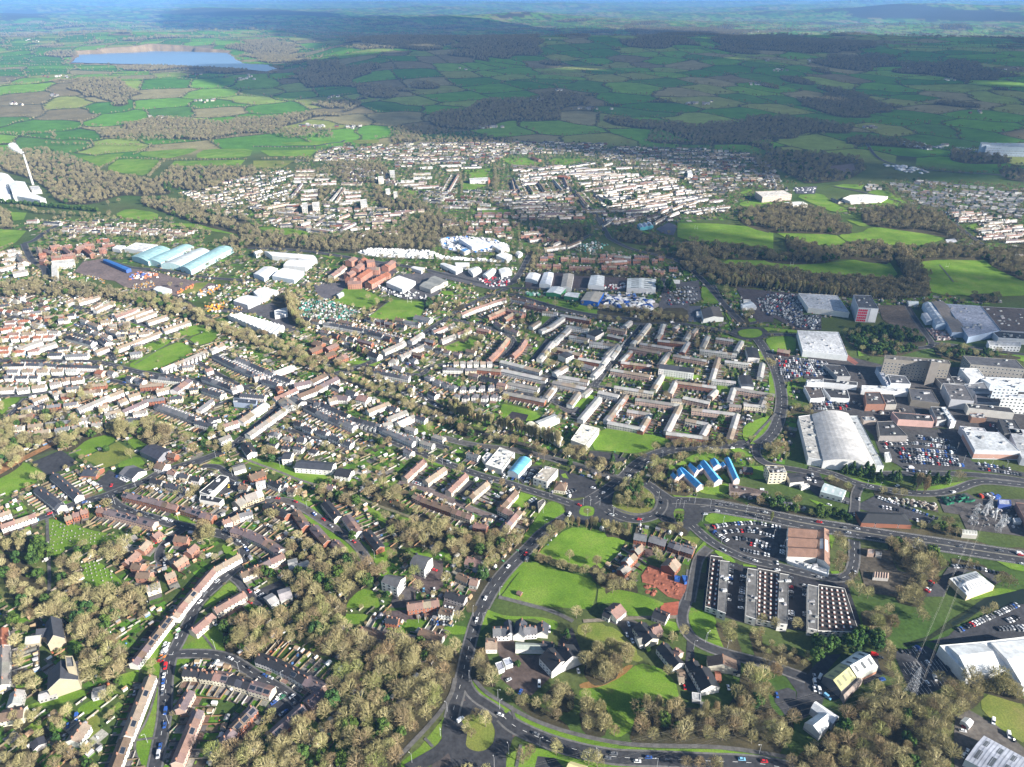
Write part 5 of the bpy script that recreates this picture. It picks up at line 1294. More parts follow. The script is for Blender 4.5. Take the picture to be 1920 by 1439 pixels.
# upper middle, second
fr(380,560,4.8)
R('-80,560 60,640 240,740 400,820 480,850',5,0);R('40,470 300,590 540,695 700,760 850,835 1000,930 1250,1050 1500,1150 1700,1250 1920,1350',6.5);R('2020,380 1900,440 1620,540 1340,640 1150,695 950,790 850,840 700,950 560,1080 400,1220 260,1340',7);R('340,800 620,760 760,800',4.5,0);R('150,520 300,620',4.5,0)
sheet('railway_bed',W('-380,-130 -80,60 300,330 600,440 900,580 1200,690 1500,800 1920,950 1920,985 1500,835 1200,725 900,610 600,470 300,360 -90,90 -400,-100'),(.075,.07,.06),'earth',1)
Ln('-60,160 200,300 500,420 900,590 1190,700','bare',5,.75,6);Ln('0,200 300,310 560,400 800,500 1000,590','fine',6,.8,4);Ln('350,290 620,360 800,430 1000,540 1200,600 1350,650','bare',5,.75,5);Ln('1250,690 1500,800 1800,920 1920,960','bare',5,.75,5);Ln('1480,660 1640,760 1800,820 1920,870','bare',5,.75,4);Ln('760,0 790,100 870,240','poplar',3,1.0,4);Ln('800,0 830,140 900,260','bare',5,.9,4)
G('0,270 140,300 100,340 0,370');G('1340,590 1420,560 1480,570 1440,600');G('1500,570 1620,570 1520,650 1480,640');G('1830,1190 1920,1150 1920,1200');path('1500,820 1920,960',2)
for q in ('1090,210 1230,230','1240,232 1450,270','1460,268 1780,350'):T(q,'w','d',8,ext=1)
for q,rf in (('1620,465 1810,375','i'),('1770,510 1930,435','i'),('60,455 180,400','i'),('620,660 800,595','l'),('250,805 345,770','i'),('460,705 545,685','i'),('1020,795 1205,700','n'),('850,865 1020,800','n'),('970,735 1100,670','n'),('820,765 960,735','v'),('640,890 840,800','p'),('700,985 800,940','g'),('400,1210 720,985','i'),('1480,1000 1670,925','i'),('1650,1070 1830,1000','i'),('1620,1120 1700,1100','i'),('20,640 80,620','p'),('180,1130 310,1090','p'),('140,1260 240,1220','i'),('1750,1110 1900,1040','i'),('1180,870 1310,880','v'),('1130,900 1200,880','i'),('1000,930 1100,930','d')):T(q,'w',rf,10,gard=rf not in 'nv')
for q,e_ in (('100,500 300,600 530,700',1),('305,520 460,590 640,670',-1),('0,695 260,790',1),('0,800 170,855',1),('1040,920 1310,1040',-1),('1330,1060 1600,1130',-1),('920,950 1140,1060 1360,1145',1),('1600,1150 1900,1280',1),('1540,640 1860,700',1),('540,720 680,760',1),('660,680 800,730',-1),('340,850 560,870',1)):T(q,'w','d',8,ext=e_)
T('560,930 330,1090','w','l',11,gard=False,label='long white terrace with a pale blue roof below the crossroads');T('680,780 700,820','b','o',9);T('1500,470 1590,500','w','k',10,5,9,gard=False,label='white chapel-like gabled building at the end of the bridge');T('1680,540 1750,545','w','i',10,6,9,gard=False,hip=True)
B('flat',6,(.06,.07,.09),(.3,.35,.45),'flat_roof_hall','hall','dark flat-roofed building beside the pale blue terrace','290,895 350,880 500,920 470,965 275,930',vents=2)if 0 else B('flat',6,(.06,.07,.09),(.3,.35,.45),'flat_roof_hall','hall','dark flat-roofed building beside the pale blue terrace','280,895 490,915 480,955 275,935',vents=2)
for q in ('1110,440 1200,400','1100,500 1180,470','1190,540 1285,500','960,460 1060,420','1000,380 1080,400'):T(q,'b','n',11,gard=False)
T('380,1290 440,1380','w','k',10,gard=False);T('730,890 800,960','w','i',14,gard=False);T('800,880 890,930','w','d',12,gard=False);T('1400,870 1490,890','w','v',12,gard=False)
B('multi',7,(.72,.72,.71),(.66,.64,.62),'factory','factory','long white factory roof with a saw-tooth front beside the railway','225,150 340,135 735,250 650,330',1.5,n=12);B('gable',7,(.68,.69,.70),(.62,.62,.62),'warehouse','warehouse','white warehouse just above the yellow plant yard','275,20 400,-30 560,-10 405,60',2)
B('flat',5,(.62,.63,.63),(.6,.6,.6),'offices','office','small white two-part office at the end of the poplar belt','645,110 760,80 765,140 650,160',vents=3)
Y('0,80 280,60 560,60 640,30 780,20 820,150 850,300 740,300 600,190 440,130 220,130',(.10,.095,.10));sheet('allotments',W('870,30 1110,40 1400,110 1400,180 1150,210 960,200 860,130'),(.12,.10,.07),'garden_ground',3)
JUNK=[(W('870,30 1110,40 1400,110 1400,180 1150,210 960,200 860,130'),260,[(.6,.6,.58),(.05,.25,.2),(.25,.22,.18),(.1,.15,.06),(.4,.4,.4)],2.0,'allotment_huts','jumble of green and white huts and frames covering the allotments')]
Wd('1340,140 1500,80 1640,-20 1660,0 1520,110 1400,210','bare',6,.7);t('fine','940,250 970,390 1060,560 1000,600 920,560',.95);t('cone','1340,430 1400,460',.9);t('orange','760,1170',.8);t('bare','1530,210 1480,500 850,340 620,1380 580,1370 80,1240 170,1190 230,1340 210,1380 960,1340 1100,1330 1160,1360 850,1010',.9);t('ever','720,340 740,350 70,1200 640,1300 1120,860',.9)
infill('-20,860 260,900 300,1040 150,1200 -20,1150','0,1000 260,920','mix','w','dkg');infill('840,980 1000,960 1600,1200 1900,1330 1700,1400 1100,1330 700,1240','900,1050 1600,1300','mix','w','dki',ext=1);infill('720,1220 1100,1300 1200,1420 800,1400 480,1300 600,1220','700,1260 1100,1330','det','w','dki',roads=False);infill('1540,700 1920,760 1920,870 1700,800','1560,720 1900,800','mix','w','d')
# upper middle, third
fr(760,560,4.8)
R('0,440 120,360 250,255 400,170 500,90 620,40 700,0 900,-80',7);R('420,190 600,230 760,270 860,310 960,350 985,400 930,470 860,540',5.5);R('0,680 150,700 230,605 500,590 800,590 1000,650 1200,695 1450,740 1700,790 1920,830',5.5);R('130,720 300,775 500,820 900,828 1200,880 1350,930 1500,1010 1570,990',5.5);R('1190,860 1290,730',5,0);R('1700,790 1800,650 1900,500 2000,400 2100,290 2150,220',7);R('1000,20 1300,80 1500,125 1700,170 1920,215 2100,230',6);R('1190,310 1320,180 1420,130',5);R('1150,560 1290,370',4.5,0);R('1480,270 1600,290',4,0)
for q in ('500,130 620,80','625,78 760,35','765,30 900,-10'):T(q,'w','p',9)
for q in ('740,150 800,125','800,125 915,75','890,170 965,125'):T(q,'m','t',9)
for q in ('750,535 840,450','840,448 920,345','960,500 1030,440','1030,440 1080,360','650,260 760,280'):T(q,'m','p',9)
T('810,200 880,245','c','v',9);T('905,250 1020,290','c','v',9)
for i in range(6):T(f'{435 + i * 60},{565 - i % 2 * 3} {480 + i * 60},{563 - i % 2 * 3}','w','i',9,unit=40)
for i in range(4):T(f'{490 + i * 85},{790 - i * 5} {545 + i * 85},{788 - i * 5}','w','g',10,unit=40,hip=True)
for i in range(5):T(f'{430 + i * 85},{855 + (i % 2) * 8} {490 + i * 85},{860 + (i % 2) * 8}','w','g',10,unit=40,hip=True)
for q in ('190,680 240,700','260,720 330,745','345,740 400,770','410,770 460,790'):T(q,'w','g',10,hip=True)
for q,wl,rf in (('340,620 520,625','w','g'),('540,630 640,630','c','g'),('650,620 860,640','b','i'),('870,635 1270,720','w','l'),('860,555 1220,645','w','l'),('925,750 1200,805','w','i'),('885,838 1260,912','b','i'),('830,755 910,770','p','p'),('1130,245 1205,195','w','l'),('1215,280 1310,240','w','l'),('1310,240 1420,160','w','l'),('1340,385 1475,255','w','l'),('1205,535 1330,380','w','l'),('1235,110 1370,125','w','l'),('1400,140 1665,185','b','l'),('1450,240 1650,270','w','l'),('1480,330 1650,360','w','l'),('1660,385 1900,415','w','l'),('1370,440 1580,500','b','l'),('1560,530 1760,565','b','l'),('1770,580 1875,450','w','l'),('1340,665 1445,600','w','l'),('1380,690 1650,735','w','l'),('1690,685 1775,600','w','l'),('1330,740 1620,800','w','i'),('1600,850 1665,800','w','i'),('1260,885 1340,780','w','i'),('1480,945 1560,835','w','i'),('1740,830 1920,870','w','l'),('1575,1080 1745,880','w','l'),('1810,1090 1925,945','w','l'),('1600,590 1700,620','w','g')):T(q,wl,rf,9,5,6.6,ch=False)
for q in ('1410,520 1480,490','1670,330 1750,285'):T(q,'w','k',14,7,7.6,ch=False,gard=False)
T('1050,90 1070,80','w','i',8);infill('970,-60 1180,0 1160,180 1000,180 930,60','980,40 1180,100','mix','wm','ip',roads=False);infill('-20,460 200,560 140,660 -20,640','0,500 200,600','mix','w','id');infill('-80,700 120,760 350,920 330,1000 -100,820','0,760 340,960','mix','w','kd',ext=1);infill('-100,1010 0,1000 160,1090 60,1160 -140,1060','-100,1020 150,1100','mix','w','g',ext=1);infill('-80,1200 200,1130 420,1230 480,1330 380,1400 -60,1300','0,1240 400,1360','semi','w','gi',ext=0)
T('90,150 230,180','w','g',12,gard=False);T('40,370 150,300','w','i',10);T('-20,500 180,400','w','i',9,ext=1);infill('240,320 420,220 640,300 560,400 300,420','260,380 560,260','mix','w','ip',roads=False)
Y('300,420 420,360 560,300 600,330 380,430',(.14,.12,.10));G('320,450 480,385 580,350 650,370 600,470 500,495 400,480');G('1195,260 1240,150 1310,160 1270,220');G('860,960 900,950 1240,1040 1180,1100 1080,1110 850,1080');Y('905,1080 960,1020 1110,1050 1080,1110',(.04,.035,.04),'playground');G('1660,1360 1760,1165 2000,1200 2300,1240 2400,1290 2260,1350 2060,1400 1880,1380');Y('1660,1370 1880,1395 2000,1450 1900,1500 1640,1440',(.05,.048,.05),'playground')
G('330,780 400,830 400,890 440,900 400,840');G('1520,960 1600,900 1700,830 1740,850 1560,1050 1480,1040');G('1340,950 1500,1000 1500,1030 1400,1010');Y('1330,950 1560,1000 1570,1040 1450,1040',(.09,.08,.08));G('1780,370 1900,350 1920,400 1760,385');G('40,1200 160,1130 280,1160 200,1210');G('1060,0 1400,50 1680,110 1900,150 1900,180 1600,140 1300,80 1060,30');G('1000,290 1060,290 1100,350 1060,340')
B('gable',5,(.66,.62,.48),(.6,.56,.46),'school','school','long cream-roofed school wing behind the row of poplars','1085,1130 1140,1105 1420,1250 1390,1310',1.5);B('gable',5,(.66,.66,.62),(.55,.55,.5),'school','school','upper white-roofed school wing meeting the cream wing at an angle','1165,1110 1340,1040 1392,1085 1225,1160',1.5);B('flat',8,(.70,.67,.58),(.68,.66,.6),'school_hall','school','white cubic school hall beside the green field','1490,1275 1590,1130 1745,1170 1625,1325',vents=3)
sheet('railway_bed',W('0,890 300,1010 650,1190 1100,1310 1400,1400 1400,1430 1090,1340 640,1220 290,1045 0,925'),(.075,.07,.06),'earth',1)
Ln('400,1010 560,1070 750,1130 1000,1200 1200,1260 1390,1320','poplar',2.6,.95,1.5);Ln('420,980 600,1050','poplar',3,.9,2);Ln('0,950 200,1050 420,1130','bare',5,.8,4);Wd('380,1080 560,1100 650,1160 640,1210 500,1210 400,1130','bare',6,.9,mixin=.6);Ln('700,1210 850,1260 1000,1300 1150,1350 1300,1390','bare',6,.85,4);Wd('1440,1300 1500,1290 1640,1380 1640,1430 1460,1400','bare',6,.9)
Wd('440,240 540,250 580,330 520,380 430,320','fine',7,.9);Wd('600,400 700,400 700,500 610,500','fine',7,.9);t('fine','1340,480 1290,600 1330,600 1280,520 1570,620 1540,600 1610,280 1350,60 1660,100 1050,220 900,900 1760,90',.9);t('cone','1140,150 1100,180 1160,200 1500,40',1);t('bare','680,360 370,260 480,640 160,570 1180,880 240,370',.85);t('orange','190,570',.7)
# upper middle, fourth
fr(1140,560,4.8)
R('940,-120 1000,0 1080,100 1150,190 1180,230',7.5);R('1275,265 1180,275 1135,300 1140,335 1200,365 1290,375 1380,360 1420,330 1410,295 1360,270',8,0,False,closed=True);R('1350,375 1400,440 1450,540 1500,620 1540,740 1565,880 1560,1000 1525,1140 1470,1230 1400,1290 1350,1320',11);R('1420,325 1700,330 1780,340 1900,330',6.5,0);R('1190,230 1340,225 1430,180 1500,140',6,0);R('200,225 600,220 900,265 1050,295 1140,330',6,0);R('1430,470 1500,520 1700,530',5,0)
R('1340,1320 1328,1370 1345,1430 1400,1480 1520,1520 1700,1545 1900,1590',6.5,0)
G('1160,290 1240,272 1340,275 1395,305 1380,345 1290,358 1190,345');G('1000,320 1100,345 1300,400 1300,420 1180,385 1010,350');G('1410,375 1480,345 1690,345 1690,470 1600,510 1480,490');G('1400,265 1480,260 1520,290 1430,300');G('820,40 900,0 980,10 1000,50 880,50');G('1040,110 1090,160 1130,230 1060,260 1040,250 1100,220');G('1200,190 1340,180 1350,220 1220,225');G('1500,270 1700,290 1700,310 1520,300')
G('1210,1250 1215,1160 1290,1110 1430,1060 1460,1070 1250,1300');G('1270,1310 1500,1055 1515,1100 1480,1190 1400,1270 1310,1320');path('1250,1310 1510,1040',2.5);G('500,680 600,690 860,690 830,740 520,735');G('980,770 1110,775 1090,870 990,870');G('1445,660 1500,660 1540,780 1545,900 1450,890');G('0,360 110,370 110,410 40,400');G('500,560 590,500 590,590 540,600');G('1330,480 1400,470 1410,560 1330,550');G('490,750 560,750 540,860 490,820');G('1560,800 1640,790 1660,880 1580,880');G('1100,1360 1180,1350 1330,1420 1200,1430')
for q,wl in (('0,255 165,285','w'),('0,320 135,350','b'),('150,240 205,195','w'),('220,400 300,315','w'),('305,305 372,220','w'),('440,355 480,300','w'),('475,300 500,225','w'),('600,262 628,240','w'),('690,370 742,285','w'),('755,305 795,262','w'),('450,368 700,395','b'),('670,475 722,385','w'),('290,395 575,440','w'),('190,430 475,480','w'),('115,560 205,465','w'),('120,565 390,598','b'),('465,590 548,478','w'),('590,502 888,550','w'),('28,630 380,690','w'),('410,805 490,680','w'),('60,785 410,840','w'),('975,348 1130,372','w'),('850,430 905,320','w'),('1155,465 1205,375','w'),('830,455 1160,495','w'),('935,725 995,525','w'),('1055,555 1262,580','w'),('935,722 1150,745','w'),('1370,700 1395,570','w'),('555,845 612,735','w'),('600,740 975,790','w'),('570,900 660,905','c'),('680,880 915,930','w'),('920,870 975,815','w'),('1100,905 1135,798','w'),('1140,800 1500,860','w'),('1375,970 1412,880','w'),('1225,945 1430,965','w'),('1095,950 1200,960','p'),('0,1080 165,860','w'),('250,895 640,950','w'),('175,1000 375,1030','w'),('290,1180 380,1030','w'),('0,1105 320,1165','w'),('530,1185 650,950','w'),('755,985 1140,1030','w'),('1095,1255 1165,1030','w'),('700,1080 900,1120','w'),('850,1220 905,1125','w'),('525,1200 900,1245','b'),('-20,500 90,400','w')):T(q,random.choice('gpbc')if wl=='w' else wl,random.choice('lli'),8.2,5,6.6,ch=False)
for q in ('1290,440 1315,530','1230,690 1258,790'):T(q,'w','k',14,7,7.6,ch=False,gard=False)
T('462,605 775,645','w','k',12,10,10.6,ch=False,gard=False,label='tall white balconied slab of flats in the middle of the flat-roofed estate')
T('100,420 30,520','w','l',9,5,6.6,ch=False)
B('gable',6,(.10,.085,.075),(.66,.66,.64),'warehouse','warehouse','dark-roofed warehouse with a white gable below the ring road','835,100 1000,75 1042,172 860,185',3);Y('710,70 830,70 850,190 1040,200 720,215',(.10,.105,.13));B('flat',4,(.6,.6,.6),(.62,.62,.62),'annexe','annexe','small white annexe left of the dark-roofed warehouse','795,120 845,120 845,150 800,150')
B('barrel',4,(.45,.47,.50),(.5,.5,.5),'petrol_station','petrol station','curved grey filling station canopy at the corner of the big car park','1195,45 1330,60 1335,85 1200,80',1);B('flat',3.5,(.6,.6,.6),(.6,.6,.6),'kiosk','kiosk','white kiosk behind the filling station canopy','1220,10 1280,12 1285,30 1222,30')
Y('1330,20 1500,-60 1740,-40 1760,150 1920,150 1920,290 1700,285 1500,180 1400,130',(.075,.065,.07),'car_park');carpark('1390,30 1520,-40 1730,-30 1750,150 1910,160 1900,250 1720,270 1560,170 1430,130','1400,-20 1700,40',.75,aisle=11.5)
Y('1510,540 1700,530 1920,570 1920,640 1840,720 1760,700 1600,760 1540,700',(.065,.06,.065),'car_park');carpark('1530,550 1700,540 1920,570 1920,640 1840,700 1760,700 1600,740 1550,680','1520,560 1900,600',.7,aisle=12);T('1530,450 1640,470','b','p',9,gard=False)
C('1225,1050 1215,1110',.9);C('1270,1060 1260,1120',.9);C('900,620 885,740',.8);C('250,250 130,420 20,600',.45,par=True);C('100,600 330,640',.6);C('500,870 540,900',.8);C('700,1150 850,1170',.8);C('80,1060 230,1080',.8);C('1000,880 1050,980',.7);C('560,200 660,330',.5)
t('fine','300,190 1460,600 1440,580 1480,610 520,880 90,200',.8);Wd('560,80 720,120 720,200 600,200 400,150','fine',6.5,.7);Wd('60,90 480,90 520,130 300,150 60,130','bare',6.5,.7);t('ever','420,540 370,530 280,780 450,1050 430,1080 1000,1110 1020,1080',.9);Ln('640,1290 780,1300','bare',5,.6,3);Wd('900,1230 1050,1230 1050,1300 900,1300','fine',6.5,.7);Ln('500,1330 780,1310 1150,1280','bush',3,1,3);Wd('1600,920 1740,950 1880,970 1880,1010 1740,1000 1620,1010','bare',6,.7);Ln('1440,880 1420,1010','bare',5,.6,2);Ln('800,330 810,450','bare',5,.6,2);Wd('780,200 1000,240 1000,290 800,270','bare',6,.6);t('bare','1270,130 1290,120 1300,140',.7)
fr(1520,820,4.8)
JUNK+=[(W('680,540 1130,610 1140,670 1000,640 760,590'),50,[(.3,.25,.2),(.5,.5,.48),(.12,.1,.09)],1.8,'scrap_heaps','low scrap and rubble on the brown ground left of the green skips'),(W('1480,510 1680,520 1700,560 1600,560 1500,540'),22,[(.6,.6,.6),(.4,.05,.03),(.03,.08,.3),(.1,.1,.1)],2.4,'lorries','lorries and cars along the top of the substation yard'),(W('1420,600 1880,640 1880,860 1440,800'),70,[(.3,.3,.3),(.45,.45,.45),(.15,.15,.14)],1.3,'switchgear','grey switchgear standing on the substation ground')]
fr(1520,540,4.8)
JUNK+=[(W('420,1050 560,1060 860,1100 1300,1230 1290,1260 700,1190 430,1140'),50,[(.55,.55,.55),(.2,.2,.2),(.1,.1,.12),(.35,.3,.25)],2.0,'street_clutter','vans, stalls and shelters in the streets of the shopping centre'),(W('1030,370 1240,400 1310,470 1130,480'),60,[(.5,.3,.25),(.55,.5,.48),(.2,.2,.2)],1.8,'stock_piles','pinkish piles of goods in the yard behind the factories')]
fr(1140,820,4.8)
JUNK+=[(W('1120,520 1500,560 1780,650 1760,665 1400,585 1110,535'),36,[(.55,.55,.55),(.1,.1,.12),(.2,.2,.22)],2.0,'yard_cars','cars and skips along the track above the dual carriageway')]
# shopping centre
fr(1520,540,4.8)
def FB(h,rc,wc_,lab,s,v=3,w=0,cat='building',name='centre_building',**k):B('flat',h,rc,wc_,name,cat,lab,s,vents=v,win=w,**k)
DK=(.05,.05,.055);LT=(.45,.46,.48);WH=(.62,.63,.64);BR=(.10,.085,.08)
FB(8,(.42,.44,.48),(.66,.64,.6),'flat grey-roofed superstore with a long white front above the car park','-110,50 240,70 350,225 -20,180',8,name='superstore',cat='superstore')
FB(21,(.08,.085,.10),(.40,.42,.46),'tall grey and red tower with an angled white corner','385,65 540,70 612,190 430,180',5,0,cat='tower',name='office_tower')
tw_=[o for o in scene.collection.objects if o.name=='office_tower'][0]
(ax_,ay_),(bx_,by_)=P(*S('430,180')[0],21),P(*S('612,190')[0],21)
for nm_,f0_,f1_,z0_,z1_,c_ in (('red_facade',.03,.5,1,20,(.42,.015,.04)),('white_facade',.62,.99,1,21,(.66,.67,.68))):
 m_=MB();n_=5 if nm_[0]=='r' else 1;o_=-.25
 for i in range(n_):
  for j in range(n_):
   fa,fb=f0_+(f1_-f0_)*(i+.08*(n_>1))/n_,f0_+(f1_-f0_)*(i+1-.15*(n_>1))/n_;za,zb=z0_+(z1_-z0_)*j/n_,z0_+(z1_-z0_)*(j+1-.25*(n_>1))/n_
   m_.face([(ax_+(bx_-ax_)*f-tw_.location.x,ay_+(by_-ay_)*f+o_-tw_.location.y,z)for f,z in ((fa,za),(fb,za),(fb,zb),(fa,zb))],jit(c_,.2 if n_>1 else .01),'wall_render')
 m_.build(nm_,tw_)
FB(8,(.50,.51,.53),(.60,.62,.62),'broad white-roofed store with a patched roof','-120,385 250,400 335,612 -70,570',9,name='store',cat='store')
FB(26,(.13,.12,.11),(.26,.235,.20),'long weathered concrete office slab with a grid of balconies','668,605 1240,652 1262,688 665,640',6,7,cat='office',name='office_slab')
FB(31,(.10,.10,.10),(.22,.20,.18),'dark lift tower rising out of the concrete office slab','1085,640 1160,645 1165,672 1085,668',2,cat='tower',name='lift_tower')
FB(14,(.09,.09,.10),(.30,.28,.25),'long grey multi-level car park with open decks at the right edge','1372,612 1850,650 1930,735 1440,690',2,3,cat='car park',name='multistorey_car_park')
FB(10,WH,WH,'white angled roof of the hospital-like complex','1342,722 1505,728 1560,800 1440,832',2);FB(9,WH,(.5,.55,.6),'wide white roof behind the white tower blocks','1500,800 1960,822 1960,880 1620,868',5)
FB(20,(.55,.58,.62),(.55,.60,.66),'white tower block with rows of windows, upper one at the right edge','1660,870 1860,880 1880,910 1650,900',2,5,cat='tower',name='tower_block');FB(20,(.55,.58,.62),(.62,.63,.62),'white tower block with rows of windows, lower one at the right edge','1755,955 1990,965 1990,1000 1725,985',2,5,cat='tower',name='tower_block')
for i,(h,rc,s,lab,wc_)in enumerate(((12,(.12,.115,.12),'1190,860 1392,880 1472,1022 1262,1005','square dark-roofed block with tall pale sides in the shopping centre',(.4,.4,.42)),(8,(.09,.09,.10),'880,905 1090,920 1162,1042 905,1010','wide dark-roofed block left of the pale-sided one',(.2,.18,.15)),(9,(.075,.065,.065),'488,940 625,940 672,1050 500,1050','dark-roofed block with a red-brick front',(.26,.13,.09)),(7,DK,'635,955 742,960 775,1052 680,1052','narrow dark roof right of the red-brick front',(.35,.33,.3)),(6,DK,'110,900 330,920 352,1000 180,990','dark flat shop roof with white parapets at the left of the centre',WH),(6,BR,'-60,885 90,895 130,990 0,1000','brown parking deck roof at the left of the centre',WH),(6,DK,'120,690 300,700 360,800 240,800','dark L-shaped roof beside the upper car park',(.3,.3,.3)),(9,(.10,.105,.12),'690,780 850,795 902,868 720,862','dark roof with white edges below the office slab',WH),(8,DK,'730,1120 1085,1150 1112,1205 790,1185','long dark roof over a pink-windowed wall',(.5,.32,.28)),(9,DK,'1395,1040 1790,1078 1835,1128 1420,1082','long dark-roofed office with a white window wall',(.52,.5,.46)),(7,(.30,.28,.27),'1430,1130 1552,1130 1582,1178 1450,1168','square grey-brown roof in front of the long white office',(.22,.13,.09)),(7,DK,'1080,1070 1180,1075 1220,1190 1140,1200','black roof left of the white wedge',(.35,.35,.35)),(8,(.62,.66,.70),'1175,1075 1215,1075 1310,1200 1265,1212','bright white wedge-shaped roof',WH),(8,DK,'1690,1180 1832,1188 1912,1312 1745,1312','black flat roof near the cinema',(.10,.10,.10)),(8,(.42,.42,.44),'1340,1245 1560,1265 1592,1308 1385,1300','grey-white roof above the cinema',(.45,.45,.48)),(6,(.30,.31,.32),'455,1160 562,1160 592,1198 480,1198','small grey roof above the curved retail hall',(.3,.25,.22)),(7,DK,'600,1205 742,1200 872,1335 622,1335','large black roof with two skylights above the car park',(.25,.23,.22)),(7,(.55,.56,.57),'460,880 620,885 880,900 880,938 620,930 460,915','white covered mall roof across the centre',WH),(7,(.45,.46,.47),'-40,830 90,828 112,855 -30,858','white ribbed mall roof at the left',WH),(7,DK,'110,820 420,850 420,880 110,850','thin dark roof with a pale edge along the mall',WH),(6,DK,'1250,800 1340,800 1400,870 1300,860','dark roof behind the square dark block',(.3,.3,.3)),(8,(.35,.37,.42),'590,715 640,712 715,880 690,885','thin grey-blue slab left of the dark white-edged roof',(.35,.4,.48)),(7,DK,'1110,790 1240,760 1300,860 1180,870','dark deck under the office slab',(.28,.28,.28)),(9,(.2,.2,.21),'1380,870 1560,850 1620,940 1480,940','grey stepped roofs left of the white tower blocks',(.4,.42,.46)),(7,(.07,.07,.08),'1480,950 1680,960 1720,1040 1500,1030','dark roofs under the white tower blocks',(.35,.35,.37)))):
 if s.count(',')==4:FB(h,rc,wc_,lab,s,4)
 else:B('poly',h,rc,wc_,'mall_roof','building',lab,s,vents=3,mat='flat_roof_felt')
B('gable',8,(.30,.35,.42),(.45,.55,.66),'factory','factory','narrow blue-grey factory roof, leftmost of the right-edge factories','1010,140 1080,130 1235,325 1130,335',2,skyl=6,vcol=(.6,.6,.6));B('gable',7,(.5,.5,.52),(.5,.55,.6),'shed','shed','white roofed shed attached to the narrow blue-grey factory','1000,230 1060,228 1110,290 1045,295',1)
B('multi',8,(.20,.17,.15),(.34,.42,.55),'factory','factory','brown and blue striped factory roof between two blue ones','1085,125 1190,115 1405,400 1275,400',2,n=2);B('flat',9,(.34,.36,.44),(.34,.42,.55),'factory','factory','big lilac-grey factory roof with stains at the right edge','1215,145 1530,165 1700,385 1420,445',vents=16);B('flat',9,(.10,.08,.075),(.3,.3,.33),'factory','factory','big brown factory roof cut by the right edge','1540,168 1960,190 1960,400 1715,385',vents=16);B('flat',7,(.5,.5,.5),WH,'office','office','white two-storey office in front of the brown factory','1590,478 1890,488 1892,532 1610,522',win=2,vents=2);B('flat',8,DK,WH,'workshop','workshop','dark roof with white ridges in front of the brown factory','1625,385 1960,410 1960,465 1690,450',vents=8)
B('gable',4,(.62,.66,.66),WH,'shed','shed','small white shed at the head of the service road','870,118 970,120 972,150 885,148',1)
sheet('waste_ground',W('600,160 850,160 960,300 1020,440 850,420 650,290'),(.13,.105,.085),'earth',3);Y('1030,360 1240,400 1310,470 1130,480',(.26,.18,.17));R('860,150 930,270 1020,400 1100,500 1070,540 960,545',6,0);R('1100,500 1300,520 1600,560 1960,610',5,0);G('1690,600 1960,610 1960,680 1850,650');G('420,560 560,545 560,600 430,620');G('840,500 1050,500 1050,530 900,530')
Y('-20,430 300,610 660,700 1400,720 1960,760 1960,1480 1300,1480 1300,1250 560,1330 340,1140 0,1120 -20,800',(.07,.065,.065),'pavement_area');sheet('brick_paving',W('270,440 330,600 430,680 400,700 300,640 250,420'),(.22,.09,.07),'paving',3)
Wd('300,400 480,340 620,330 850,350 1050,430 1050,520 900,560 760,600 500,580 380,500','ever',7.5,1.0,mixin=.2);Wd('1110,480 1340,480 1600,560 1900,590 1900,620 1350,650 1150,590','ever',8,.9,mixin=.4);Wd('400,610 560,620 560,850 470,800 450,700','bare',8,.7,False);Wd('920,830 1090,850 1080,900 940,890','ever',7,.5,False)
Y('-60,640 160,660 190,810 -60,820',(.06,.055,.06),'car_park');carpark('-50,650 150,665 170,790 -50,800','-50,680 150,690',.85,aisle=11);carpark('0,250 230,240 240,370 0,380','0,260 220,300',.7,aisle=12);C('330,1030 420,1040',.7);carpark('0,1010 330,1030 380,1110 0,1100','0,1020 330,1050',.5,aisle=12);C('1600,1240 1680,1260 1720,1330',.6);C('420,740 460,830',.7,par=True)
# the far town, left
fr(0,240,4)
for s in ('350,140 480,130 1000,140 860,250 760,300 680,260 540,200','790,310 900,230 1240,242 1110,362 900,340','1020,205 1160,145 1500,155 1420,195 1250,235','1470,200 1540,160 1900,158 1870,225 1480,232','1280,285 1310,250 1840,242 1800,285','850,655 960,605 1190,640 1180,695 1000,692','1190,715 1500,722 1860,800 1800,810 1580,775','-20,760 200,775 120,860 -20,940','420,65 500,20 760,20 760,80 600,82','0,100 400,95 440,120 100,140','0,20 380,20 330,50 0,60','1300,100 1560,95 1560,115 1320,115','1740,695 1920,720 1920,760 1780,740','60,630 200,640 180,690 100,700','1810,60 1960,60 1960,110 1840,100','1400,640'):
 if len(s)>12:G(s)
Wd('-20,170 350,160 560,220 780,330 1150,385 1300,290 1920,285 1920,345 1500,470 1200,420 1300,480 1100,500 900,490 700,560 450,560 330,430 250,380 -20,300','bare',11,1.0,mixin=.03);Wd('1080,510 1500,560 1920,700 2020,900 1900,890 1600,850 1850,800 1500,715 1200,610 1050,560','bare',10,1.0);Wd('-20,1160 300,1130 520,1130 900,1220 1200,1290 1500,1340 1540,1439 1300,1400 900,1280 560,1260 200,1250 -20,1300','bare',8,.9,mixin=.1);Ln('-20,555 200,570 400,590 740,620','ever',5,.9,2);Ln('100,590 350,640 700,660 860,640','bare',9,.8,6);Wd('760,20 1900,0 1900,40 1500,90 1000,100 780,80','far' if 0 else 'bare',12,1.0);Wd('0,600 80,620 100,740 0,750','poplar',8,.9)
Ln('350,130 1000,135 1250,150','bare',10,.7,5);Ln('760,300 900,225 1250,238','bare',9,.6,3);Ln('1240,240 1300,240 1860,235','bare',9,.6,3);Ln('1240,240 1110,370','bare',9,.8,3);Ln('1000,200 1170,140','bare',10,.6,3);Ln('0,60 400,60 420,90','bare',11,.8,5)
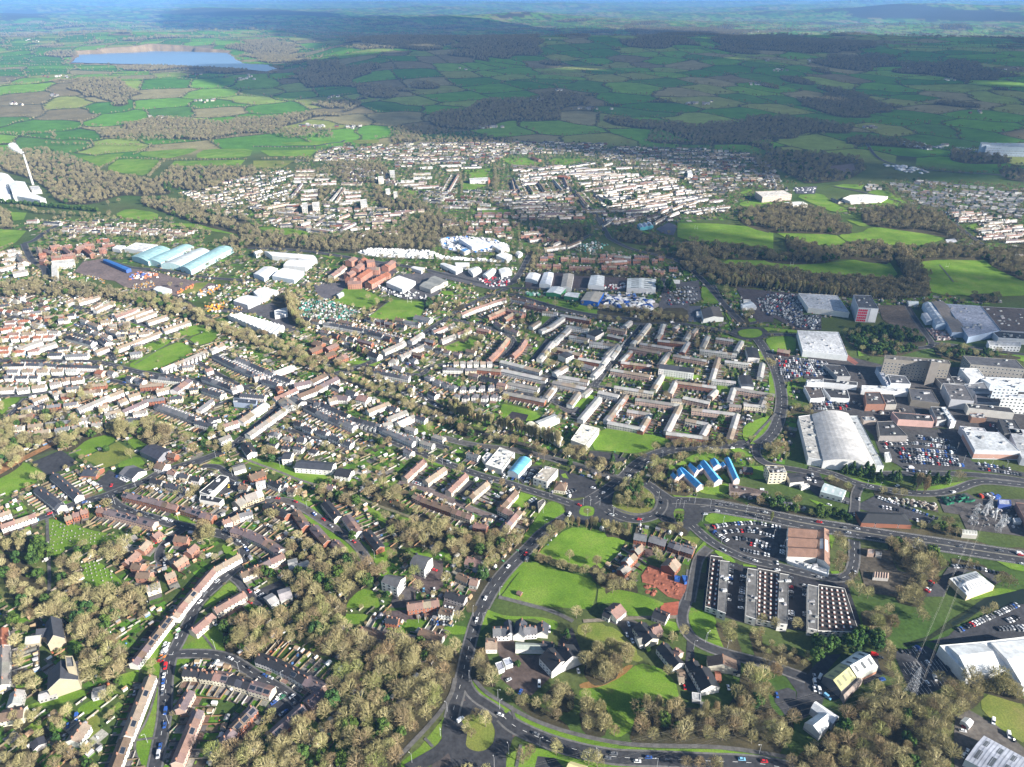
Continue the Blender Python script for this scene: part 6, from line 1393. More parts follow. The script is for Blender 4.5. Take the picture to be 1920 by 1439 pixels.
t('orange','810,565 890,550 1770,920',1.1);t('cone','1300,420 1270,430 1240,440',1.2)
B('gable',22,(.72,.73,.74),(.72,.72,.70),'factory','factory','blazing white factory hall beside the tall chimney','60,410 185,405 215,460 90,480',3);B('barrel',20,(.72,.73,.74),(.72,.72,.70),'factory','factory','white dome-roofed factory hall cut by the left edge','-60,360 60,350 110,400 -20,425',6);B('flat',12,(.70,.70,.70),(.70,.7,.68),'factory','factory','low white factory wing in front of the hall','60,500 200,470 340,530 300,545',vents=3);B('flat',14,(.70,.70,.70),(.70,.7,.68),'factory','factory','white factory wing at the left edge','-60,440 60,430 80,500 -20,510',vents=2);B('flat',9,(.5,.5,.5),(.55,.52,.48),'factory','factory','small beige plant at the foot of the chimney','220,440 290,435 310,465 240,470',vents=4)
for q,lab in (('985,965 1165,888 1275,908 1110,1005','leftmost'),('1090,992 1360,878 1452,890 1205,1015','second from the left'),('1205,1022 1480,905 1570,920 1350,1035','third from the left'),('1350,1042 1640,890 1750,902 1430,1072','rightmost')):
 B('barrel',8,(.30,.47,.48)if 'third' not in lab else(.46,.50,.50),(.40,.55,.56),'warehouse','warehouse',lab+' of the four teal curved-roof warehouses',q,3,ribs=10)
B('flat',7,(.62,.62,.62),WH,'warehouse','warehouse','wide white warehouse behind the teal ones','930,905 1020,862 1180,878 1070,925');B('flat',6,(.6,.6,.6),WH,'warehouse','warehouse','small white shed left of the wide white warehouse','840,905 880,880 940,885 900,915')
sheet('blue_yard',W('620,1060 770,990 980,1080 835,1140'),(.05,.07,.16),'paving',3);B('gable',6,(.03,.13,.38),(.05,.1,.3),'long_shed','shed','long narrow bright blue roof beside the blue yard','770,990 805,985 982,1055 945,1068',1)
for q in ('370,885 440,870','445,868 530,855','280,890 300,940','480,890 530,935','570,890 640,872','645,872 700,865','620,850 660,835','720,820 810,812','760,855 850,842','740,900 790,895','385,960 460,955','465,950 560,938','640,900 690,935','290,940 340,935','300,980 340,985','330,905 400,930','560,905 620,885'):T(q,'m','o' if random.random()<.4 else 'p',10,8,11)
B('flat',9,(.6,.58,.54),(.6,.57,.5),'apartment_block','flats','white flats at the corner of the left road, upper range','385,1000 555,985 555,1010 390,1025',win=3);B('flat',9,(.6,.58,.54),(.6,.57,.5),'apartment_block','flats','white flats at the corner of the left road, lower range','385,1030 430,1028 430,1120 388,1115',win=3)
B('gable',6,(.68,.69,.70),WH,'warehouse','warehouse','white ribbed shed in the reddish plant yard','1148,1210 1205,1188 1285,1210 1232,1250',2);Y('560,1080 620,1010 770,980 1000,1060 1200,1090 1340,1130 1600,1170 1640,1200 1330,1260 940,1200 860,1150 700,1130',(.17,.13,.12));G('1340,1250 1470,1165 1570,1160 1480,1240','grass_olive');R('180,870 210,950 250,1010 340,1050 350,1130',9);R('440,730 330,790 260,850 180,870',9);R('840,1010 1000,1060 1200,1060 1400,1110 1700,1140 1960,1150',7,0)
JUNK+=[(W('980,1180 1150,1150 1160,1190 1000,1220'),60,[(.45,.27,.05),(.38,.2,.06),(.2,.2,.18),(.4,.39,.36)],1.3,'plant_machines','yellow hire machines parked in rows in the reddish yard'),(W('680,1110 800,1150 780,1170 690,1130'),26,[(.45,.27,.05),(.38,.2,.06),(.2,.2,.18),(.4,.39,.36)],1.3,'plant_machines','yellow machines in the corner below the blue yard'),(W('1540,1340 1680,1310 1680,1370 1560,1380'),40,[(.75,.42,.04),(.7,.3,.05)],2.2,'plant_machines','yellow and orange machines beside the big pale tree'),(W('1740,1340 1820,1340 1810,1380 1740,1380'),20,[(.45,.27,.05),(.38,.2,.06),(.2,.2,.18),(.4,.39,.36)],1.3,'plant_machines','bright yellow machines in front of the long white factory'),(W('1320,1230 1450,1180 1460,1200 1330,1250'),26,[(.7,.25,.05),(.6,.2,.1)],2.2,'plant_machines','orange machines in a line beside the olive strip'),(W('1480,1230 1640,1180 1700,1190 1500,1280'),60,[(.7,.7,.68),(.7,.3,.05),(.2,.2,.2)],2.5,'yard_stock','pale and orange goods stacked round the machine yard'),(W('1000,1080 1200,1100 1180,1130 960,1150'),70,[(.7,.7,.68),(.5,.2,.1),(.1,.15,.4)],2.3,'yard_vehicles','white vans and lorries beside the blue yard')]
infill('450,735 800,690 1000,725 1500,800 1460,860 900,825 700,815 560,850 440,800','450,760 1300,790','mix','wc','ipndt',street=17,back=32,dens=.8,roads=False);infill('1300,480 1480,470 1920,355 2000,600 1920,640 1800,700 1600,650 1480,590','1300,520 1900,420','semi','wc','ipgnd',street=18,back=38,dens=.8,roads=False,jang=.15);infill('-20,940 160,860 180,1000 200,1060 -20,1100','0,1000 160,960','mix','w','it',roads=False);infill('460,1320 640,1240 760,1260 860,1310 700,1439 480,1400','480,1340 640,1250','terr','w','it',roads=False);infill('820,1420 1100,1330 1250,1400 1250,1460 850,1460','850,1400 1050,1330','terr','w','tp',roads=False)
for q in ('200,680 280,680','330,690 450,700','90,1080 200,1060','130,940 180,1000'):T(q,'w','i',12,6,9)
# the far town, second
fr(480,240,4)
G('-20,60 80,60 170,95 0,112');G('170,112 300,82 600,85 500,130 250,132');G('30,172 470,165 400,218 100,212');G('-20,248 290,248 200,300 -20,302','grass_olive');G('720,105 760,55 920,62 925,118 760,122','grass_olive');G('-20,745 250,755 400,782 370,822 200,818');G('1545,320 1770,305 1775,390 1600,375');G('1535,465 1545,415 1735,432 1620,470');G('1835,232 1960,225 1980,282 1900,275');G('580,1310 650,1200 760,1190 960,1290 840,1362',soft=False);G('820,1435 1020,1290 1282,1312 1200,1480 1090,1450','grass_bright',soft=False);G('1380,1225 1470,1230 1490,1260 1410,1255');G('1690,600 1800,590 1920,650 1700,650');G('480,960 590,965 560,985');G('1140,470 1220,480 1200,520 1150,500')
path('1020,1285 820,1440',1.5)
for x,y in ((1140,1300),(1165,1305),(825,1400),(850,1405)):
 POLES.append((x,y,9))
Wd('-20,770 400,800 700,800 1100,740 1300,630 1400,650 1560,700 1540,780 1350,850 1300,910 800,925 300,905 -20,890','bare',9.5,1.05,mixin=.04);Wd('560,260 700,255 980,260 1000,360 900,400 780,400 600,370','bare',11,1.0);Wd('880,400 1000,500 1290,570 1300,610 950,600 880,500','bare',10,1.0);Wd('-20,0 560,20 600,70 300,85 160,60 -20,40','bare',12,1);Wd('440,440 590,440 560,540 470,540','bare',10,.9);Ln('-20,140 450,150','bare',10,.5,4);Ln('30,235 400,225','bare',9,.7,4);Wd('1000,10 1250,0 1240,90 1020,120','bare',11,1);Ln('1790,320 1800,480','bare',8,.9,3);Ln('1530,330 1540,460','bare',8,.7,3);Wd('1300,0 1920,80 1920,115 1260,110','bare',12,.9)
Wd('1260,1260 1380,1270 1360,1360 1260,1340','ever',8,.9,mixin=.4);Wd('1420,1300 1560,1290 1560,1350 1420,1350','bare',8,.8);t('orange','1515,1205 940,975 880,620 640,595',1.0);t('cone','1340,990 1590,350 420,280',1.2);Wd('90,1230 330,1230 350,1420 250,1460 230,1380 120,1300','bare',8,.9);Ln('600,1150 380,1200 330,1260','bare',8,.8,6)
for q in ('1180,335 1310,332','1180,365 1320,360','1065,390 1185,385','1070,415 1270,405','1175,435 1370,425','1220,395 1280,393','290,340 440,335','285,365 430,360','280,390 410,388','300,310 440,308','450,345 540,340','440,375 550,372','410,410 600,400','490,390 600,385','335,460 460,455','335,490 460,485','335,518 455,512','660,470 790,462','670,500 785,492','670,530 780,522','600,540 660,440','560,530 640,440','620,555 750,545','640,405 790,408','275,490 340,405','1445,460 1515,340','1240,235 1410,215','1440,215 1580,210','1240,250 1560,240','1230,290 1320,285','1380,275 1540,270','1430,305 1520,300','1540,285 1690,280','60,590 250,550','130,605 310,595','150,620 480,660','480,680 580,635','610,670 695,635','500,700 640,710','640,750 740,700','300,730 560,770','380,745 570,760','180,720 250,695','120,695 180,665','330,710 400,690','440,715 490,690','770,800 835,765','900,780 1060,770','880,665 970,660','1040,620 1170,615','820,590 900,590','610,600 715,590','1480,545 1600,548','1380,520 1480,510','1660,590 1820,590','1460,575 1600,580','1400,720 1530,700','1580,770 1650,775','1810,790 1880,785','1400,680 1480,680','1860,520 1920,520','1870,545 1920,548'):T(q,'w' if random.random()<.75 else 'c',random.choice('iltp'),9)
B('flat',8,(.5,.5,.48),(.62,.6,.56),'school','school','long pale school beside the small green in the far suburb','1600,380 1740,372 1745,392 1605,398',win=2);B('flat',8,(.4,.2,.12),(.4,.14,.09),'school','school','red-brick cube at the end of the far school','1740,375 1756,375 1757,395 1742,396')
for i,q in enumerate(('1000,320 1040,318 1042,352 1005,350','970,460 1005,455 1008,485 975,488','1030,480 1060,478 1062,505 1033,505','780,540 830,535 835,575 785,575','915,365 955,362 957,382 918,384','420,560 475,555 475,600 425,600','345,565 385,560 385,610 345,608')):B('flat',12,(.6,.58,.54),(.66,.62,.54),'apartment_block','flats',['white cube of flats beyond the wooded belt','left one of two white cubes of flats in the trees','right one of two white cubes of flats in the trees','white cube of flats right of the brick terraces','small white block near the far woods','tall brown-grey flats with a long shadow, right one','tall brown-grey flats with a long shadow, left one'][i],q,win=3)
infill('560,150 1000,130 1260,120 1920,120 1920,210 1820,250 1700,290 1240,280 1080,340 980,250 700,250 560,250 430,260 430,200','600,200 1800,190','semi','wwccgsb','ingtdkv',street=18,back=38,dens=.8,roads=False,jang=.12);infill('-60,350 280,300 300,520 250,560 60,560 -60,560','-50,480 250,400','mix','w','ingtdk',street=18,back=38,dens=.8,roads=False);infill('-60,570 130,560 700,600 880,600 1100,620 1300,620 1100,740 800,790 400,760 0,740','0,680 700,640','mix','wwccgsb','ipndt',street=17,back=36,dens=.8,roads=False);infill('640,280 1060,360 1060,460 960,420 640,400','640,300 1050,380','mix','wc','ip',roads=False);infill('1100,440 1440,440 1540,480 1900,480 1920,620 1700,600 1350,620 1200,520','1200,480 1900,530','mix','wwccgsb','ingtdk',street=18,back=38,dens=.8,roads=False);infill('1550,660 1920,640 1960,860 1800,830 1580,800','1560,700 1900,700','mix','wm','npv',street=18,back=38,dens=.8,roads=False)
for q in ('690,990 735,965','740,1045 785,1010','790,990 812,972','825,992 885,985','850,1045 925,1045','965,1030 1022,990','755,1115 845,1055','680,1090 725,1068','840,1155 985,1080','690,1150 790,1148','680,1120 740,1125','930,1100 990,1090'):T(q,'m','o' if random.random()<.5 else 'p',13,9,12,gard=False)
for q in ('560,1100 610,1070','610,1065 655,1030'):T(q,'c','p',11,6,9,gard=False)
for s,lab,h in (('60,925 430,955 460,990 120,960','long white industrial unit, upper range',8),('250,990 440,985 370,1045 205,1030','white industrial unit joining the two ranges',8),('120,1110 205,1050 360,1075 285,1140','white industrial unit with a blue front',7),('-20,1095 60,1040 162,1055 60,1125','pale wide industrial unit left of the blue-fronted one',7),('-20,930 20,918 50,925 0,950','small white unit at the end of the long range',7),('975,1160 1075,1108 1195,1150 1100,1212','broad white warehouse right of the orange-brick flats',8),('-20,1230 60,1195 165,1220 40,1290','white curved-front unit above the yellow machines',7),('1160,1048 1200,1040 1265,1050 1240,1075','small white unit behind the broad white warehouse',6),('1380,1020 1430,1018 1550,1055 1500,1080','long white unit with a beige roof beside the main road',6),('1490,1010 1600,1010 1600,1040 1500,1035','white unit behind the long beige-roofed one',6),('1590,1060 1650,1040 1690,1060 1630,1100','pale unit beside the car showroom',6),('1700,1100 1760,1055 1800,1065 1740,1120','white car showroom with a glass front',6),('1820,1060 1900,1050 1920,1080 1840,1100','white shed beside the car showroom',6),('1770,880 1850,870 1900,900 1840,925','white shed at the right end of the market ground',7),('1800,955 1870,935 1920,955 1880,990','pale shed below the market ground',7)):
 B('gable',h,(.70,.70,.70),(.55,.6,.68)if 'blue' in lab else(.6,.6,.6),'industrial_unit','industrial unit',lab,s,1.8)
B('multi',7,(.24,.24,.22),(.35,.33,.3),'industrial_unit','industrial unit','grey double-ridged unit right of the broad white warehouse','1225,1185 1340,1110 1440,1150 1310,1215',2,n=2);B('gable',5,(.62,.66,.66),(.3,.3,.3),'hut','hut','white curved hut in the yard below the flats','600,1250 640,1230 660,1240 620,1265',1)
Y('430,1180 660,1160 700,1180 560,1290 480,1290',(.12,.11,.12));Y('520,1080 1000,1000 1060,1080 900,1220 660,1170',(.12,.10,.10));Y('1060,1100 1900,1060 1920,1180 1780,1220 1400,1130 1360,1290 1120,1290 940,1230',(.10,.095,.10));R('-60,905 200,910 500,940 900,1010 1200,1050 1450,1110 1650,1160 1900,1210',8,0);R('1820,1100 1920,1180 1960,1140',6,0);R('640,110 720,60 780,20',7,0);R('-20,140 300,142 450,140 560,115 640,110',8,0)
Y('760,935 850,908 1300,925 1420,970 1900,1000 1900,1015 1300,985 950,975 800,955',(.5,.5,.48),'caravan_park');Y('1365,830 1500,815 1780,830 1900,885 1900,930 1700,935 1550,945 1400,905',(.36,.36,.38),'market_ground')
JUNK+=[(W('770,935 850,910 1300,928 1420,972 1900,1002 1900,1012 1300,983 950,970 810,952'),420,[(.74,.74,.72)],3.2,'caravans','hundreds of white caravans parked in curved rows'),(W('1380,840 1500,820 1770,835 1890,885 1880,920 1700,930 1560,940 1410,900'),230,[(.74,.74,.74),(.7,.7,.7),(.6,.62,.64),(.72,.7,.68),(.7,.7,.7),(.05,.2,.6)],3.6,'market_stalls','white and blue stall roofs covering the oval market ground'),(W('360,1290 560,1290 750,1370 760,1430 640,1460 330,1430'),260,[(.6,.6,.58),(.05,.25,.2),(.25,.22,.18),(.1,.15,.06)],2.2,'allotment_huts','upper part of the allotment huts beside the rugby pitches'),(W('1640,1130 1900,1120 1900,1190 1760,1200'),90,[(.6,.6,.62),(.5,.03,.05),(.1,.1,.12)],2.0,'sales_cars','cars for sale round the showroom forecourts'),(W('880,1180 1040,1210 1300,1260 1300,1300 1000,1270'),70,[(.65,.65,.65),(.2,.2,.22)],2.0,'yard_cars','cars parked below the broad white warehouse')]
B('flat',9,(.72,.72,.73),(.5,.55,.66),'market_hall','market hall','white flat market hall with a blue edge on the oval ground','1520,830 1700,840 1770,870 1620,895');B('flat',7,(.10,.25,.5),WH,'market_hall','market hall','bright blue small roof on the oval market ground','1530,915 1570,900 1600,915 1560,932')
# the far town, third
fr(960,240,4)
G('-20,225 120,225 220,265 180,282 -20,278');G('260,232 600,232 500,260 400,285 300,275');G('1240,712 1560,722 1960,762 1960,912 1880,900 1600,865 1360,860 1240,820','grass_bright',soft=False);G('1700,490 1780,460 1810,470 1740,500');G('1690,570 1800,540 1960,545 1960,590 1760,605');G('900,755 960,770 1060,790 1000,830');G('1560,1020 1640,985 1960,1000 1960,1050 1700,1040','grass_bright');G('100,1260 300,1290 480,1320 640,1370 860,1400 860,1425 400,1370 120,1290');G('1420,1190 1460,1200 1560,1300 1520,1325 1420,1290');G('1280,1070 1320,1080 1360,1110 1290,1110');G('1080,930 1200,940 1190,960 1090,950')
B('multi',6,(.30,.36,.46),(.10,.35,.42),'sports_centre','sports centre','blue-grey triple-arched sports hall beside the playing fields','940,725 1040,708 1062,735 960,752',2,n=3);Y('1080,760 1180,710 1240,740 1210,810 1120,790',(.08,.085,.12));Y('700,1250 900,1250 1120,1330 1050,1370 640,1360',(.30,.26,.23))
for s,lab,rc,wc_,h in (('100,1130 130,1085 215,1100 190,1150','white unit left of the striped ones',(.68,.68,.68),WH,6),('205,1170 240,1085 312,1088 290,1180','white unit with a dark striped roof half',(.6,.62,.66),WH,7),('365,1195 385,1095 465,1098 445,1200','beige-roofed unit second from left',(.42,.38,.33),(.5,.5,.5),7),('570,1180 592,1108 695,1112 690,1190','white-roofed unit in the middle of the row',(.66,.68,.68),WH,7),('860,1205 865,1130 1080,1135 1078,1215','wide white roof with rows of square rooflights',(.62,.64,.62),(.5,.5,.52),7),('255,1235 300,1188 405,1205 365,1250','larger white-roofed unit with green walls',(.68,.70,.70),(.05,.22,.09),6),('390,1260 420,1232 512,1240 495,1275','small white-roofed green-walled unit',(.66,.68,.68),(.05,.2,.09),6),('515,1295 560,1230 690,1235 645,1310','unit with a brown and white roof and vivid blue walls',(.36,.33,.28),(.02,.10,.40),7),('1720,1325 1790,1300 1835,1345 1730,1350','filling station building at the corner of the ring road',(.5,.54,.58),WH,4),('1170,1140 1255,1140 1260,1155 1172,1152','small pale hut near the railway station',(.5,.5,.48),WH,4),('25,935 60,925 80,940 50,960','small white shed by the far road',(.6,.6,.6),WH,5)):
 B('gable',h,rc,wc_,'industrial_unit','industrial unit',lab,s,1.6,skyl=5 if 'square' in lab else 0,vcol=(.12,.13,.14))
JUNK+=[(W('700,1270 1060,1300 1040,1370 700,1340'),60,[(.66,.66,.66),(.62,.62,.64),(.03,.1,.4)],6.5,'buses','white and blue buses parked in the depot'),(W('500,880 640,850 720,880 600,950 480,920'),110,[(.1,.3,.25),(.6,.6,.58),(.2,.2,.15)],2.2,'allotment_huts','green and white huts of the allotments beyond the railway'),(W('110,1240 210,1240 200,1265 120,1258'),20,[(.15,.4,.25),(.6,.65,.6)],3,'yard_tanks','pale green tanks in front of the green-walled unit'),(W('620,1200 850,1170 850,1210 700,1215'),40,[(.6,.6,.6),(.3,.05,.05)],2.2,'yard_cars','cars around the row of industrial units')]
R('-20,1180 60,1100 100,1020 130,960',8,0);R('-20,1250 100,1280 300,1340 500,1390 700,1420 960,1440',7,0);R('420,440 500,540 580,600 650,680 700,780 730,830',8,0);R('730,830 860,900 1000,940 1250,990 1400,1110 1500,1220 1600,1340 1720,1460',8,0);R('0,1205 300,1210 800,1225 1100,1220 1140,1130',6,0);R('600,800 560,820 400,900 230,920',5,0)
Y('100,1090 560,1090 870,1130 870,1230 560,1210 100,1200',(.09,.07,.07));Y('1140,1170 1400,1150 1420,1290 1330,1330 1330,1440 1120,1440 1100,1330',(.10,.095,.10));Ln('180,1070 500,1085 900,1100 1150,1110','bare',7,.6,5)
for i in range(4):POLES.append((900+i*150,1100,8))
for q in ('560,610 850,600','100,500 400,490','-20,545 250,530','-20,580 230,572','280,580 480,590','200,630 400,632','530,425 670,400','540,455 720,435','700,480 780,460','750,505 860,490','780,450 930,430','860,385 1060,350','1060,370 1220,365','960,410 1040,400','980,430 1100,415','1060,510 1200,480','950,540 1180,505','1230,470 1300,450','1220,540 1420,500','1240,560 1470,520','850,545 940,530','1000,570 1160,550','840,620 1030,605','1110,620 1200,580','1200,600 1290,560','1300,570 1380,540','1140,660 1250,620','1010,665 1090,645','1070,700 1140,660','480,310 740,290','440,330 700,320','520,350 780,330','780,290 900,285','230,325 420,300','420,280 620,250','690,270 750,255','0,270 220,290','60,310 150,300','10,370 60,480','0,390 20,470','200,395 250,470','120,420 160,480','310,380 380,460','470,460 570,570','480,480 560,580','620,480 700,540','690,500 750,550','380,345 420,440','240,900 400,875','410,880 510,840','90,780 200,770','700,1000 860,990','770,955 890,965','430,1035 600,1040','130,830 220,815','300,870 360,840','680,720 780,660','760,700 920,670'):T(q,'m' if q in ('700,1000 860,990','770,955 890,965','430,1035 600,1040')else 'w','p' if '1040' in q else random.choice('iltt'),9)
carpark('1700,1215 1960,1240 1960,1400 1850,1440 1770,1350','1700,1220 1960,1240',.75)
carpark('1160,1200 1390,1190 1400,1280 1300,1330 1160,1330','1160,1250 1390,1240',.55)
Wd('1200,1180 1290,1170 1330,1260 1230,1290','bare',8,.8);Wd('1120,1330 1320,1330 1320,1440 1120,1440','bare',9,.8)
JUNK+=[(W('700,1240 900,1240 1000,1290 700,1290'),26,[(.1,.2,.5),(.6,.6,.6)],2.4,'depot_vehicles','vans and small buses at the top of the bus depot')]
infill('-20,110 700,110 740,150 1340,150 1800,200 1960,290 2030,400 1960,440 1780,440 1700,480 1600,520 1380,480 1250,380 960,330 760,260 500,200 200,200 -20,200','0,150 1700,190','semi','wwccgsb','ingtdk',street=18,back=38,dens=.8,roads=False,jang=.15);infill('-20,290 440,290 1250,380 1520,520 1680,560 1700,680 1200,640 700,620 650,600 560,500 400,400 -20,500','0,450 1200,330','terr','w','itng',street=17,back=36,dens=.85,roads=False,jang=.03);infill('-20,500 440,480 560,600 600,780 540,800 380,700 0,740','0,600 400,590','mix','wwmcg','inv',street=17,back=36,dens=.8,roads=False);infill('640,640 1100,620 1240,700 1080,740 900,690 700,770','680,700 1080,650','mix','wwmcg','inv',street=17,back=36,dens=.8,roads=False);infill('40,760 240,740 420,850 260,880 60,860','60,800 240,790','terr','m','np',roads=False);infill('200,940 420,1000 900,940 1150,960 1290,1090 1100,1110 600,1060 180,1060','300,1020 1100,1040','mix','m','vp',street=18,back=38,dens=.8,roads=False);infill('-40,1290 200,1320 360,1370 350,1440 -40,1440','0,1330 340,1390','terr','wm','np',roads=False)
B('flat',12,(.6,.6,.58),(.72,.72,.70),'apartment_block','flats','tall white cube of flats standing out of the shaded suburb','1315,325 1348,320 1355,350 1320,352',win=3)
T('350,355 430,365','b','o',14,gard=False,label='long red-roofed building in the middle of the far suburb');T('150,215 210,235','m','o',10,gard=False)
Wd('240,730 420,730 560,740 560,830 400,880 300,860 240,800','bare',9,1.0);Wd('380,1060 960,1060 1160,1080 1150,1110 700,1100 400,1090','bare',9,.8);Wd('100,890 230,930 180,1000 250,1060 130,1070','bare',9,.9);Wd('860,740 960,760 1100,800 1240,850 1150,890 900,850 740,820','bare',9,.9,mixin=.15);Wd('1240,880 1400,900 1500,980 1560,1050 1500,1110 1300,1060 1240,970','fine',7,1.3);Wd('1240,820 1600,870 1960,915 1960,980 1560,970 1420,900','bare',8.5,1);Ln('1540,1045 1700,1050 1960,1070 2200,1090','poplar',3,.95,8);Ln('1540,1070 1700,1075 1960,1095 2200,1115','poplar',3,.95,8);Wd('1530,1060 1960,1090 1960,1180 1640,1180 1560,1140','poplar',5,.9);Ln('1290,1040 1400,1090 1560,1180 1640,1290','bare',7,.9,5)
Wd('1700,600 1960,590 1960,780 1800,740 1700,680','bare',9,1.0);Wd('1050,20 1500,0 1960,40 1960,180 1760,110 1400,120 1000,100','bare',13,1);Wd('1780,200 1960,260 1960,400','bare',12,1);t('ever','1100,1180 1110,1200 1190,1200 1200,1220 1180,1180 530,460 700,560 730,580 500,620 920,520',1.4);Wd('640,1330 900,1330 1120,1370 1200,1440 640,1440','bare',8,.8,mixin=.05);t('orange','',1)
Wd('1600,1310 1760,1380 1800,1470 1700,1470','bare',8,.7);Y('1680,1200 1960,1230 1960,1460 1840,1460 1760,1350',(.075,.065,.07),'car_park');Wd('1000,880 1240,930 1230,970 1000,920','bare',9,.7)
# the far town, right
fr(1440,240,4)
for s in ('40,778 500,800 590,860 560,885 300,880 180,850','520,800 700,790 760,750 900,750 1100,770 1350,790 1340,830 1180,885 900,880 700,850 590,858','580,690 700,705 780,735 700,745 620,710','200,510 400,490 480,560 620,625 500,640 330,570','740,480 860,465 1000,520 1070,580 900,600 740,570','480,440 560,425 720,430 700,465','1480,740 1560,720 1620,750 1540,770','1100,1000 1300,985 1600,980 1700,1060 1960,1160 1960,1260 1700,1270 1200,1250 1210,1150','-20,1010 200,1010 340,1030 700,985 900,990 990,1130 700,1130 400,1100 200,1080 -20,1050'):G(s,soft=False)if len(s)>100 else G(s)
Wd('-20,560 200,570 440,620 620,740 640,780 500,785 200,775 -20,770','bare',8.5,1.05,mixin=.03);Wd('700,620 900,580 1000,590 1200,600 1380,700 1480,840 1200,780 900,740 720,710','bare',8.5,1.05,mixin=.03);Wd('120,810 220,810 400,880 560,890 640,850 860,850 920,900 930,1010 740,990 600,960 380,1000 200,1010 -20,990 -20,940 160,930','bare',8,1.0);Wd('940,890 1020,900 1110,1000 1220,1130 1210,1200 1080,1200 960,980','fine',6,1.25);Wd('-20,1060 400,1100 900,1120 1000,1140 1200,1140 1210,1250 900,1270 400,1240 200,1210 -20,1190','poplar',5,.9);Wd('1000,890 1100,880 1120,970 1020,960','bare',8,1);Wd('1130,880 1500,860 1640,900 1660,980 1300,970 1120,990','bare',8,1,mixin=.12);Wd('1640,900 1960,880 1960,1150 1760,1060 1660,1000','bare',8,1);Wd('1490,1230 1700,1220 1760,1290 1600,1290','bare',8,.9)
Wd('-20,160 400,180 700,220 740,300 600,380 300,410 200,360 -20,250','bare',12,1.0);Ln('880,420 960,520 1080,590 1300,640','bare',8,.7,3);Wd('1380,150 1500,180 1800,200 1820,260 1500,260 1360,230','bare',12,1.1);Wd('1720,290 1960,290 1960,400 1780,370','bare',12,1);Ln('1100,300 1500,340 1700,330','bare',10,.7,6)
B('flat',13,(.62,.58,.52),(.48,.38,.32),'school','school','large pale-roofed brick school beside the sports pitch','-95,480 120,470 180,500 -40,520',vents=4,win=3);B('gable',7,(.66,.66,.62),(.55,.5,.42),'sports_hall','hall','white-roofed hall in front of the large brick school','115,560 230,552 298,572 190,585',2)
B('poly',6,(.70,.69,.66),(.6,.58,.52),'school','school','sprawling white-roofed single-storey school','560,530 620,505 740,500 900,515 850,545 700,550 620,555',vents=8);T('610,590 660,595','m','p',12);T('480,520 540,545','c','i',8)
B('flat',26,(.40,.45,.50),(.42,.48,.56),'hospital','hospital','long blue-grey hospital with a slim chimney on the far right hillside','1600,112 1960,118 1990,150 1640,140',vents=8,win=4);B('flat',29,(.3,.33,.36),(.5,.55,.6),'hospital_wing','hospital','square end block of the blue-grey hospital','1595,108 1650,110 1665,128 1605,126')
JUNK+=[(W('1380,150 1560,140 1600,180 1400,190'),160,[(.6,.62,.66),(.3,.3,.32),(.1,.1,.12)],2.0,'hospital_cars','cars parked in front of the hospital'),(W('980,100 1120,110 1330,150 1200,170 1000,130'),60,[(.6,.6,.6),(.25,.28,.3)],6,'farm_sheds','pale farm and works sheds left of the hospital'),(W('850,275 1120,300 1240,350 1000,330'),46,[(.55,.58,.62),(.3,.3,.32)],7,'depot_sheds','long pale sheds in the shaded valley below the hospital'),(W('200,455 360,450 340,490 220,490'),70,[(.6,.6,.62),(.1,.1,.12)],2,'school_cars','cars parked above the school pitch')]
Y('190,450 370,440 350,500 210,495',(.08,.08,.09));Y('1330,840 1400,830 1420,860 1340,870',(.5,.5,.52));R('740,120 820,240 1000,290 1300,330 1700,350 1960,380',7,0);R('1290,620 1380,700 1500,800 1640,900',6,0);R('490,440 700,480 1000,560',5,0);path('1285,1030 1390,1160',2);Y('460,290 640,270 660,330 500,340',(.14,.11,.11))
infill('890,430 1200,400 1440,440 1960,470 1960,700 1600,640 1400,640 1300,630 1080,560','900,460 1900,540','semi','w','ilg',street=18,back=38,dens=.8,roads=False,jang=.1);infill('1300,620 1600,640 1960,700 1960,880 1640,870 1500,820','1500,760 1960,730','terr','w','tip',street=14,back=24,roads=False);infill('640,430 880,440 860,475 700,470','640,440 880,455','det','w','l',roads=False);infill('-60,150 -20,300 120,440 160,480 0,470','0,200 100,440','semi','w','ilg',street=14,back=22,roads=False)
T('1860,940 1920,950','w','l',12)
for fx,fy,n_ in ((690,176,4),(855,128,1),(1025,75,2),(1040,170,4),(870,130,2),(890,240,16),(925,240,8),(655,240,8),(590,238,14),(1105,205,10),(1300,195,16),(1440,115,4),(1520,115,8),(1460,132,8),(1420,160,10),(1410,62,6),(1500,68,6),(1590,60,5),(1630,240,10),(1780,150,4),(1830,212,4),(1700,130,3),(380,190,6),(300,222,6),(100,180,5),(110,145,8),(240,122,3),(195,120,3),(370,142,4),(450,150,8),(465,145,5),(240,50,5),(60,78,6),(140,42,8),(80,43,4),(1230,14,4),(30,195,4),(730,175,3),(1900,130,5),(620,183,5),(1850,60,5),(1000,188,5),(1770,275,4)):
 for i in range(n_):
  X_,Y__,z_h=PT(fx+random.gauss(0,5+n_*.6),fy+random.gauss(0,1.2))
  a_=random.uniform(-.5,.5);l_=random.uniform(7,14)
  z_h=float(hgt(X_,Y__))-.5
  addT((X_,Y__),(X_+l_*math.cos(a_),Y__+l_*math.sin(a_)),random.choice('wwccgsb'),random.choice('lgid'),8,5,8,gard=False,ch=False,z0=max(z_h,.01))
TOWNPX=PX('-40,430 200,400 300,400 480,300 640,275 1000,272 1440,300 1500,420 1700,340 1960,350 1960,560 1500,600 1500,700 1480,860 1150,1000 900,1100 780,1300 650,1439 -100,1439')
fr(0,0,1)
infill('560,760 660,790 860,880 1000,930 960,850 840,800 700,740 600,700','600,760 900,880','mix','w','kdgi',clear=True,roads=False,street=16,back=26)
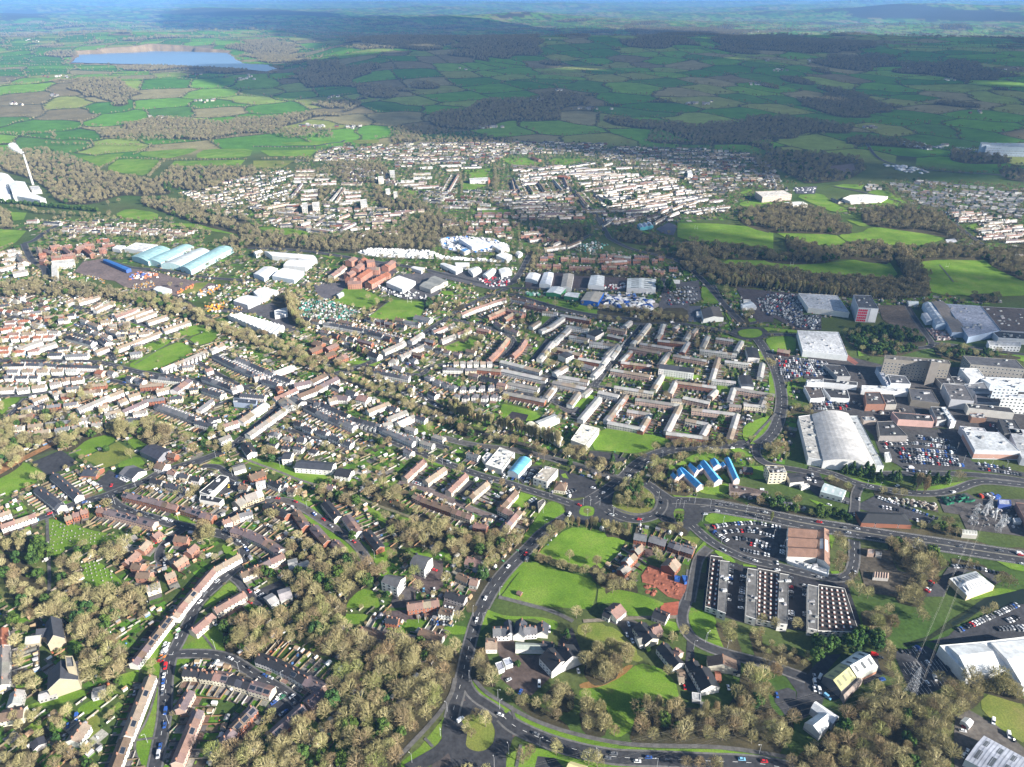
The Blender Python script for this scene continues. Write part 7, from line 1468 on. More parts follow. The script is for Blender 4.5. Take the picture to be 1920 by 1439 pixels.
infill('0,570 420,640 420,760 300,830 0,830','0,640 400,600','mix','wwccgsb','idgt',clear=True,roads=False,street=16,back=24)
infill('240,820 460,880 640,880 700,960 520,960 200,900','260,860 600,930','mix','wwcgb','nkd',clear=True,roads=False,street=16,back=24)
infill('560,600 760,590 840,640 960,700 880,790 640,690','600,640 800,690','mix','wwcgb','nkg',clear=True,roads=False,street=16,back=24)
infill('700,1080 860,1080 860,1180 700,1180','700,1120 860,1140','det','wb','nk',clear=True,roads=False)
# loose details of the place
def set_stack(mb,x,y,z,name,label,cat,group=None):
 o=mb.build(name,None,(x,y,z));tag(o,label,cat,group);return o
for i,(mb,x,y,z)in enumerate(ROOFSTACKS):
 px,py,_=proj(x,y,z)
 roots=[o for o in scene.collection.objects if o.name.startswith('maisonette_block')and o.type=='EMPTY']
 r_=min(roots,key=lambda o:(o.location.x-x)**2+(o.location.y-y)**2)
 rf=[q for q in r_.children if q.name.startswith('roof')][0]
 mb.build('rooflight_stack',rf,(x-r_.location.x,y-r_.location.y,z))
SKL=[]
for i,(mb,x,y)in enumerate(SKIPS):
 o=mb.build('waste_skip',None,(x,y,zat(x,y)));q=proj(x,y);SKL.append((o,q[0],q[1],'dark green waste skip','in the substation yard'))
give_labels(SKL,'skips','skip','green skips in the substation yard')
for poly,n,cols,sz,nm,lab in JUNK:
 m_=MB();x0,x1=min(p[0]for p in poly),max(p[0]for p in poly);y0,y1=min(p[1]for p in poly),max(p[1]for p in poly)
 k=0;tries=0
 while k<n and tries<n*30:
  tries+=1
  x,y=random.uniform(x0,x1),random.uniform(y0,y1)
  if not inpoly(x,y,poly):continue
  s_=sz*random.uniform(.7,1.4);a_=random.choice((0,math.pi/2))+random.gauss(.3,.12);h_=min(3,s_*.55+.6)
  c_=jit(random.choice(cols),.15)
  m_.box(x,y,zat(x,y),s_*1.5,s_*.75,h_*.7,a_,c_,'metal_sheet');m_.box(x+.1,y,zat(x,y)+h_*.7,s_*.9,s_*.6,h_*.3,a_,jit(c_,.3),'metal_sheet')
  k+=1
 tag(m_.build(nm),lab,nm.replace('_',' '),None,'stuff')
lampmb=MB();lampmb.bar((0,0,0),(0,0,8.5),(.11,.07),(.55,.56,.57),'galvanised_steel',5)
lamp_pole=lampmb.mesh('pole');lm=MB();lm.bar((0,0,8.4),(0,1.5,8.7),.05,(.5,.5,.5),'galvanised_steel',4);lm.box(0,1.6,8.62,.3,.7,.14,0,(.7,.7,.7),'metal_sheet');lamp_head=lm.mesh('lamp_head')
items=[]
for fx0,fy0,s in ((760,1139,'378,940 316,1160 60,1400 850,920 833,820 1210,1255 1735,1365 930,1320 575,670 700,130 800,1440 610,80 120,140 430,160'),(1140,1139,'440,1440 1360,1320 890,300 875,320 770,380 1075,370'),(0,1139,'1520,1050 1330,1220'),(380,1139,'330,580 715,660 115,380'),(0,840,'490,630 600,560 1220,350 1610,660 1760,40 1035,500 610,580'),(380,840,'700,180 120,90 270,260 905,480 940,550 1550,1000 1300,150 595,130 490,110 1355,800 205,1120'),(760,840,'1600,520 1665,520 1640,620 1300,440 1750,520 1870,600 850,1330 1020,320 335,150 1255,720 1480,640 1240,590'),(1140,820,'285,820 50,690 610,640 645,620 680,640 455,560 780,600 570,500 730,580 920,640 1240,690 850,760 1500,170 1020,120 490,190 1410,120 1035,780 1310,780 1390,790 1490,900 1020,950 1330,760 1580,1000'),(1520,820,'1320,1160 500,470 620,470 1250,440 1630,250 1760,280 1500,250 1370,240 940,60 700,30 1180,120 1310,130 1040,110')):
 for x,y in [tuple(map(float,q.split(',')))for q in s.split()]:
  px,py=fx0+x/4.8,fy0+y/4.8
  X,Y_=P(px,py);r_=empty('street_lamp',(X,Y_,zat(X,Y_)),random.uniform(0,6.28))
  link_mesh('pole',lamp_pole,r_);link_mesh('lamp_head',lamp_head,r_)
  items.append((r_,px,py,'slim grey street lamp',None))
give_labels(items,'lamps','street lamp','street lamps along the roads')
PG=(.45,.46,.47)
def lattice(h,w0,arms,name,label,x,y,rz=0):
 r_=empty(name,(x,y,zat(x,y)),rz);tag(r_,label,'pylon')
 m_=MB();cs=((-1,-1),(1,-1),(1,1),(-1,1));W_=lambda z:w0*(1-z/h)**.8+.5
 lv=[h*(1-(1-i/9)**1.0)for i in range(10)]
 for k in range(9):
  a,b=lv[k],lv[k+1];wa,wb=W_(a)/2,W_(b)/2
  for i in range(4):
   j=(i+1)%4
   p=lambda q,w_,z:(cs[q][0]*w_,cs[q][1]*w_,z)
   m_.bar(p(i,wa,a),p(i,wb,b),.055,PG,'galvanised_steel',3);m_.bar(p(i,wa,a),p(j,wb,b),.04,PG,'galvanised_steel',3);m_.bar(p(j,wa,a),p(i,wb,b),.04,PG,'galvanised_steel',3);m_.bar(p(i,wb,b),p(j,wb,b),.04,PG,'galvanised_steel',3)
 m_.build('lattice_tower',r_)
 tips=[]
 for z,l in arms:
  a_=MB()
  for sg in (-1,1):
   for yy in (-.4,.4):
    a_.bar((0,yy,z),(sg*l,0,z),.055,PG,'galvanised_steel',3);a_.bar((0,yy,z+1.6),(sg*l,0,z),.04,PG,'galvanised_steel',3)
   for q in (.3,.6):a_.bar((sg*l*q,0,z),(sg*l*q,0,z+1.6*(1-q)),.05,PG,'galvanised_steel',3)
   a_.bar((sg*l,0,z),(sg*l,0,z-1.6),.12,(.25,.2,.15),'galvanised_steel',4)
   tips.append((sg*l,z-1.6))
  a_.build('cross_arm',r_)
 return r_,tips
px_,py_=P(1706,1303)
dxy=Vector(P(1190,1439))-Vector((px_,py_));ang_=math.atan2(dxy.y,dxy.x)
pyl,tips=lattice(26,5.5,((15.5,4.6),(19.5,5.4),(23.5,4.2)),'lattice_pylon','tall grey lattice pylon carrying the power lines beside the superstore car park',px_,py_,ang_+math.pi/2)
far_p=Vector((px_,py_))+dxy.normalized()*330;nn=Vector((math.cos(ang_+math.pi/2),math.sin(ang_+math.pi/2)))
back_p=Vector(P(1835,985))
for k,(l,z)in enumerate(tips):
 a=Vector((px_,py_))+nn*l
 m_=MB()
 for end,zz in ((far_p+nn*l,z+1),(back_p+nn*l*.6,z*.6)):
  pts_=[(a.x+(end.x-a.x)*t_,a.y+(end.y-a.y)*t_,z+(zz-z)*t_-5*4*t_*(1-t_)*.5)for t_ in [i/14 for i in range(15)]]
  for p0,p1 in zip(pts_[:-1],pts_[1:]):m_.bar(p0,p1,.028,(.5,.5,.45),'wire',3)
 tag(m_.build('power_line'),('left' if l<0 else 'right')+' '+['lowest','middle','topmost'][k//2]+' power line strung from the lattice pylon','power line','power lines of the pylon')
fr(1520,820,4.8)
for i,(q,h_)in enumerate((('1450,780',22),('1560,700',12),('1640,740',12),('1680,850',18),('1600,640',10),('1720,800',12))):
 X,Y_=W(q)[0]
 lattice(h_,4,((h_*.7,3.5),(h_*.9,3)),'substation_pylon',['tallest lattice tower at the left of the substation','short lattice gantry next to the tallest substation tower','short lattice gantry in the middle of the substation','second tall lattice tower at the front of the substation','shortest lattice gantry at the back of the substation','lattice gantry near the right of the substation'][i],X,Y_,.4*i)
X,Y_=P(62,347);m_=MB();r_=empty('factory_chimney',(X,Y_,0));tag(r_,'tall white factory chimney smoking above the wood at the left edge','chimney')
for a_,b_,z0,z1,c_ in ((2.7,2.4,0,22,(.5,.49,.47)),(2.4,2.1,22,48,(.54,.53,.51)),(2.1,1.9,48,72,(.5,.49,.47))):m_.bar((0,0,z0),(0,0,z1),(a_,b_),c_,'wall_render',14)
m_.build('stack',r_);m2=MB();m2 .bar((0,0,71),(0,0,73),(2.2,2.2),(.3,.3,.3),'wall_render',14);m2 .build('rim',r_)
m_=MB()
for i in range(26):
 t_=i/25;r0=(2.2+7*t_)*random.uniform(.6,1.1)
 c_=Vector((X-2-24*t_+random.uniform(-3,3),Y_+8*t_,75+15*t_+random.uniform(-2,2)))
 for a in range(8):
  for b in range(4):
   q_=[c_+Vector((math.cos(al)*math.sin(be),math.sin(al)*math.sin(be),math.cos(be)))*r0 for al,be in ((a*.7854,b*.7854),(a*.7854,(b+1)*.7854),((a+1)*.7854,(b+1)*.7854),((a+1)*.7854,b*.7854))]
   m_.face(q_,(.9,.9,.9),'steam')
tag(m_.build('smoke_plume'),'small white plume drifting left from the chimney top','smoke',None,'stuff')
fr(0,840,4.8)
gmb=MB();gmb.box(0,0,0,.7,.2,1.0,0,(.26,.25,.23),'paving');gmb.box(0,.8,0,.5,1.4,.1,0,(.16,.17,.12),'paving');GST=gmb.mesh('gravestone')
items=[]
for s,d,dens in (('450,670 620,690 800,760 1090,805 880,860 620,880 520,960 450,880','440,700 700,640',.75),('690,1090 870,1010 1110,1240 1000,1280 770,1190','700,1080 900,1010',.7)):
 poly=W(s);(xa,ya),(xb,yb)=W(d);an=math.atan2(yb-ya,xb-xa);ca,sa=math.cos(an),math.sin(an)
 rot=[(x*ca+y*sa,-x*sa+y*ca)for x,y in poly];v=min(p[1]for p in rot)
 while v<max(p[1]for p in rot):
  u=min(p[0]for p in rot)
  while u<max(p[0]for p in rot):
   x,y=u*ca-v*sa,u*sa+v*ca
   if inpoly(x,y,poly)and random.random()<dens and len(items)<300:
    o=link_mesh('gravestone',GST,None,(x,y,zat(x,y)-.02),an+random.gauss(0,.05),(random.uniform(.8,1.4),)*3);q=proj(x,y);items.append((o,q[0],q[1],'small grey gravestone','in the cemetery'))
   u+=3.1
  v+=4.6
give_labels(items,'gravestones','gravestone','gravestones in the cemetery')
gp=MB()
for x_ in (-2.8,2.8):gp.bar((x_,0,0),(x_,0,9),.1,(.75,.75,.75),'white_marking',4)
gp.bar((-2.8,0,3),(2.8,0,3),.09,(.75,.75,.75),'white_marking',4);GPM=gp.mesh('rugby_posts')
for(fx,fy,lab)in ((718,612,'white rugby posts at the near end of the lower pitch'),(768,566,'white rugby posts at the far end of the lower pitch'),(1305,428,'white rugby posts on the left playing field'),(1484,497,'white rugby posts by the poplar row'),(1775,500,'white rugby posts on the far right pitch')):
 X,Y_=P(fx,fy+3);o=link_mesh('rugby_posts',GPM,None,(X,Y_,0),random.uniform(-.4,.4));tag(o,lab,'rugby posts')
# trees
def bare_mesh(seed,h=12.0,spread=.40,nl=26,m=9,k=8,tw=.09,vase=0.0,trunk=.32):
 r_=random.Random(seed)
 tm,cm=MB(),MB()
 base=(.35,.325,.215);br=(.47,.44,.32)
 tm.bar((0,0,-.3),(0,0,h*trunk),(h*.024,h*.017),(.16,.13,.09),'bark',5)
 top=Vector((r_.uniform(-.3,.3),r_.uniform(-.3,.3),h*.8))
 tm.bar((0,0,h*trunk),top,(h*.017,.05),(.16,.13,.09),'bark',4)
 cz=h*.60;rx=h*spread;rz=h*.40
 lob=[(r_.uniform(0,6.28),r_.uniform(-.4,1),r_.uniform(.12,.3))for _ in range(5)]
 def surf(th,ph):
  d=Vector((math.cos(th)*math.cos(ph),math.sin(th)*math.cos(ph),math.sin(ph)))
  f=1.0-.12
  for a,b,g in lob:f+=g*max(0,d.dot(Vector((math.cos(a)*math.cos(b),math.sin(a)*math.cos(b),math.sin(b))))-.75)*3
  return Vector((d.x*rx*f,d.y*rx*f,cz+d.z*rz*f))
 def tri(a,b,w,col):
  d=b-a
  s=d.cross(Vector((r_.uniform(-1,1),r_.uniform(-1,1),r_.uniform(-1,1))))
  if s.length<1e-4:return
  s.normalize();s*=w/2
  cm.face([a-s,a+s,b],col,'winter_twigs')
 for i in range(nl):
  th=i*2.39996+r_.uniform(-.3,.3)
  sp_=-.35+1.3*((i+.5)/nl)**.8
  ph=math.asin(max(-1,min(1,sp_)))
  s=surf(th,ph)
  z0=h*r_.uniform(trunk*.75,trunk+.18)*(1 if ph<.6 else 1.25)
  a=Vector((0,0,min(z0,s.z*.7)))
  mid=a.lerp(s,.55)+Vector((0,0,h*.03))
  c=jit(br,.15)
  for q0,q1,w0,w1 in ((a,mid,h*.013,h*.009),(mid,s,h*.009,h*.003)):
   cm.bar(q0,q1,(w0,w1),c,'winter_twigs',3)
  for j in range(m):
   b0=a.lerp(s,r_.uniform(.35,.8))if j%2 else mid.lerp(s,r_.uniform(0,.8))
   th2=th+r_.gauss(0,.34);ph2=max(-.7,min(1.5,ph+r_.gauss(0,.3)))
   e=surf(th2,ph2);e=Vector((0,0,cz)).lerp(e,r_.uniform(.78,1.06))
   c2=jit(base,.14)
   tri(b0,e,tw*1.5,c2)
   for l in range(k):
    f=r_.uniform(.3,1)
    p0=b0 .lerp(e,f)
    out=(e-Vector((0,0,cz*.7))).normalized()
    dirv=(out+Vector((r_.gauss(0,.55),r_.gauss(0,.55),r_.gauss(.3+vase,.5)))).normalized()
    tri(p0,p0+dirv*h*r_.uniform(.05,.13),tw,jit(base,.2))
 return tm,cm
def ever_mesh(seed,h=12.0,kind='round',n=1500,leaf=.55):
 r_=random.Random(seed);tm,cm=MB(),MB()
 tm.bar((0,0,-.3),(0,0,h*.8),(h*.025,.05),(.16,.13,.09),'bark',5)
 base=(.055,.095,.028)
 cl=[]
 for i in range(26):
  th=r_.uniform(0,6.28);z=r_.random()
  if kind=='cone':rr=(1-z)*.30*h;c_=Vector((math.cos(th)*rr*.75,math.sin(th)*rr*.75,h*(.12+.85*z)));cr=h*(.05+.11*(1-z))
  else:
   ph=math.asin(z*1.5-.5);rr=math.cos(ph)*h*.30
   c_=Vector((math.cos(th)*rr,math.sin(th)*rr,h*.52+math.sin(ph)*h*.34));cr=h*r_.uniform(.10,.17)
  cl.append((c_,cr,jit(base,.35)))
 for i in range(n):
  c_,cr,col=cl[i%len(cl)]
  d=Vector((r_.gauss(0,1),r_.gauss(0,1),r_.gauss(.25,1))).normalized()
  p=c_+d*cr*r_.uniform(.7,1.05)
  u=d.cross(Vector((r_.gauss(0,1),r_.gauss(0,1),r_.gauss(0,1)))).normalized()*leaf*r_.uniform(.6,1.3)
  w=(d+Vector((r_.gauss(0,.5),r_.gauss(0,.5),r_.gauss(0,.5)))).cross(u).normalized()*leaf*r_.uniform(.5,1.1)
  cm.face([p-u,p+w,p+u,p-w*.6],jit(col,.25),'evergreen_leaves')
 return tm,cm
VAR={}
def variants():
 for i in range(7):
  VAR.setdefault('bare',[]).append(bare_mesh(i,12,r_sp[i],24,8,5,.10))
 for i in range(3):
  VAR.setdefault('fine',[]).append(bare_mesh(50+i,14,.38,34,9,9,.12))
 for i in range(3):
  VAR.setdefault('poplar',[]).append(bare_mesh(20+i,17,.15,30,7,6,.13,1.2,.12))
 for i in range(3):
  VAR.setdefault('bush',[]).append(bare_mesh(30+i,5,.52,16,7,6,.15,0,.1))
 for i in range(3):
  VAR.setdefault('ever',[]).append(ever_mesh(40+i,11,'round'))
 for i in range(2):
  VAR.setdefault('cone',[]).append(ever_mesh(45+i,13,'cone'))
 for i in range(4):
  VAR.setdefault('far',[]).append(bare_mesh(60+i,12,r_sp[i],12,7,4,.40))
 for i in range(2):
  VAR.setdefault('hedge',[]).append(ever_mesh(70+i,3.2,'round',220,.4))
r_sp=[.40,.36,.43,.38,.34,.41,.45]
variants()
LOOK={'bare':'bare winter tree','fine':'twiggy bare tree','poplar':'narrow bare tree','bush':'low bare bush','ever':'rounded evergreen tree','cone':'pointed green conifer','hedge':'clipped hedge bush','orange':'orange autumn tree'}
plant_woods()
HREF={'bare':12,'fine':14,'poplar':17,'bush':5,'ever':11,'cone':13,'orange':12,'hedge':3.2}
for T_ in HEDGES:TREES.append(T_)
def tree_size(tr):
 X,Y_,kd,sc,z=tr
 px,py,d=proj(X,Y_,5)
 return HREF[kd]*sc/d if-10<px<1930 and-10<py<1450 else 0
MESHC={}
def tmesh(kd,i):
 k_='bare' if kd=='orange' else kd
 if(k_,i)not in MESHC:
  tm,cm=VAR[k_][i]
  MESHC[(k_,i)]=(tm.mesh('trunk'),cm.mesh('crown'))
 return MESHC[(k_,i)]
def kgroup(kd):return 'ever' if kd in ('ever','cone')else 'hedge' if kd in ('bush','hedge')else 'bare'
GNAME={'bare':('trees','tree','bare winter trees across the town'),'ever':('evergreens','evergreen tree','evergreen trees across the town'),'hedge':('bushes','bush','bushes and clipped hedges')}
rest={}
far_twigs=None
for g in ('bare','ever','hedge'):
 L=sorted((tr for tr in TREES if kgroup(tr[2])==g),key=lambda q:-tree_size(q))
 near=[q for q in L[:300]if tree_size(q)>0]
 items=[]
 for X,Y_,kd,sc,z in near:
  i=random.randrange(len(VAR['bare' if kd=='orange' else kd]))
  tm,cm=tmesh(kd,i)
  nm={'bare':'bare_tree','fine':'bare_tree','poplar':'bare_poplar','bush':'bare_bush','ever':'evergreen_tree','cone':'conifer','orange':'autumn_tree','hedge':'hedge_bush'}[kd]
  zz=zat(X,Y_)
  rz=random.uniform(0,6.28)
  if kd in ('hedge','bush'):
   root=link_mesh(nm,cm,None,(X,Y_,zz),rz,(sc,)*3)
  else:
   root=empty(nm,(X,Y_,zz),rz);root.scale=(sc,sc,sc*random.uniform(.9,1.1))
   link_mesh('trunk',tm,root)
   cr=link_mesh('crown',cm,root)
   if kd=='orange':
    key=('orange',i)
    if key not in MESHC:
     cc=cm.copy();cc.materials[0]=MATS['orange_twigs'];MESHC[key]=cc
    cr.data=MESHC[key]
  px,py,d=proj(X,Y_,5)
  items.append((root,px,py,LOOK[kd],None))
 cat=GNAME[g][1]
 give_labels(items,GNAME[g][0],cat,GNAME[g][2])
 rest[g]=L[len(near):]
# trees nobody could count: instanced points
def col_of(name,meshes):
 c_=bpy.data.collections.new(name)
 for me in meshes:
  o=bpy.data.objects.new(name,me);c_.objects.link(o)
 return c_
def merged(tm,cm,name,far=False):
 m_=MB()
 for s in (tm,cm):
  off_=len(m_.v);m_.v+=s.v;m_.f+=[tuple(i+off_ for i in f)for f in s.f];m_.c+=s.c
  m_.m+=[m_.mi('far_twigs' if far and s.mats[k]=='winter_twigs' else s.mats[k])for k in s.m]
 return m_.mesh(name)
def gn_scatter(name,pts,colls,label,cat):
 """pts: list of x, y, z, variant index, scale"""
 me=bpy.data.meshes.new(name)
 A=np.array(pts,dtype=np.float32)
 me.vertices.add(len(A));me.vertices.foreach_set('co',A[:,:3].ravel())
 a=me.attributes.new('pick','INT','POINT');a.data.foreach_set('value',A[:,3].astype(np.int32))
 a=me.attributes.new('size','FLOAT','POINT');a.data.foreach_set('value',A[:,4].copy())
 a=me.attributes.new('turn','FLOAT','POINT');a.data.foreach_set('value',rng.uniform(0,6.28,len(A)).astype(np.float32))
 o=bpy.data.objects.new(name,me);scene.collection.objects.link(o)
 ng=bpy.data.node_groups.new(name,'GeometryNodeTree')
 ng.interface.new_socket('Geometry',in_out='INPUT',socket_type='NodeSocketGeometry')
 ng.interface.new_socket('Geometry',in_out='OUTPUT',socket_type='NodeSocketGeometry')
 gi,go=ng.nodes.new('NodeGroupInput'),ng.nodes.new('NodeGroupOutput')
 ci=ng.nodes.new('GeometryNodeCollectionInfo');ci.inputs[0].default_value=colls
 ci.inputs['Separate Children'].default_value=True;ci.inputs['Reset Children'].default_value=True
 ip=ng.nodes.new('GeometryNodeInstanceOnPoints');ip.inputs['Pick Instance'].default_value=True
 def na(nm,ty):
  n=ng.nodes.new('GeometryNodeInputNamedAttribute');n.data_type=ty;n.inputs[0].default_value=nm
  return n.outputs[0]
 cx=ng.nodes.new('ShaderNodeCombineXYZ');ng.links.new(na('turn','FLOAT'),cx.inputs[2])
 sz=ng.nodes.new('ShaderNodeCombineXYZ')
 for i in range(3):ng.links.new(na('size','FLOAT'),sz.inputs[i])
 ng.links.new(gi.outputs[0],ip.inputs['Points'])
 ng.links.new(ci.outputs[0],ip.inputs['Instance'])
 ng.links.new(na('pick','INT'),ip.inputs['Instance Index'])
 ng.links.new(cx.outputs[0],ip.inputs['Rotation']);ng.links.new(sz.outputs[0],ip.inputs['Scale'])
 ng.links.new(ip.outputs[0],go.inputs[0])
 md=o.modifiers.new('scatter','NODES');md.node_group=ng
 tag(o,label,cat,None,'stuff')
 return o
c_near=col_of('tree_forms',[merged(*VAR['bare'][i],'tree_form')for i in range(7)]+[merged(*VAR['poplar'][i],'tree_form')for i in range(3)])
c_far=col_of('far_tree_forms',[merged(*v,'tree_form',True)for v in VAR['far']])
c_ever=col_of('evergreen_forms',[merged(*v,'evergreen_form')for v in VAR['ever']+VAR['cone']])
c_bush=col_of('bush_forms',[merged(*v,'bush_form')for v in VAR['bush']+VAR['hedge']])
pn,pf,pe,ph=[],[],[],[]
for X,Y_,kd,sc,z in rest['bare']:
 if math.hypot(X,Y_)<1150:pn.append((X,Y_,zat(X,Y_),random.randrange(7)if kd!='poplar' else 7+random.randrange(3),sc*(1.1 if kd=='fine' else 1)))
 else:pf.append((X,Y_,float(hgt(X,Y_)),random.randrange(4),sc))
for X,Y_,kd,sc,z in rest['ever']:pe.append((X,Y_,zat(X,Y_)+float(hgt(X,Y_)),random.randrange(3)if kd=='ever' else 3+random.randrange(2),sc))
for X,Y_,kd,sc,z in rest['hedge']:ph.append((X,Y_,zat(X,Y_),random.randrange(3)if kd=='bush' else 3+random.randrange(2),sc))
if pn:gn_scatter('woodland',pn,c_near,'mass of bare winter woodland filling the belts between the houses','woodland')
if pf:gn_scatter('distant_woodland',pf,c_far,'bare woods and tree belts round the far edge of the town','woodland')
if pe:gn_scatter('evergreen_planting',pe,c_ever,'dark evergreen trees scattered through the farther streets','trees')
if ph:gn_scatter('shrubbery',ph,c_bush,'garden shrubs and undergrowth among houses and woods','shrubs')
# gardens, fences, sheds
FENCES,SHEDS=[],[]
gm=MB()
GC=[(.08,.18,.02),(.11,.22,.025),(.07,.15,.02),(.15,.22,.035),(.15,.12,.07),(.20,.185,.16),(.08,.07,.05),(.30,.28,.25),(.05,.09,.02),(.08,.16,.02)]
RESERVE=[(x,y)for x,y in []]
gi_=0
for h in HOUSES:
 if not h['gard']or h['z0']:continue
 L,w=h['L'],h['w'];n=max(1,round(L/h['unit']));u=L/n
 tx,ty=h['t'];nx,ny=-ty,tx
 near=h['d']<1250
 if L<15 and h['unit']>=L:n,u=1,L
 for sg in (-1,1):
  deep=17 if sg*(1 if h['ext']==0 else h['ext'])>0 else 9
  for i in range(n):
   s0,s1=i*u,(i+1)*u;sm=(s0+s1)/2
   bx,by=h['a'][0]+tx*sm,h['a'][1]+ty*sm
   d0=w/2+.4;d=d0+1
   while d<d0+deep and occ(bx+nx*sg*d,by+ny*sg*d)in (0,):d+=1.0
   d-=1.0
   if d-d0<2:continue
   def q(s_,t_):return(h['a'][0]+tx*s_+nx*sg*t_,h['a'][1]+ty*s_+ny*sg*t_)
   z=.05+(gi_%131)*.0015;gi_+=1
   poly=[q(s0,d0),q(s1,d0),q(s1,d),q(s0,d)]
   raster(poly,5,False,z)
   if sg<0:poly=poly[::-1]
   col=jit(random.choice(GC),.2)
   gm.face([(x,y,z)for x,y in poly],col,'garden_ground')
   dm=d0+random.uniform(1.5,min(5,d-d0))
   pz=z+.2
   pp=[q(s0+.2,d0),q(s1-.2,d0),q(s1-.2,dm),q(s0+.2,dm)]
   gm.face([(x,y,pz)for x,y in (pp if sg>0 else pp[::-1])],jit(random.choice(((.24,.22,.19),(.13,.12,.12),(.20,.13,.10))),.2),'garden_ground')
   if d-d0>4:
    for k_ in range(random.randint(1,3)):
     a_,b_=random.uniform(s0,s1-1),random.uniform(dm,d-1)
     a2,b2=min(s1,a_+random.uniform(1,3)),min(d,b_+random.uniform(1,5))
     pp=[q(a_,b_),q(a2,b_),q(a2,b2),q(a_,b2)]
     gm.face([(x,y,pz+.01*(k_+1))for x,y in (pp if sg>0 else pp[::-1])],jit(random.choice(GC),.25),'garden_ground')
   FENCES.append((q(s0,d0+(0 if deep>10 else d-d0)),q(s0,d),h['d'])if deep>10 else(q(s0,d0+.5),q(s0,d),h['d']))
   if deep>10 and random.random()<.8:FENCES.append((q(s0,d),q(s1,d),h['d']))
   if deep>10 and d-d0>7 and random.random()<.75:
    sx,sy=q(sm+random.uniform(-1,1),d-random.uniform(1.3,2.2))
    SHEDS.append((sx,sy,math.atan2(ty,tx)+random.choice((0,math.pi/2)),h['d'],'shed'))
   if deep>10 and d-d0>6:
    for _ in range(random.choice((0,1,1,2))):
     sx,sy=q(sm+random.uniform(-2,2),random.uniform(dm,d-1))
     if random.random()<.3:GB.append((sx,sy,'bush' if random.random()<.5 else 'hedge',random.uniform(.25,.6)))
     elif h['d']<1400:SHEDS.append((sx,sy,random.uniform(0,3),h['d'],'thing'))
    if random.random()<.10:GB.append((*q(sm,random.uniform(dm,d)),'tree',random.uniform(.35,.6)))
TOWN=[P(x,y)for x,y in TOWNPX]
bx0,bx1=min(p[0]for p in TOWN),max(p[0]for p in TOWN);by0,by1=min(p[1]for p in TOWN),max(p[1]for p in TOWN)
B4=(OCC==4)
near4=np.zeros((GH//8+1,GW//8+1),bool)
yy_,xx_=np.nonzero(B4);near4[yy_//8,xx_//8]=True
n4=near4 .copy()
for a_ in (-3,-2,-1,0,1,2,3):
 for b_ in (-3,-2,-1,0,1,2,3):n4|=np.roll(np.roll(near4,a_,0),b_,1)
y=by0;cnt=0
while y<by1:
 x=bx0;st_=6.5 if y<1150 else 12
 while x<bx1:
  X_,Y_=x+random.uniform(-2,2),y+random.uniform(-2,2);x+=st_
  if occ(X_,Y_)!=0 or not inpoly(X_,Y_,TOWN):continue
  i_,j_=int((Y_-GY0)/GS)//8,int((X_-GX0)/GS)//8
  if not(0<=i_<n4 .shape[0]and 0<=j_<n4 .shape[1])or not n4[i_,j_]:continue
  cnt+=1;a_=-.35+.25*math.sin(X_/170)+.3*math.cos(Y_/210);ca,sa=math.cos(a_),math.sin(a_)
  lx,ly=random.uniform(2,5),random.uniform(2,6);z=.03+(cnt%97)*.0011
  if all(occ(X_+p*ca-q*sa,Y_+p*sa+q*ca)==0 for p,q in ((-lx,-ly),(lx,-ly),(lx,ly),(-lx,ly))):
   gm.face([(X_+p*ca-q*sa,Y_+p*sa+q*ca,z)for p,q in ((-lx,-ly),(lx,-ly),(lx,ly),(-lx,ly))],jit(random.choice(GC+GC[:4]),.25),'garden_ground')
  r_=random.random()
  if r_<.34:GB.append((X_,Y_,'bush' if r_<.17 else 'hedge',random.uniform(.35,.9)))
  elif r_<(.45 if Y_<1150 else .8):GB.append((X_,Y_,'tree',random.uniform(.3,.7)if Y_<1150 else random.uniform(.45,.9)))
  elif Y_>1150:continue
  elif r_<.62:SHEDS.append((X_,Y_,a_,9999,'shed'))
  elif r_<.80:SHEDS.append((X_,Y_,a_,9999,'thing'))
  if random.random()<.35:
   q0=(X_-ly*sa,Y_+ly*ca);q1=(X_+ly*sa,Y_-ly*ca);FENCES.append((q0,q1,math.hypot(X_,Y_)))
 y+=6.5 if y<1150 else 12
g_=gm.build('garden_ground');tag(g_,None,None,None,'structure')
FC=[(.20,.155,.10),(.14,.11,.075),(.24,.14,.08),(.27,.24,.19),(.09,.08,.07),(.36,.34,.31)]
def fmb(mb,a,b,col,h_=1.45,z=0.0):
 l=math.dist(a,b)
 if l<.6:return
 mb.box((a[0]+b[0])/2,(a[1]+b[1])/2,z,l,.08,h_,math.atan2(b[1]-a[1],b[0]-a[0]),col,'timber')
FENCES=[f for f in FENCES if math.dist(f[0],f[1])>2]
def fsize(f):
 px,py,d=proj((f[0][0]+f[1][0])/2,(f[0][1]+f[1][1])/2,1)
 return math.dist(f[0],f[1])/d if 0<px<1920 and 0<py<1439 else 0
FENCES.sort(key=lambda f:-fsize(f))
items=[]
for f in FENCES[:300]:
 m_=MB();ci_=random.randrange(len(FC));cx_,cy_=(f[0][0]+f[1][0])/2,(f[0][1]+f[1][1])/2
 fmb(m_,(f[0][0]-cx_,f[0][1]-cy_),(f[1][0]-cx_,f[1][1]-cy_),jit(FC[ci_],.15))
 if not m_.f:continue
 o=m_.build('garden_fence',None,(cx_,cy_,zat(cx_,cy_)-.1))
 px,py,d=proj(cx_,cy_,1)
 items.append((o,px,py,['tan','brown','orange-brown','pale','dark','whitish'][ci_]+' garden fence',None))
give_labels(items,'fences','fence','fences between back gardens')
m_=MB()
for f in FENCES[300:]:
 if f[2]>1500 and random.random()<.5:continue
 fmb(m_,f[0],f[1],jit(random.choice(FC),.15),1.6)
o=m_.build('garden_fences');tag(o,'maze of thin timber fences dividing the farther back gardens','fences',None,'stuff')
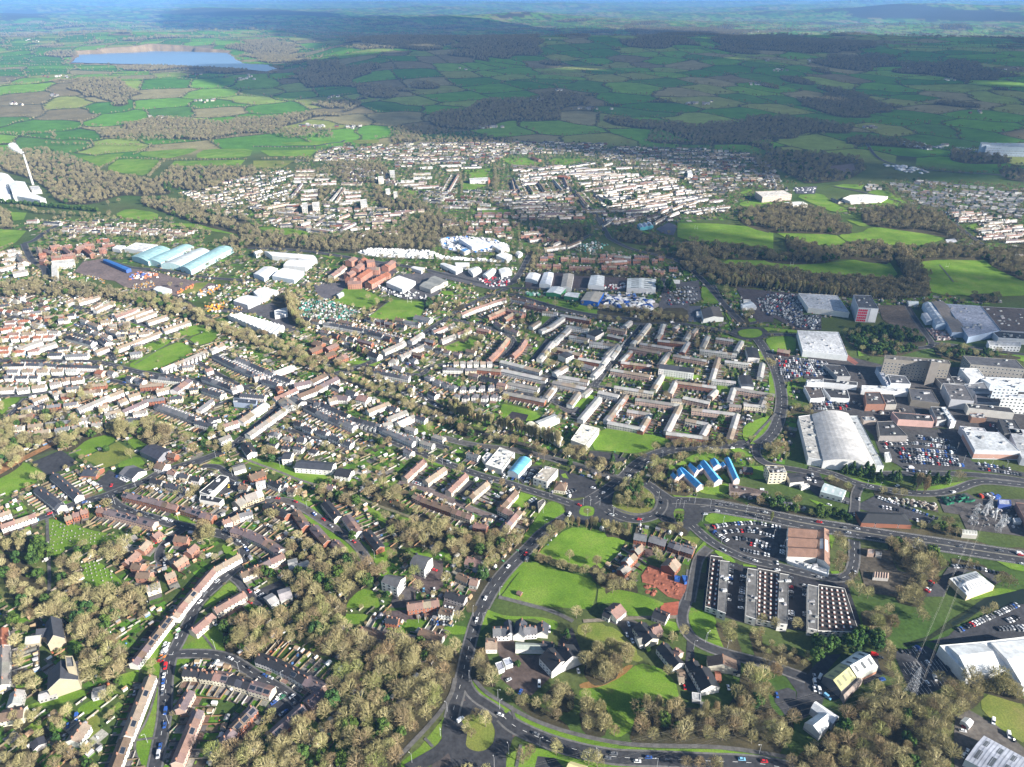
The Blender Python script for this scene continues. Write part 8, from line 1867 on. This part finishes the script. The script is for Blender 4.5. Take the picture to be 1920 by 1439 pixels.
SCOL=[(.70,.69,.66),(.5,.48,.45),(.30,.20,.12),(.22,.22,.23),(.36,.26,.16),(.12,.25,.14),(.16,.25,.40)]
SNAME=['white','grey','brown','dark grey','tan','green','blue']
def shed_mb(mb,x,y,a,sc,ci_,z=0.0,split=None):
 wd,dp,hh=2.4*sc,3.2*sc,2.1
 c_=jit(SCOL[ci_],.1);c2=jit(random.choice(SCOL[:5]),.2)
 ca,sa=math.cos(a),math.sin(a)
 def at(u,v,z_):return(x+u*ca-v*sa,y+u*sa+v*ca,z+z_)
 X,Y_=wd/2,dp/2;r_=hh+.6
 wl,rf=(mb,split or mb)
 for s_ in (-1,1):
  wl.face([at(s_*X,-s_*Y_,0),at(s_*X,s_*Y_,0),at(s_*X,s_*Y_,hh),at(s_*X,-s_*Y_,hh)],c_,'timber')
  wl.face([at(s_*X,s_*Y_,0),at(-s_*X,s_*Y_,0),at(-s_*X,s_*Y_,hh),at(0,s_*Y_,r_),at(s_*X,s_*Y_,hh)],c_,'timber')
  rf.face([at(s_*(X+.15),-s_*(Y_+.15),hh-.05),at(s_*(X+.15),s_*(Y_+.15),hh-.05),at(0,s_*(Y_+.15),r_+.05),at(0,-s_*(Y_+.15),r_+.05)],c2,'metal_sheet')
def ssize(s):
 px,py,d=proj(s[0],s[1],1)
 return(1 if s[4]=='shed' else .35)/d if 0<px<1920 and 0<py<1439 else 0
S1=sorted((s for s in SHEDS if s[4]=='shed'),key=lambda s:-ssize(s))
items=[]
for s in S1[:300]:
 ci_=random.choices(range(7),[6,4,4,3,3,1,1])[0];wm,rm=MB(),MB()
 shed_mb(wm,0,0,0,random.uniform(.8,1.3),ci_,0,rm)
 root=empty('garden_shed',(s[0],s[1],zat(s[0],s[1])),s[2])
 wm.build('wall',root);rm.build('roof',root)
 px,py,d=proj(s[0],s[1],1)
 items.append((root,px,py,SNAME[ci_]+' garden shed',None))
give_labels(items,'sheds','shed','sheds at the ends of back gardens')
m_=MB()
for s in S1[300:]:shed_mb(m_,s[0],s[1],s[2],random.uniform(.8,1.3),random.choices(range(7),[6,4,4,3,3,1,1])[0],zat(s[0],s[1]))
o=m_.build('garden_sheds');tag(o,'small pale sheds dotted through the farther back gardens','sheds',None,'stuff')
m_=MB()
for s in (s for s in SHEDS if s[4]!='shed'):
 m_.box(s[0],s[1],zat(s[0],s[1]),random.uniform(.6,2.2),random.uniform(.6,1.6),random.uniform(.4,1.4),s[2],jit(random.choice([(.6,.6,.6),(.7,.7,.68),(.4,.12,.06),(.1,.2,.4),(.1,.3,.15),(.3,.25,.18),(.05,.05,.06),(.5,.45,.35)]),.2),'timber')
o=m_.build('garden_clutter');tag(o,'bins, tables, trampolines and other clutter in the back gardens','garden clutter',None,'stuff')
pts=[(x,y,zat(x,y),(random.randrange(3)if kd=='bush' else 3+random.randrange(2)),sc)for x,y,kd,sc in GB if kd!='tree']
if pts:gn_scatter('garden_shrubs',pts,c_bush,'small shrubs growing in the back gardens','shrubs')
pts=[(x,y,zat(x,y),random.randrange(4),sc)for x,y,kd,sc in GB if kd=='tree' and y>=1150]
if pts:gn_scatter('distant_garden_trees',pts,c_far,'small bare trees among the houses of the far suburb','trees')
pts=[(x,y,zat(x,y),random.randrange(7),sc)for x,y,kd,sc in GB if kd=='tree' and y<1150]
if pts:gn_scatter('garden_trees',pts,c_near,'small bare trees standing in the back gardens','trees')
# houses
cm_=MB();cm_.box(0,0,0,.9,.7,1.9,0,(.30,.17,.12),'wall_render')
for q_ in (-.22,.22):cm_.box(q_,0,1.9,.22,.22,.4,0,(.45,.2,.12),'wall_render')
CHIM=cm_.mesh('chimney')
pm_=MB();pm_.face([(-2.1,-1.3,.0),(2.1,-1.3,.0),(2.1,1.3,.0),(-2.1,1.3,.0)],(.02,.025,.05),'glass')
pm_.box(0,0,-.06,4.3,2.7,.05,0,(.4,.4,.42),'metal_sheet')
SOLAR=pm_.mesh('solar_panel')
HOUSES.sort(key=lambda h:-h['size'])
terr=[h for h in HOUSES if h['L']>=17 and h['size']>0];det=[h for h in HOUSES if h['L']<17 and h['size']>0]
ind=terr[:300]+det[:300]
indset=set(id(h)for h in ind)
items_t,items_d=[],[]
nwin=0
for rank,h in enumerate(sorted(ind,key=lambda h:-h['size'])):
 mx,my=(h['a'][0]+h['b'][0])/2,(h['a'][1]+h['b'][1])/2
 lng=h['L']>=17
 root=empty('terrace' if lng else 'house',(mx,my,0))
 wm,rm=MB(),MB();chs,wns=[],[]
 near=rank<110
 at,n,u=house_geo(h,wm,rm,lambda p,a:chs.append((p,a)),(lambda p,a:wns.append((p,a))),(mx,my))
 if not near:
  for p,a in wns:
   ca,sa=math.cos(a)*.5,math.sin(a)*.5
   wm.face([(p[0]-ca,p[1]-sa,p[2]),(p[0]+ca,p[1]+sa,p[2]),(p[0]+ca,p[1]+sa,p[2]+1.15),(p[0]-ca,p[1]-sa,p[2]+1.15)],(.05,.05,.06),'glass')
 w_=wm.build('wall',root);r_=rm.build('roof',root)
 for p,a in chs[:20]if h['d']<1300 else():link_mesh('chimney',CHIM,r_,p,a)
 if near:
  for p,a in wns[:100]:link_mesh('window',WINMESH(),w_,p,a,(1.3,1,1.25))
 if h['solar']and h['d']<900:
  tx,ty=h['t'];a=math.atan2(ty,tx);sl=math.atan2(h['r']-h['e'],h['w']/2)
  for i in range(n):
   if random.random()<h['solar']:
    sg=1 if(-ty*SUN_DIR.x+tx*SUN_DIR.y)>0 else-1
    p=at((i+.5)*u,sg*h['w']*.26,(h['e']+h['r'])/2+.28)
    o=link_mesh('solar_panel',SOLAR,r_,p)
    o.rotation_euler=(-sg*sl,0,a)
 if h['label']:tag(root,h['label'],'terrace' if lng else 'house')
 else:
  kind_=('long ' if h['L']>40 else '')+'terrace' if lng else('hip-roofed house' if h['hip']else 'gabled house')
  look=f"{WNAME[h['wall']]} {RNAME[h['roof']]} {kind_}"
  (items_t if lng else items_d).append((root,h['px'],h['py'],look,None))
give_labels(items_t,'terraces','terrace','terraced rows in the streets of the town')
give_labels(items_d,'houses','house','detached and semi-detached houses of the town')
for nm,lng,lab in (('distant_terraces',True,'ranks of small pale terraces filling the far side of the town'),('distant_houses',False,'small pale houses scattered over the far side of the town')):
 m_=MB()
 for h in HOUSES:
  if id(h)in indset or(h['L']>=17)!=lng:continue
  def cf(p,a):m_.box(p[0],p[1],p[2],.9,.7,1.9,a,(.30,.17,.12),'wall_render')
  def wf(p,a):
   ca,sa=math.cos(a)*.5,math.sin(a)*.5
   m_.face([(p[0]-ca,p[1]-sa,p[2]),(p[0]+ca,p[1]+sa,p[2]),(p[0]+ca,p[1]+sa,p[2]+1.15),(p[0]-ca,p[1]-sa,p[2]+1.15)],(.05,.05,.06),'glass')
  house_geo(h,m_,m_,cf if h['d']<1400 else None,wf if h['d']<1600 else None)
 if m_.f:o=m_.build(nm);tag(o,lab,'houses',None,'stuff')
# cars
def car_geo(mb,gl,wh,kind,col,mat='car_paint'):
 van=kind=='van'
 L,w,hb,ht=(5.2,2.0,1.05,2.2)if van else(4.3,1.8,.85,1.45)
 X,Yh=L/2,w/2
 def lay(z,x0,x1,y):return[(x0,-y,z),(x1,-y,z),(x1,y,z),(x0,y,z)]
 l0,l1=lay(.28,-X,X,Yh),lay(hb*.75,-X,X,Yh);l2=lay(hb,-X+.08,X-.12,Yh-.05)
 for A,B_ in ((l0,l1),(l1,l2)):
  for i in range(4):
   j=(i+1)%4;mb.face([A[i],A[j],B_[j],B_[i]],col,mat)
 mb.face(l2,col,mat)
 if van:c0,c1=lay(hb,-X+.1,X-1.0,Yh-.08),lay(ht,-X+.15,X-1.75,Yh-.18)
 else:c0,c1=lay(hb,-X+.35,X-1.05,Yh-.1),lay(ht,-X+.85,X-1.8,Yh-.3)
 for i in range(4):
  j=(i+1)%4
  if van and i in (0,2,3):mb.face([c0[i],c0[j],c1[j],c1[i]],col,mat)
  else:gl.face([c0[i],c0[j],c1[j],c1[i]],(.02,.02,.025),'glass')
 mb.face(c1,col,mat)
 for x_ in (-X+.8,X-.8):
  for y_ in (-Yh,Yh):wh(x_,y_)
def wheel_mb(mb,x_,y_,r=.32):
 s_=1 if y_>0 else-1
 mb.bar((x_,y_-s_*.2,r),(x_,y_+s_*.02,r),r,(.02,.02,.02),'rubber',8)
CM={}
for kd in ('car','van'):
 b_,g_2,wl=MB(),MB(),[]
 car_geo(b_,g_2,lambda x,y:wl.append((x,y)),kd,(1,1,1),'body_paint')
 wm=MB();wheel_mb(wm,0,.1)
 CM[kd]=(b_.mesh('body'),g_2 .mesh('window_glass'),wl,wm.mesh('wheel'))
for(a,b,dens)in STREETS:
 l=math.dist(a,b)
 if l<12:continue
 tx,ty=(b[0]-a[0])/l,(b[1]-a[1])/l;ang=math.atan2(ty,tx)
 for sd in (-1,1):
  s_=4
  while s_<l-4:
   if random.random()<dens:
    car(a[0]+tx*s_-ty*sd*1.7,a[1]+ty*s_+tx*sd*1.7,ang+(math.pi if sd>0 else 0))
   s_+=6
def csize(q):
 px,py,d=proj(q[0],q[1],1)
 return 1/d if 0<px<1920 and 0<py<1439 else 0
CARS.sort(key=lambda q:-csize(q))
items=[]
for r_,(x,y,ang,cn,kd,zn)in enumerate(CARS[:300]):
 root=empty('parked_car' if kd=='car' else 'van',(x,y,zat(x,y)+.01),ang)
 bm,gm2,wl,whm=CM[kd]
 b_=link_mesh('body',bm,root);k_=random.uniform(.85,1.1)
 b_.color=(*[min(1,q*k_)for q in CC[cn]],1)
 link_mesh('window_glass',gm2,root)
 for wx,wy in wl:link_mesh('wheel',whm,root,(wx,wy*.93,0))
 px,py,d=proj(x,y,1)
 items.append((root,px,py,f"{cn} {kd}",zn))
give_labels(items,'cars','car','cars and vans on the streets and car parks')
m_=MB()
for(x,y,ang,cn,kd,zn)in CARS[300:]:
 sub=MB();col=jit(CC[cn],.12)
 car_geo(sub,sub,lambda a,b:None,kd,col)
 ca,sa=math.cos(ang),math.sin(ang);z=zat(x,y);off_=len(m_.v)
 m_.v+=[(x+p[0]*ca-p[1]*sa,y+p[0]*sa+p[1]*ca,z+p[2])for p in sub.v]
 m_.f+=[tuple(i+off_ for i in f)for f in sub.f];m_.c+=sub.c;m_.m+=[m_.mi(sub.mats[k])for k in sub.m]
if m_.f:o=m_.build('distant_cars');tag(o,'hundreds of small cars filling the farther car parks and streets','cars',None,'stuff')
# ground sheets out of the builders
for nm,mb in SHEETS.items():
 if mb.f:tag(mb.build(nm),None,None,None,'structure')
# terrain sheet with its fields
azs=np.radians(np.concatenate([np.arange(-180,-42,4),np.arange(-42,42,.14),np.arange(42,180,4)]))
rs=np.concatenate([[30],np.geomspace(60,2400,60)[:-1],np.geomspace(2400,9000,560)[:-1],np.geomspace(9000,85000,260)])
AZ,RR=np.meshgrid(azs,rs)
TX,TY=RR*np.sin(AZ),RR*np.cos(AZ)
TZ=hgt(TX,TY)
LP=[]
for(xa_,ya_),(xb_,yb_)in zip(LAKE,LAKE[1:]+LAKE[:1]):
 for k_ in range(6):
  t_=k_/6;LP.append(P(xa_+(xb_-xa_)*t_+random.uniform(-3,3),ya_+(yb_-ya_)*t_+random.uniform(-.5,.5),LAKE_Z))
def pip(X,Y,poly):
 ins=np.zeros(X.shape,bool);n=len(poly)
 for i in range(n):
  (ax,ay),(bx,by)=poly[i][:2],poly[i-1][:2]
  c_=((ay>Y)!=(by>Y))&(X<(bx-ax)*(Y-ay)/(by-ay+1e-9)+ax)
  ins^=c_
 return ins
TZ=np.where(pip(TX,TY,LP),LAKE_Z-1.5,np.where(pip(TX,TY,[(p[0]*1.0,p[1])for p in LP]),TZ,TZ))
def fields(X,Y,cell):
 """nearest two cell centres of a jittered grid: field number and distance to its hedge"""
 X,Y=X*.9+Y*.43,Y*.9-X*.43;wx=X+60*np.sin(Y/410)+18*np.sin(X/130+1);wy=(Y+50*np.sin(X/380+2))*.82
 gx,gy=np.floor(wx/cell).astype(np.int64),np.floor(wy/cell).astype(np.int64)
 f1=np.full(X.shape,1e9);f2=np.full(X.shape,1e9);idn=np.zeros(X.shape,np.int64)
 for dx in (-1,0,1):
  for dy in (-1,0,1):
   cx_,cy_=gx+dx,gy+dy
   hsh=(cx_*73856093^cy_*19349663)&0xffffff
   jx=((hsh*2654435761)>>7&1023)/1023.0;jy=((hsh*40503+12345)>>5&1023)/1023.0
   sx,sy=(cx_+.15+.7*jx)*cell,(cy_+.15+.7*jy)*cell
   ux,uy=np.abs(wx-sx),np.abs(wy-sy)
   dd=(ux**5+uy**5)**.2
   new=dd<f1
   f2=np.where(new,f1,np.minimum(f2,dd));idn=np.where(new,hsh,idn);f1=np.where(new,dd,f1)
 return idn,f2-f1
fid,fed=fields(TX,TY,190.0)
hv=((fid*2246822519)>>9&1023)/1023.0
def woodmask(X,Y):
 w_=(np.sin(X/310+1.3)*np.cos(Y/240+.4)+.6*np.sin(X/130-Y/170)+.5*np.cos(X/520+Y/610+2)+.3*np.sin(X/60+Y/90))
 return w_
WPOLY=[[PT(x,y)for x,y in p]for p in FARWOODS]
FPOLY=[[PT(x,y)for x,y in p]for p in FARFIELDS]
def is_wood(X,Y):
 d=np.hypot(X,Y)
 m=(woodmask(X,Y)>1.0)&(d>2550)
 for p in WPOLY:m|=pip(X+45*np.sin(Y/70)+25*np.sin(X/31),Y+60*np.sin(X/90)+25*np.sin(Y/37+X/50),p)
 for p in FPOLY:m&=~pip(X,Y,p)
 return m
pal=np.array([(.06,.14,.02),(.08,.18,.022),(.11,.20,.03),(.15,.20,.045),(.06,.125,.025),(.16,.18,.05),(.09,.19,.025),(.13,.11,.06),(.18,.16,.08),(.05,.125,.02)])
col=pal[(hv*9.99).astype(int)]*1.12
D=np.hypot(TX,TY)
hedge=(fed<(5+D*.0009))&(D>2300)
wood=is_wood(TX,TY)
col=np.where(hedge[...,None],np.array((.045,.05,.025)),col)
col=np.where(wood[...,None],np.array((.055,.05,.03)),col)
shore=pip(TX,TY,[(sum(p[0]for p in LP)/len(LP)*-.045+q[0]*1.045,sum(p[1]for p in LP)/len(LP)*-.045+q[1]*1.045)for q in LP])
col=np.where(shore[...,None],np.array((.20,.15,.09)),col)
town=(D<2350)[...,None]
nz=(.5+.5*np.sin(TX/37)*np.cos(TY/29+TX/90))[...,None]
col=np.where(town,np.array((.045,.085,.018))*(1-nz)+np.array((.08,.09,.035))*nz,col)
nr,na_=TX.shape
vid=np.arange(nr*na_).reshape(nr,na_)
quads=np.stack([vid[:-1,:-1],vid[:-1,1:],vid[1:,1:],vid[1:,:-1]],-1).reshape(-1,4)[:,::-1]
wrap=np.stack([vid[:-1,-1],vid[:-1,0],vid[1:,0],vid[1:,-1]],-1)[:,::-1]
quads=np.concatenate([quads,wrap])
me=bpy.data.meshes.new('terrain')
co=np.stack([TX,TY,TZ],-1).reshape(-1,3)
co=np.concatenate([co,[[0,0,0]]])
ctr=len(co)-1
tri=[(int(vid[0,i]),ctr,int(vid[0,(i+1)%na_]))for i in range(na_)]
nq,nt_=len(quads),len(tri)
me.vertices.add(len(co));me.vertices.foreach_set('co',co.astype(np.float32).ravel())
me.loops.add(nq*4+nt_*3)
me.loops.foreach_set('vertex_index',np.concatenate([quads.ravel(),np.array(tri).ravel()]).astype(np.int32))
me.polygons.add(nq+nt_)
me.polygons.foreach_set('loop_start',np.concatenate([np.arange(nq)*4,nq*4+np.arange(nt_)*3]).astype(np.int32))
me.update(calc_edges=True)
me.validate()
at_=me.color_attributes.new('Col','FLOAT_COLOR','POINT')
cc=np.ones((len(co),4),np.float32);cc[:-1,:3]=col.reshape(-1,3);cc[-1,:3]=(.07,.08,.03)
at_.data.foreach_set('color',cc.ravel())
me.materials.append(MATS['terrain_cover'])
to=bpy.data.objects.new('terrain',me);scene.collection.objects.link(to);tag(to,None,None,None,'structure')
for p_ in me.polygons[:1]:
 if p_.normal.z<0:me.flip_normals()
m_=MB();a_=sum(LP[i][0]*LP[(i+1)%len(LP)][1]-LP[(i+1)%len(LP)][0]*LP[i][1]for i in range(len(LP)))
m_.face([(p[0],p[1],LAKE_Z)for p in (LP if a_>0 else LP[::-1])],(.1,.2,.3),'lake_water')
tag(m_.build('lake'),'blue reservoir lying behind the wooded hill at the upper left','lake',None,'structure')
def candidates(d0,d1,step):
 a=math.radians(41)
 xs=np.arange(-d1*math.sin(a),d1*math.sin(a),step);ys=np.arange(d0*math.cos(a)*.9,d1,step)
 X,Y=np.meshgrid(xs,ys);X=(X+rng.uniform(-.5,.5,X.shape)*step).ravel();Y=(Y+rng.uniform(-.5,.5,Y.shape)*step).ravel()
 d=np.hypot(X,Y);k=(d>d0)&(d<d1)&(np.abs(np.arctan2(X,Y))<a)
 return X[k],Y[k],d[k]
out=[]
for d0,d1,st,sc0 in ((2380,4200,10.0,1.0),(4200,7000,14.0,1.2),(7000,13000,30.0,2.0)):
 X,Y,d=candidates(d0,d1,st)
 i_,e_=fields(X,Y,190.0);wd_=is_wood(X,Y)
 lk=pip(X,Y,LP)
 k=((wd_&(rng.random(len(X))<.75))|((e_<st*.62)&(rng.random(len(X))<.8)&(d>2420)))&~lk&(rng.random(len(X))<np.where(d>7000,.8,1))
 k&=~pip(X,Y,[P(*q)for q in ((640,262),(1480,262),(1480,300),(1000,285),(640,290))])|wd_
 X,Y=X[k],Y[k];wd_=wd_[k]
 z=hgt(X,Y)
 s_=np.where(wd_,rng.uniform(.7,1.15,len(X)),rng.uniform(.3,.75,len(X))*np.where(rng.random(len(X))<.15,1.6,1))*sc0
 out.append(np.stack([X,Y,z,rng.integers(0,4,len(X)),s_],-1))
gn_scatter('hedgerows_and_woods',np.concatenate(out),c_far,'hedgerows and bare woods covering the hills beyond the town','hedgerows')
print('country trees',sum(len(o)for o in out),'town trees',len(TREES),'houses',len(HOUSES),'cars',len(CARS),'fences',len(FENCES),'sheds',len(SHEDS))
# clouds that shade the hills and the town centre
def cloud(pxpoly,mat,alt,step,label):
 g=[PT(x,y)for x,y in pxpoly]
 poly=[(p[0]+SUNV.x/SUNV.z*(alt-p[2]),p[1]+SUNV.y/SUNV.z*(alt-p[2]))for p in g]
 x0,x1=min(p[0]for p in poly),max(p[0]for p in poly);y0,y1=min(p[1]for p in poly),max(p[1]for p in poly)
 cu=MB();rr=random.Random(5)
 nx_,ny_=int((x1-x0)/step)+2,int((y1-y0)/step)+2
 ins={}
 for i in range(nx_):
  for j in range(ny_):
   x,y=x0+i*step,y0+j*step
   xx,yy=x+90*math.sin(y/260),y+90*math.sin(x/310)
   if inpoly(xx,yy,poly)and(mat!='dense_cloud' or math.sin(x/310+1)*math.cos(y/190+x/700)+.35*math.sin(x/97)*math.sin(y/83)<.93):ins[(i,j)]=30+60*(1+math.sin(x/140)*math.cos(y/120))+rr.uniform(0,25)
 def v(i,j,top):
  hh=[ins.get((i+a,j+b))for a in (-1,0)for b in (-1,0)]
  k=[q for q in hh if q is not None]
  hgt_=(sum(k)/4)if len(k)<4 else sum(k)/4
  return(x0+i*step+20*math.sin(j*2.1+i),y0+j*step+20*math.sin(i*1.7+j),alt+(hgt_ if top else-hgt_*.25))
 for(i,j)in ins:
  cu.face([v(i,j,1),v(i+1,j,1),v(i+1,j+1,1),v(i,j+1,1)],(.8,.8,.8),mat)
  cu.face([v(i,j,0),v(i,j+1,0),v(i+1,j+1,0),v(i+1,j,0)],(.8,.8,.8),mat)
  for a,b,p,q in ((-1,0,(0,0),(0,1)),(1,0,(1,1),(1,0)),(0,-1,(1,0),(0,0)),(0,1,(0,1),(1,1))):
   if(i+a,j+b)not in ins:
    cu.face([v(i+p[0],j+p[1],0),v(i+q[0],j+q[1],0),v(i+q[0],j+q[1],1),v(i+p[0],j+p[1],1)],(.8,.8,.8),mat)
 o=cu.build('cloud');tag(o,label,'cloud',None,'structure')
for c_ in CLOUDS:cloud(*c_)
# haze
m=bpy.data.materials.new('haze_air');m.use_nodes=True
nt=m.node_tree;nt.nodes.clear()
pv=nt.nodes.new('ShaderNodeVolumePrincipled');pv.inputs['Color'].default_value=(.22,.50,1.0,1)
pv.inputs['Density'].default_value=HAZE;pv.inputs['Anisotropy'].default_value=0.0
ou=nt.nodes.new('ShaderNodeOutputMaterial');nt.links.new(pv.outputs[0],ou.inputs['Volume'])
bpy.ops.mesh.primitive_cube_add(size=1)
hz=bpy.context.object;hz.name='haze';hz.data.name='haze'
hz.scale=(180000,180000,440);hz.location=(0,0,440/2-8)
hz.data.materials.append(m)
tag(hz,'pale blue haze lying over the town and hills','haze',None,'stuff')
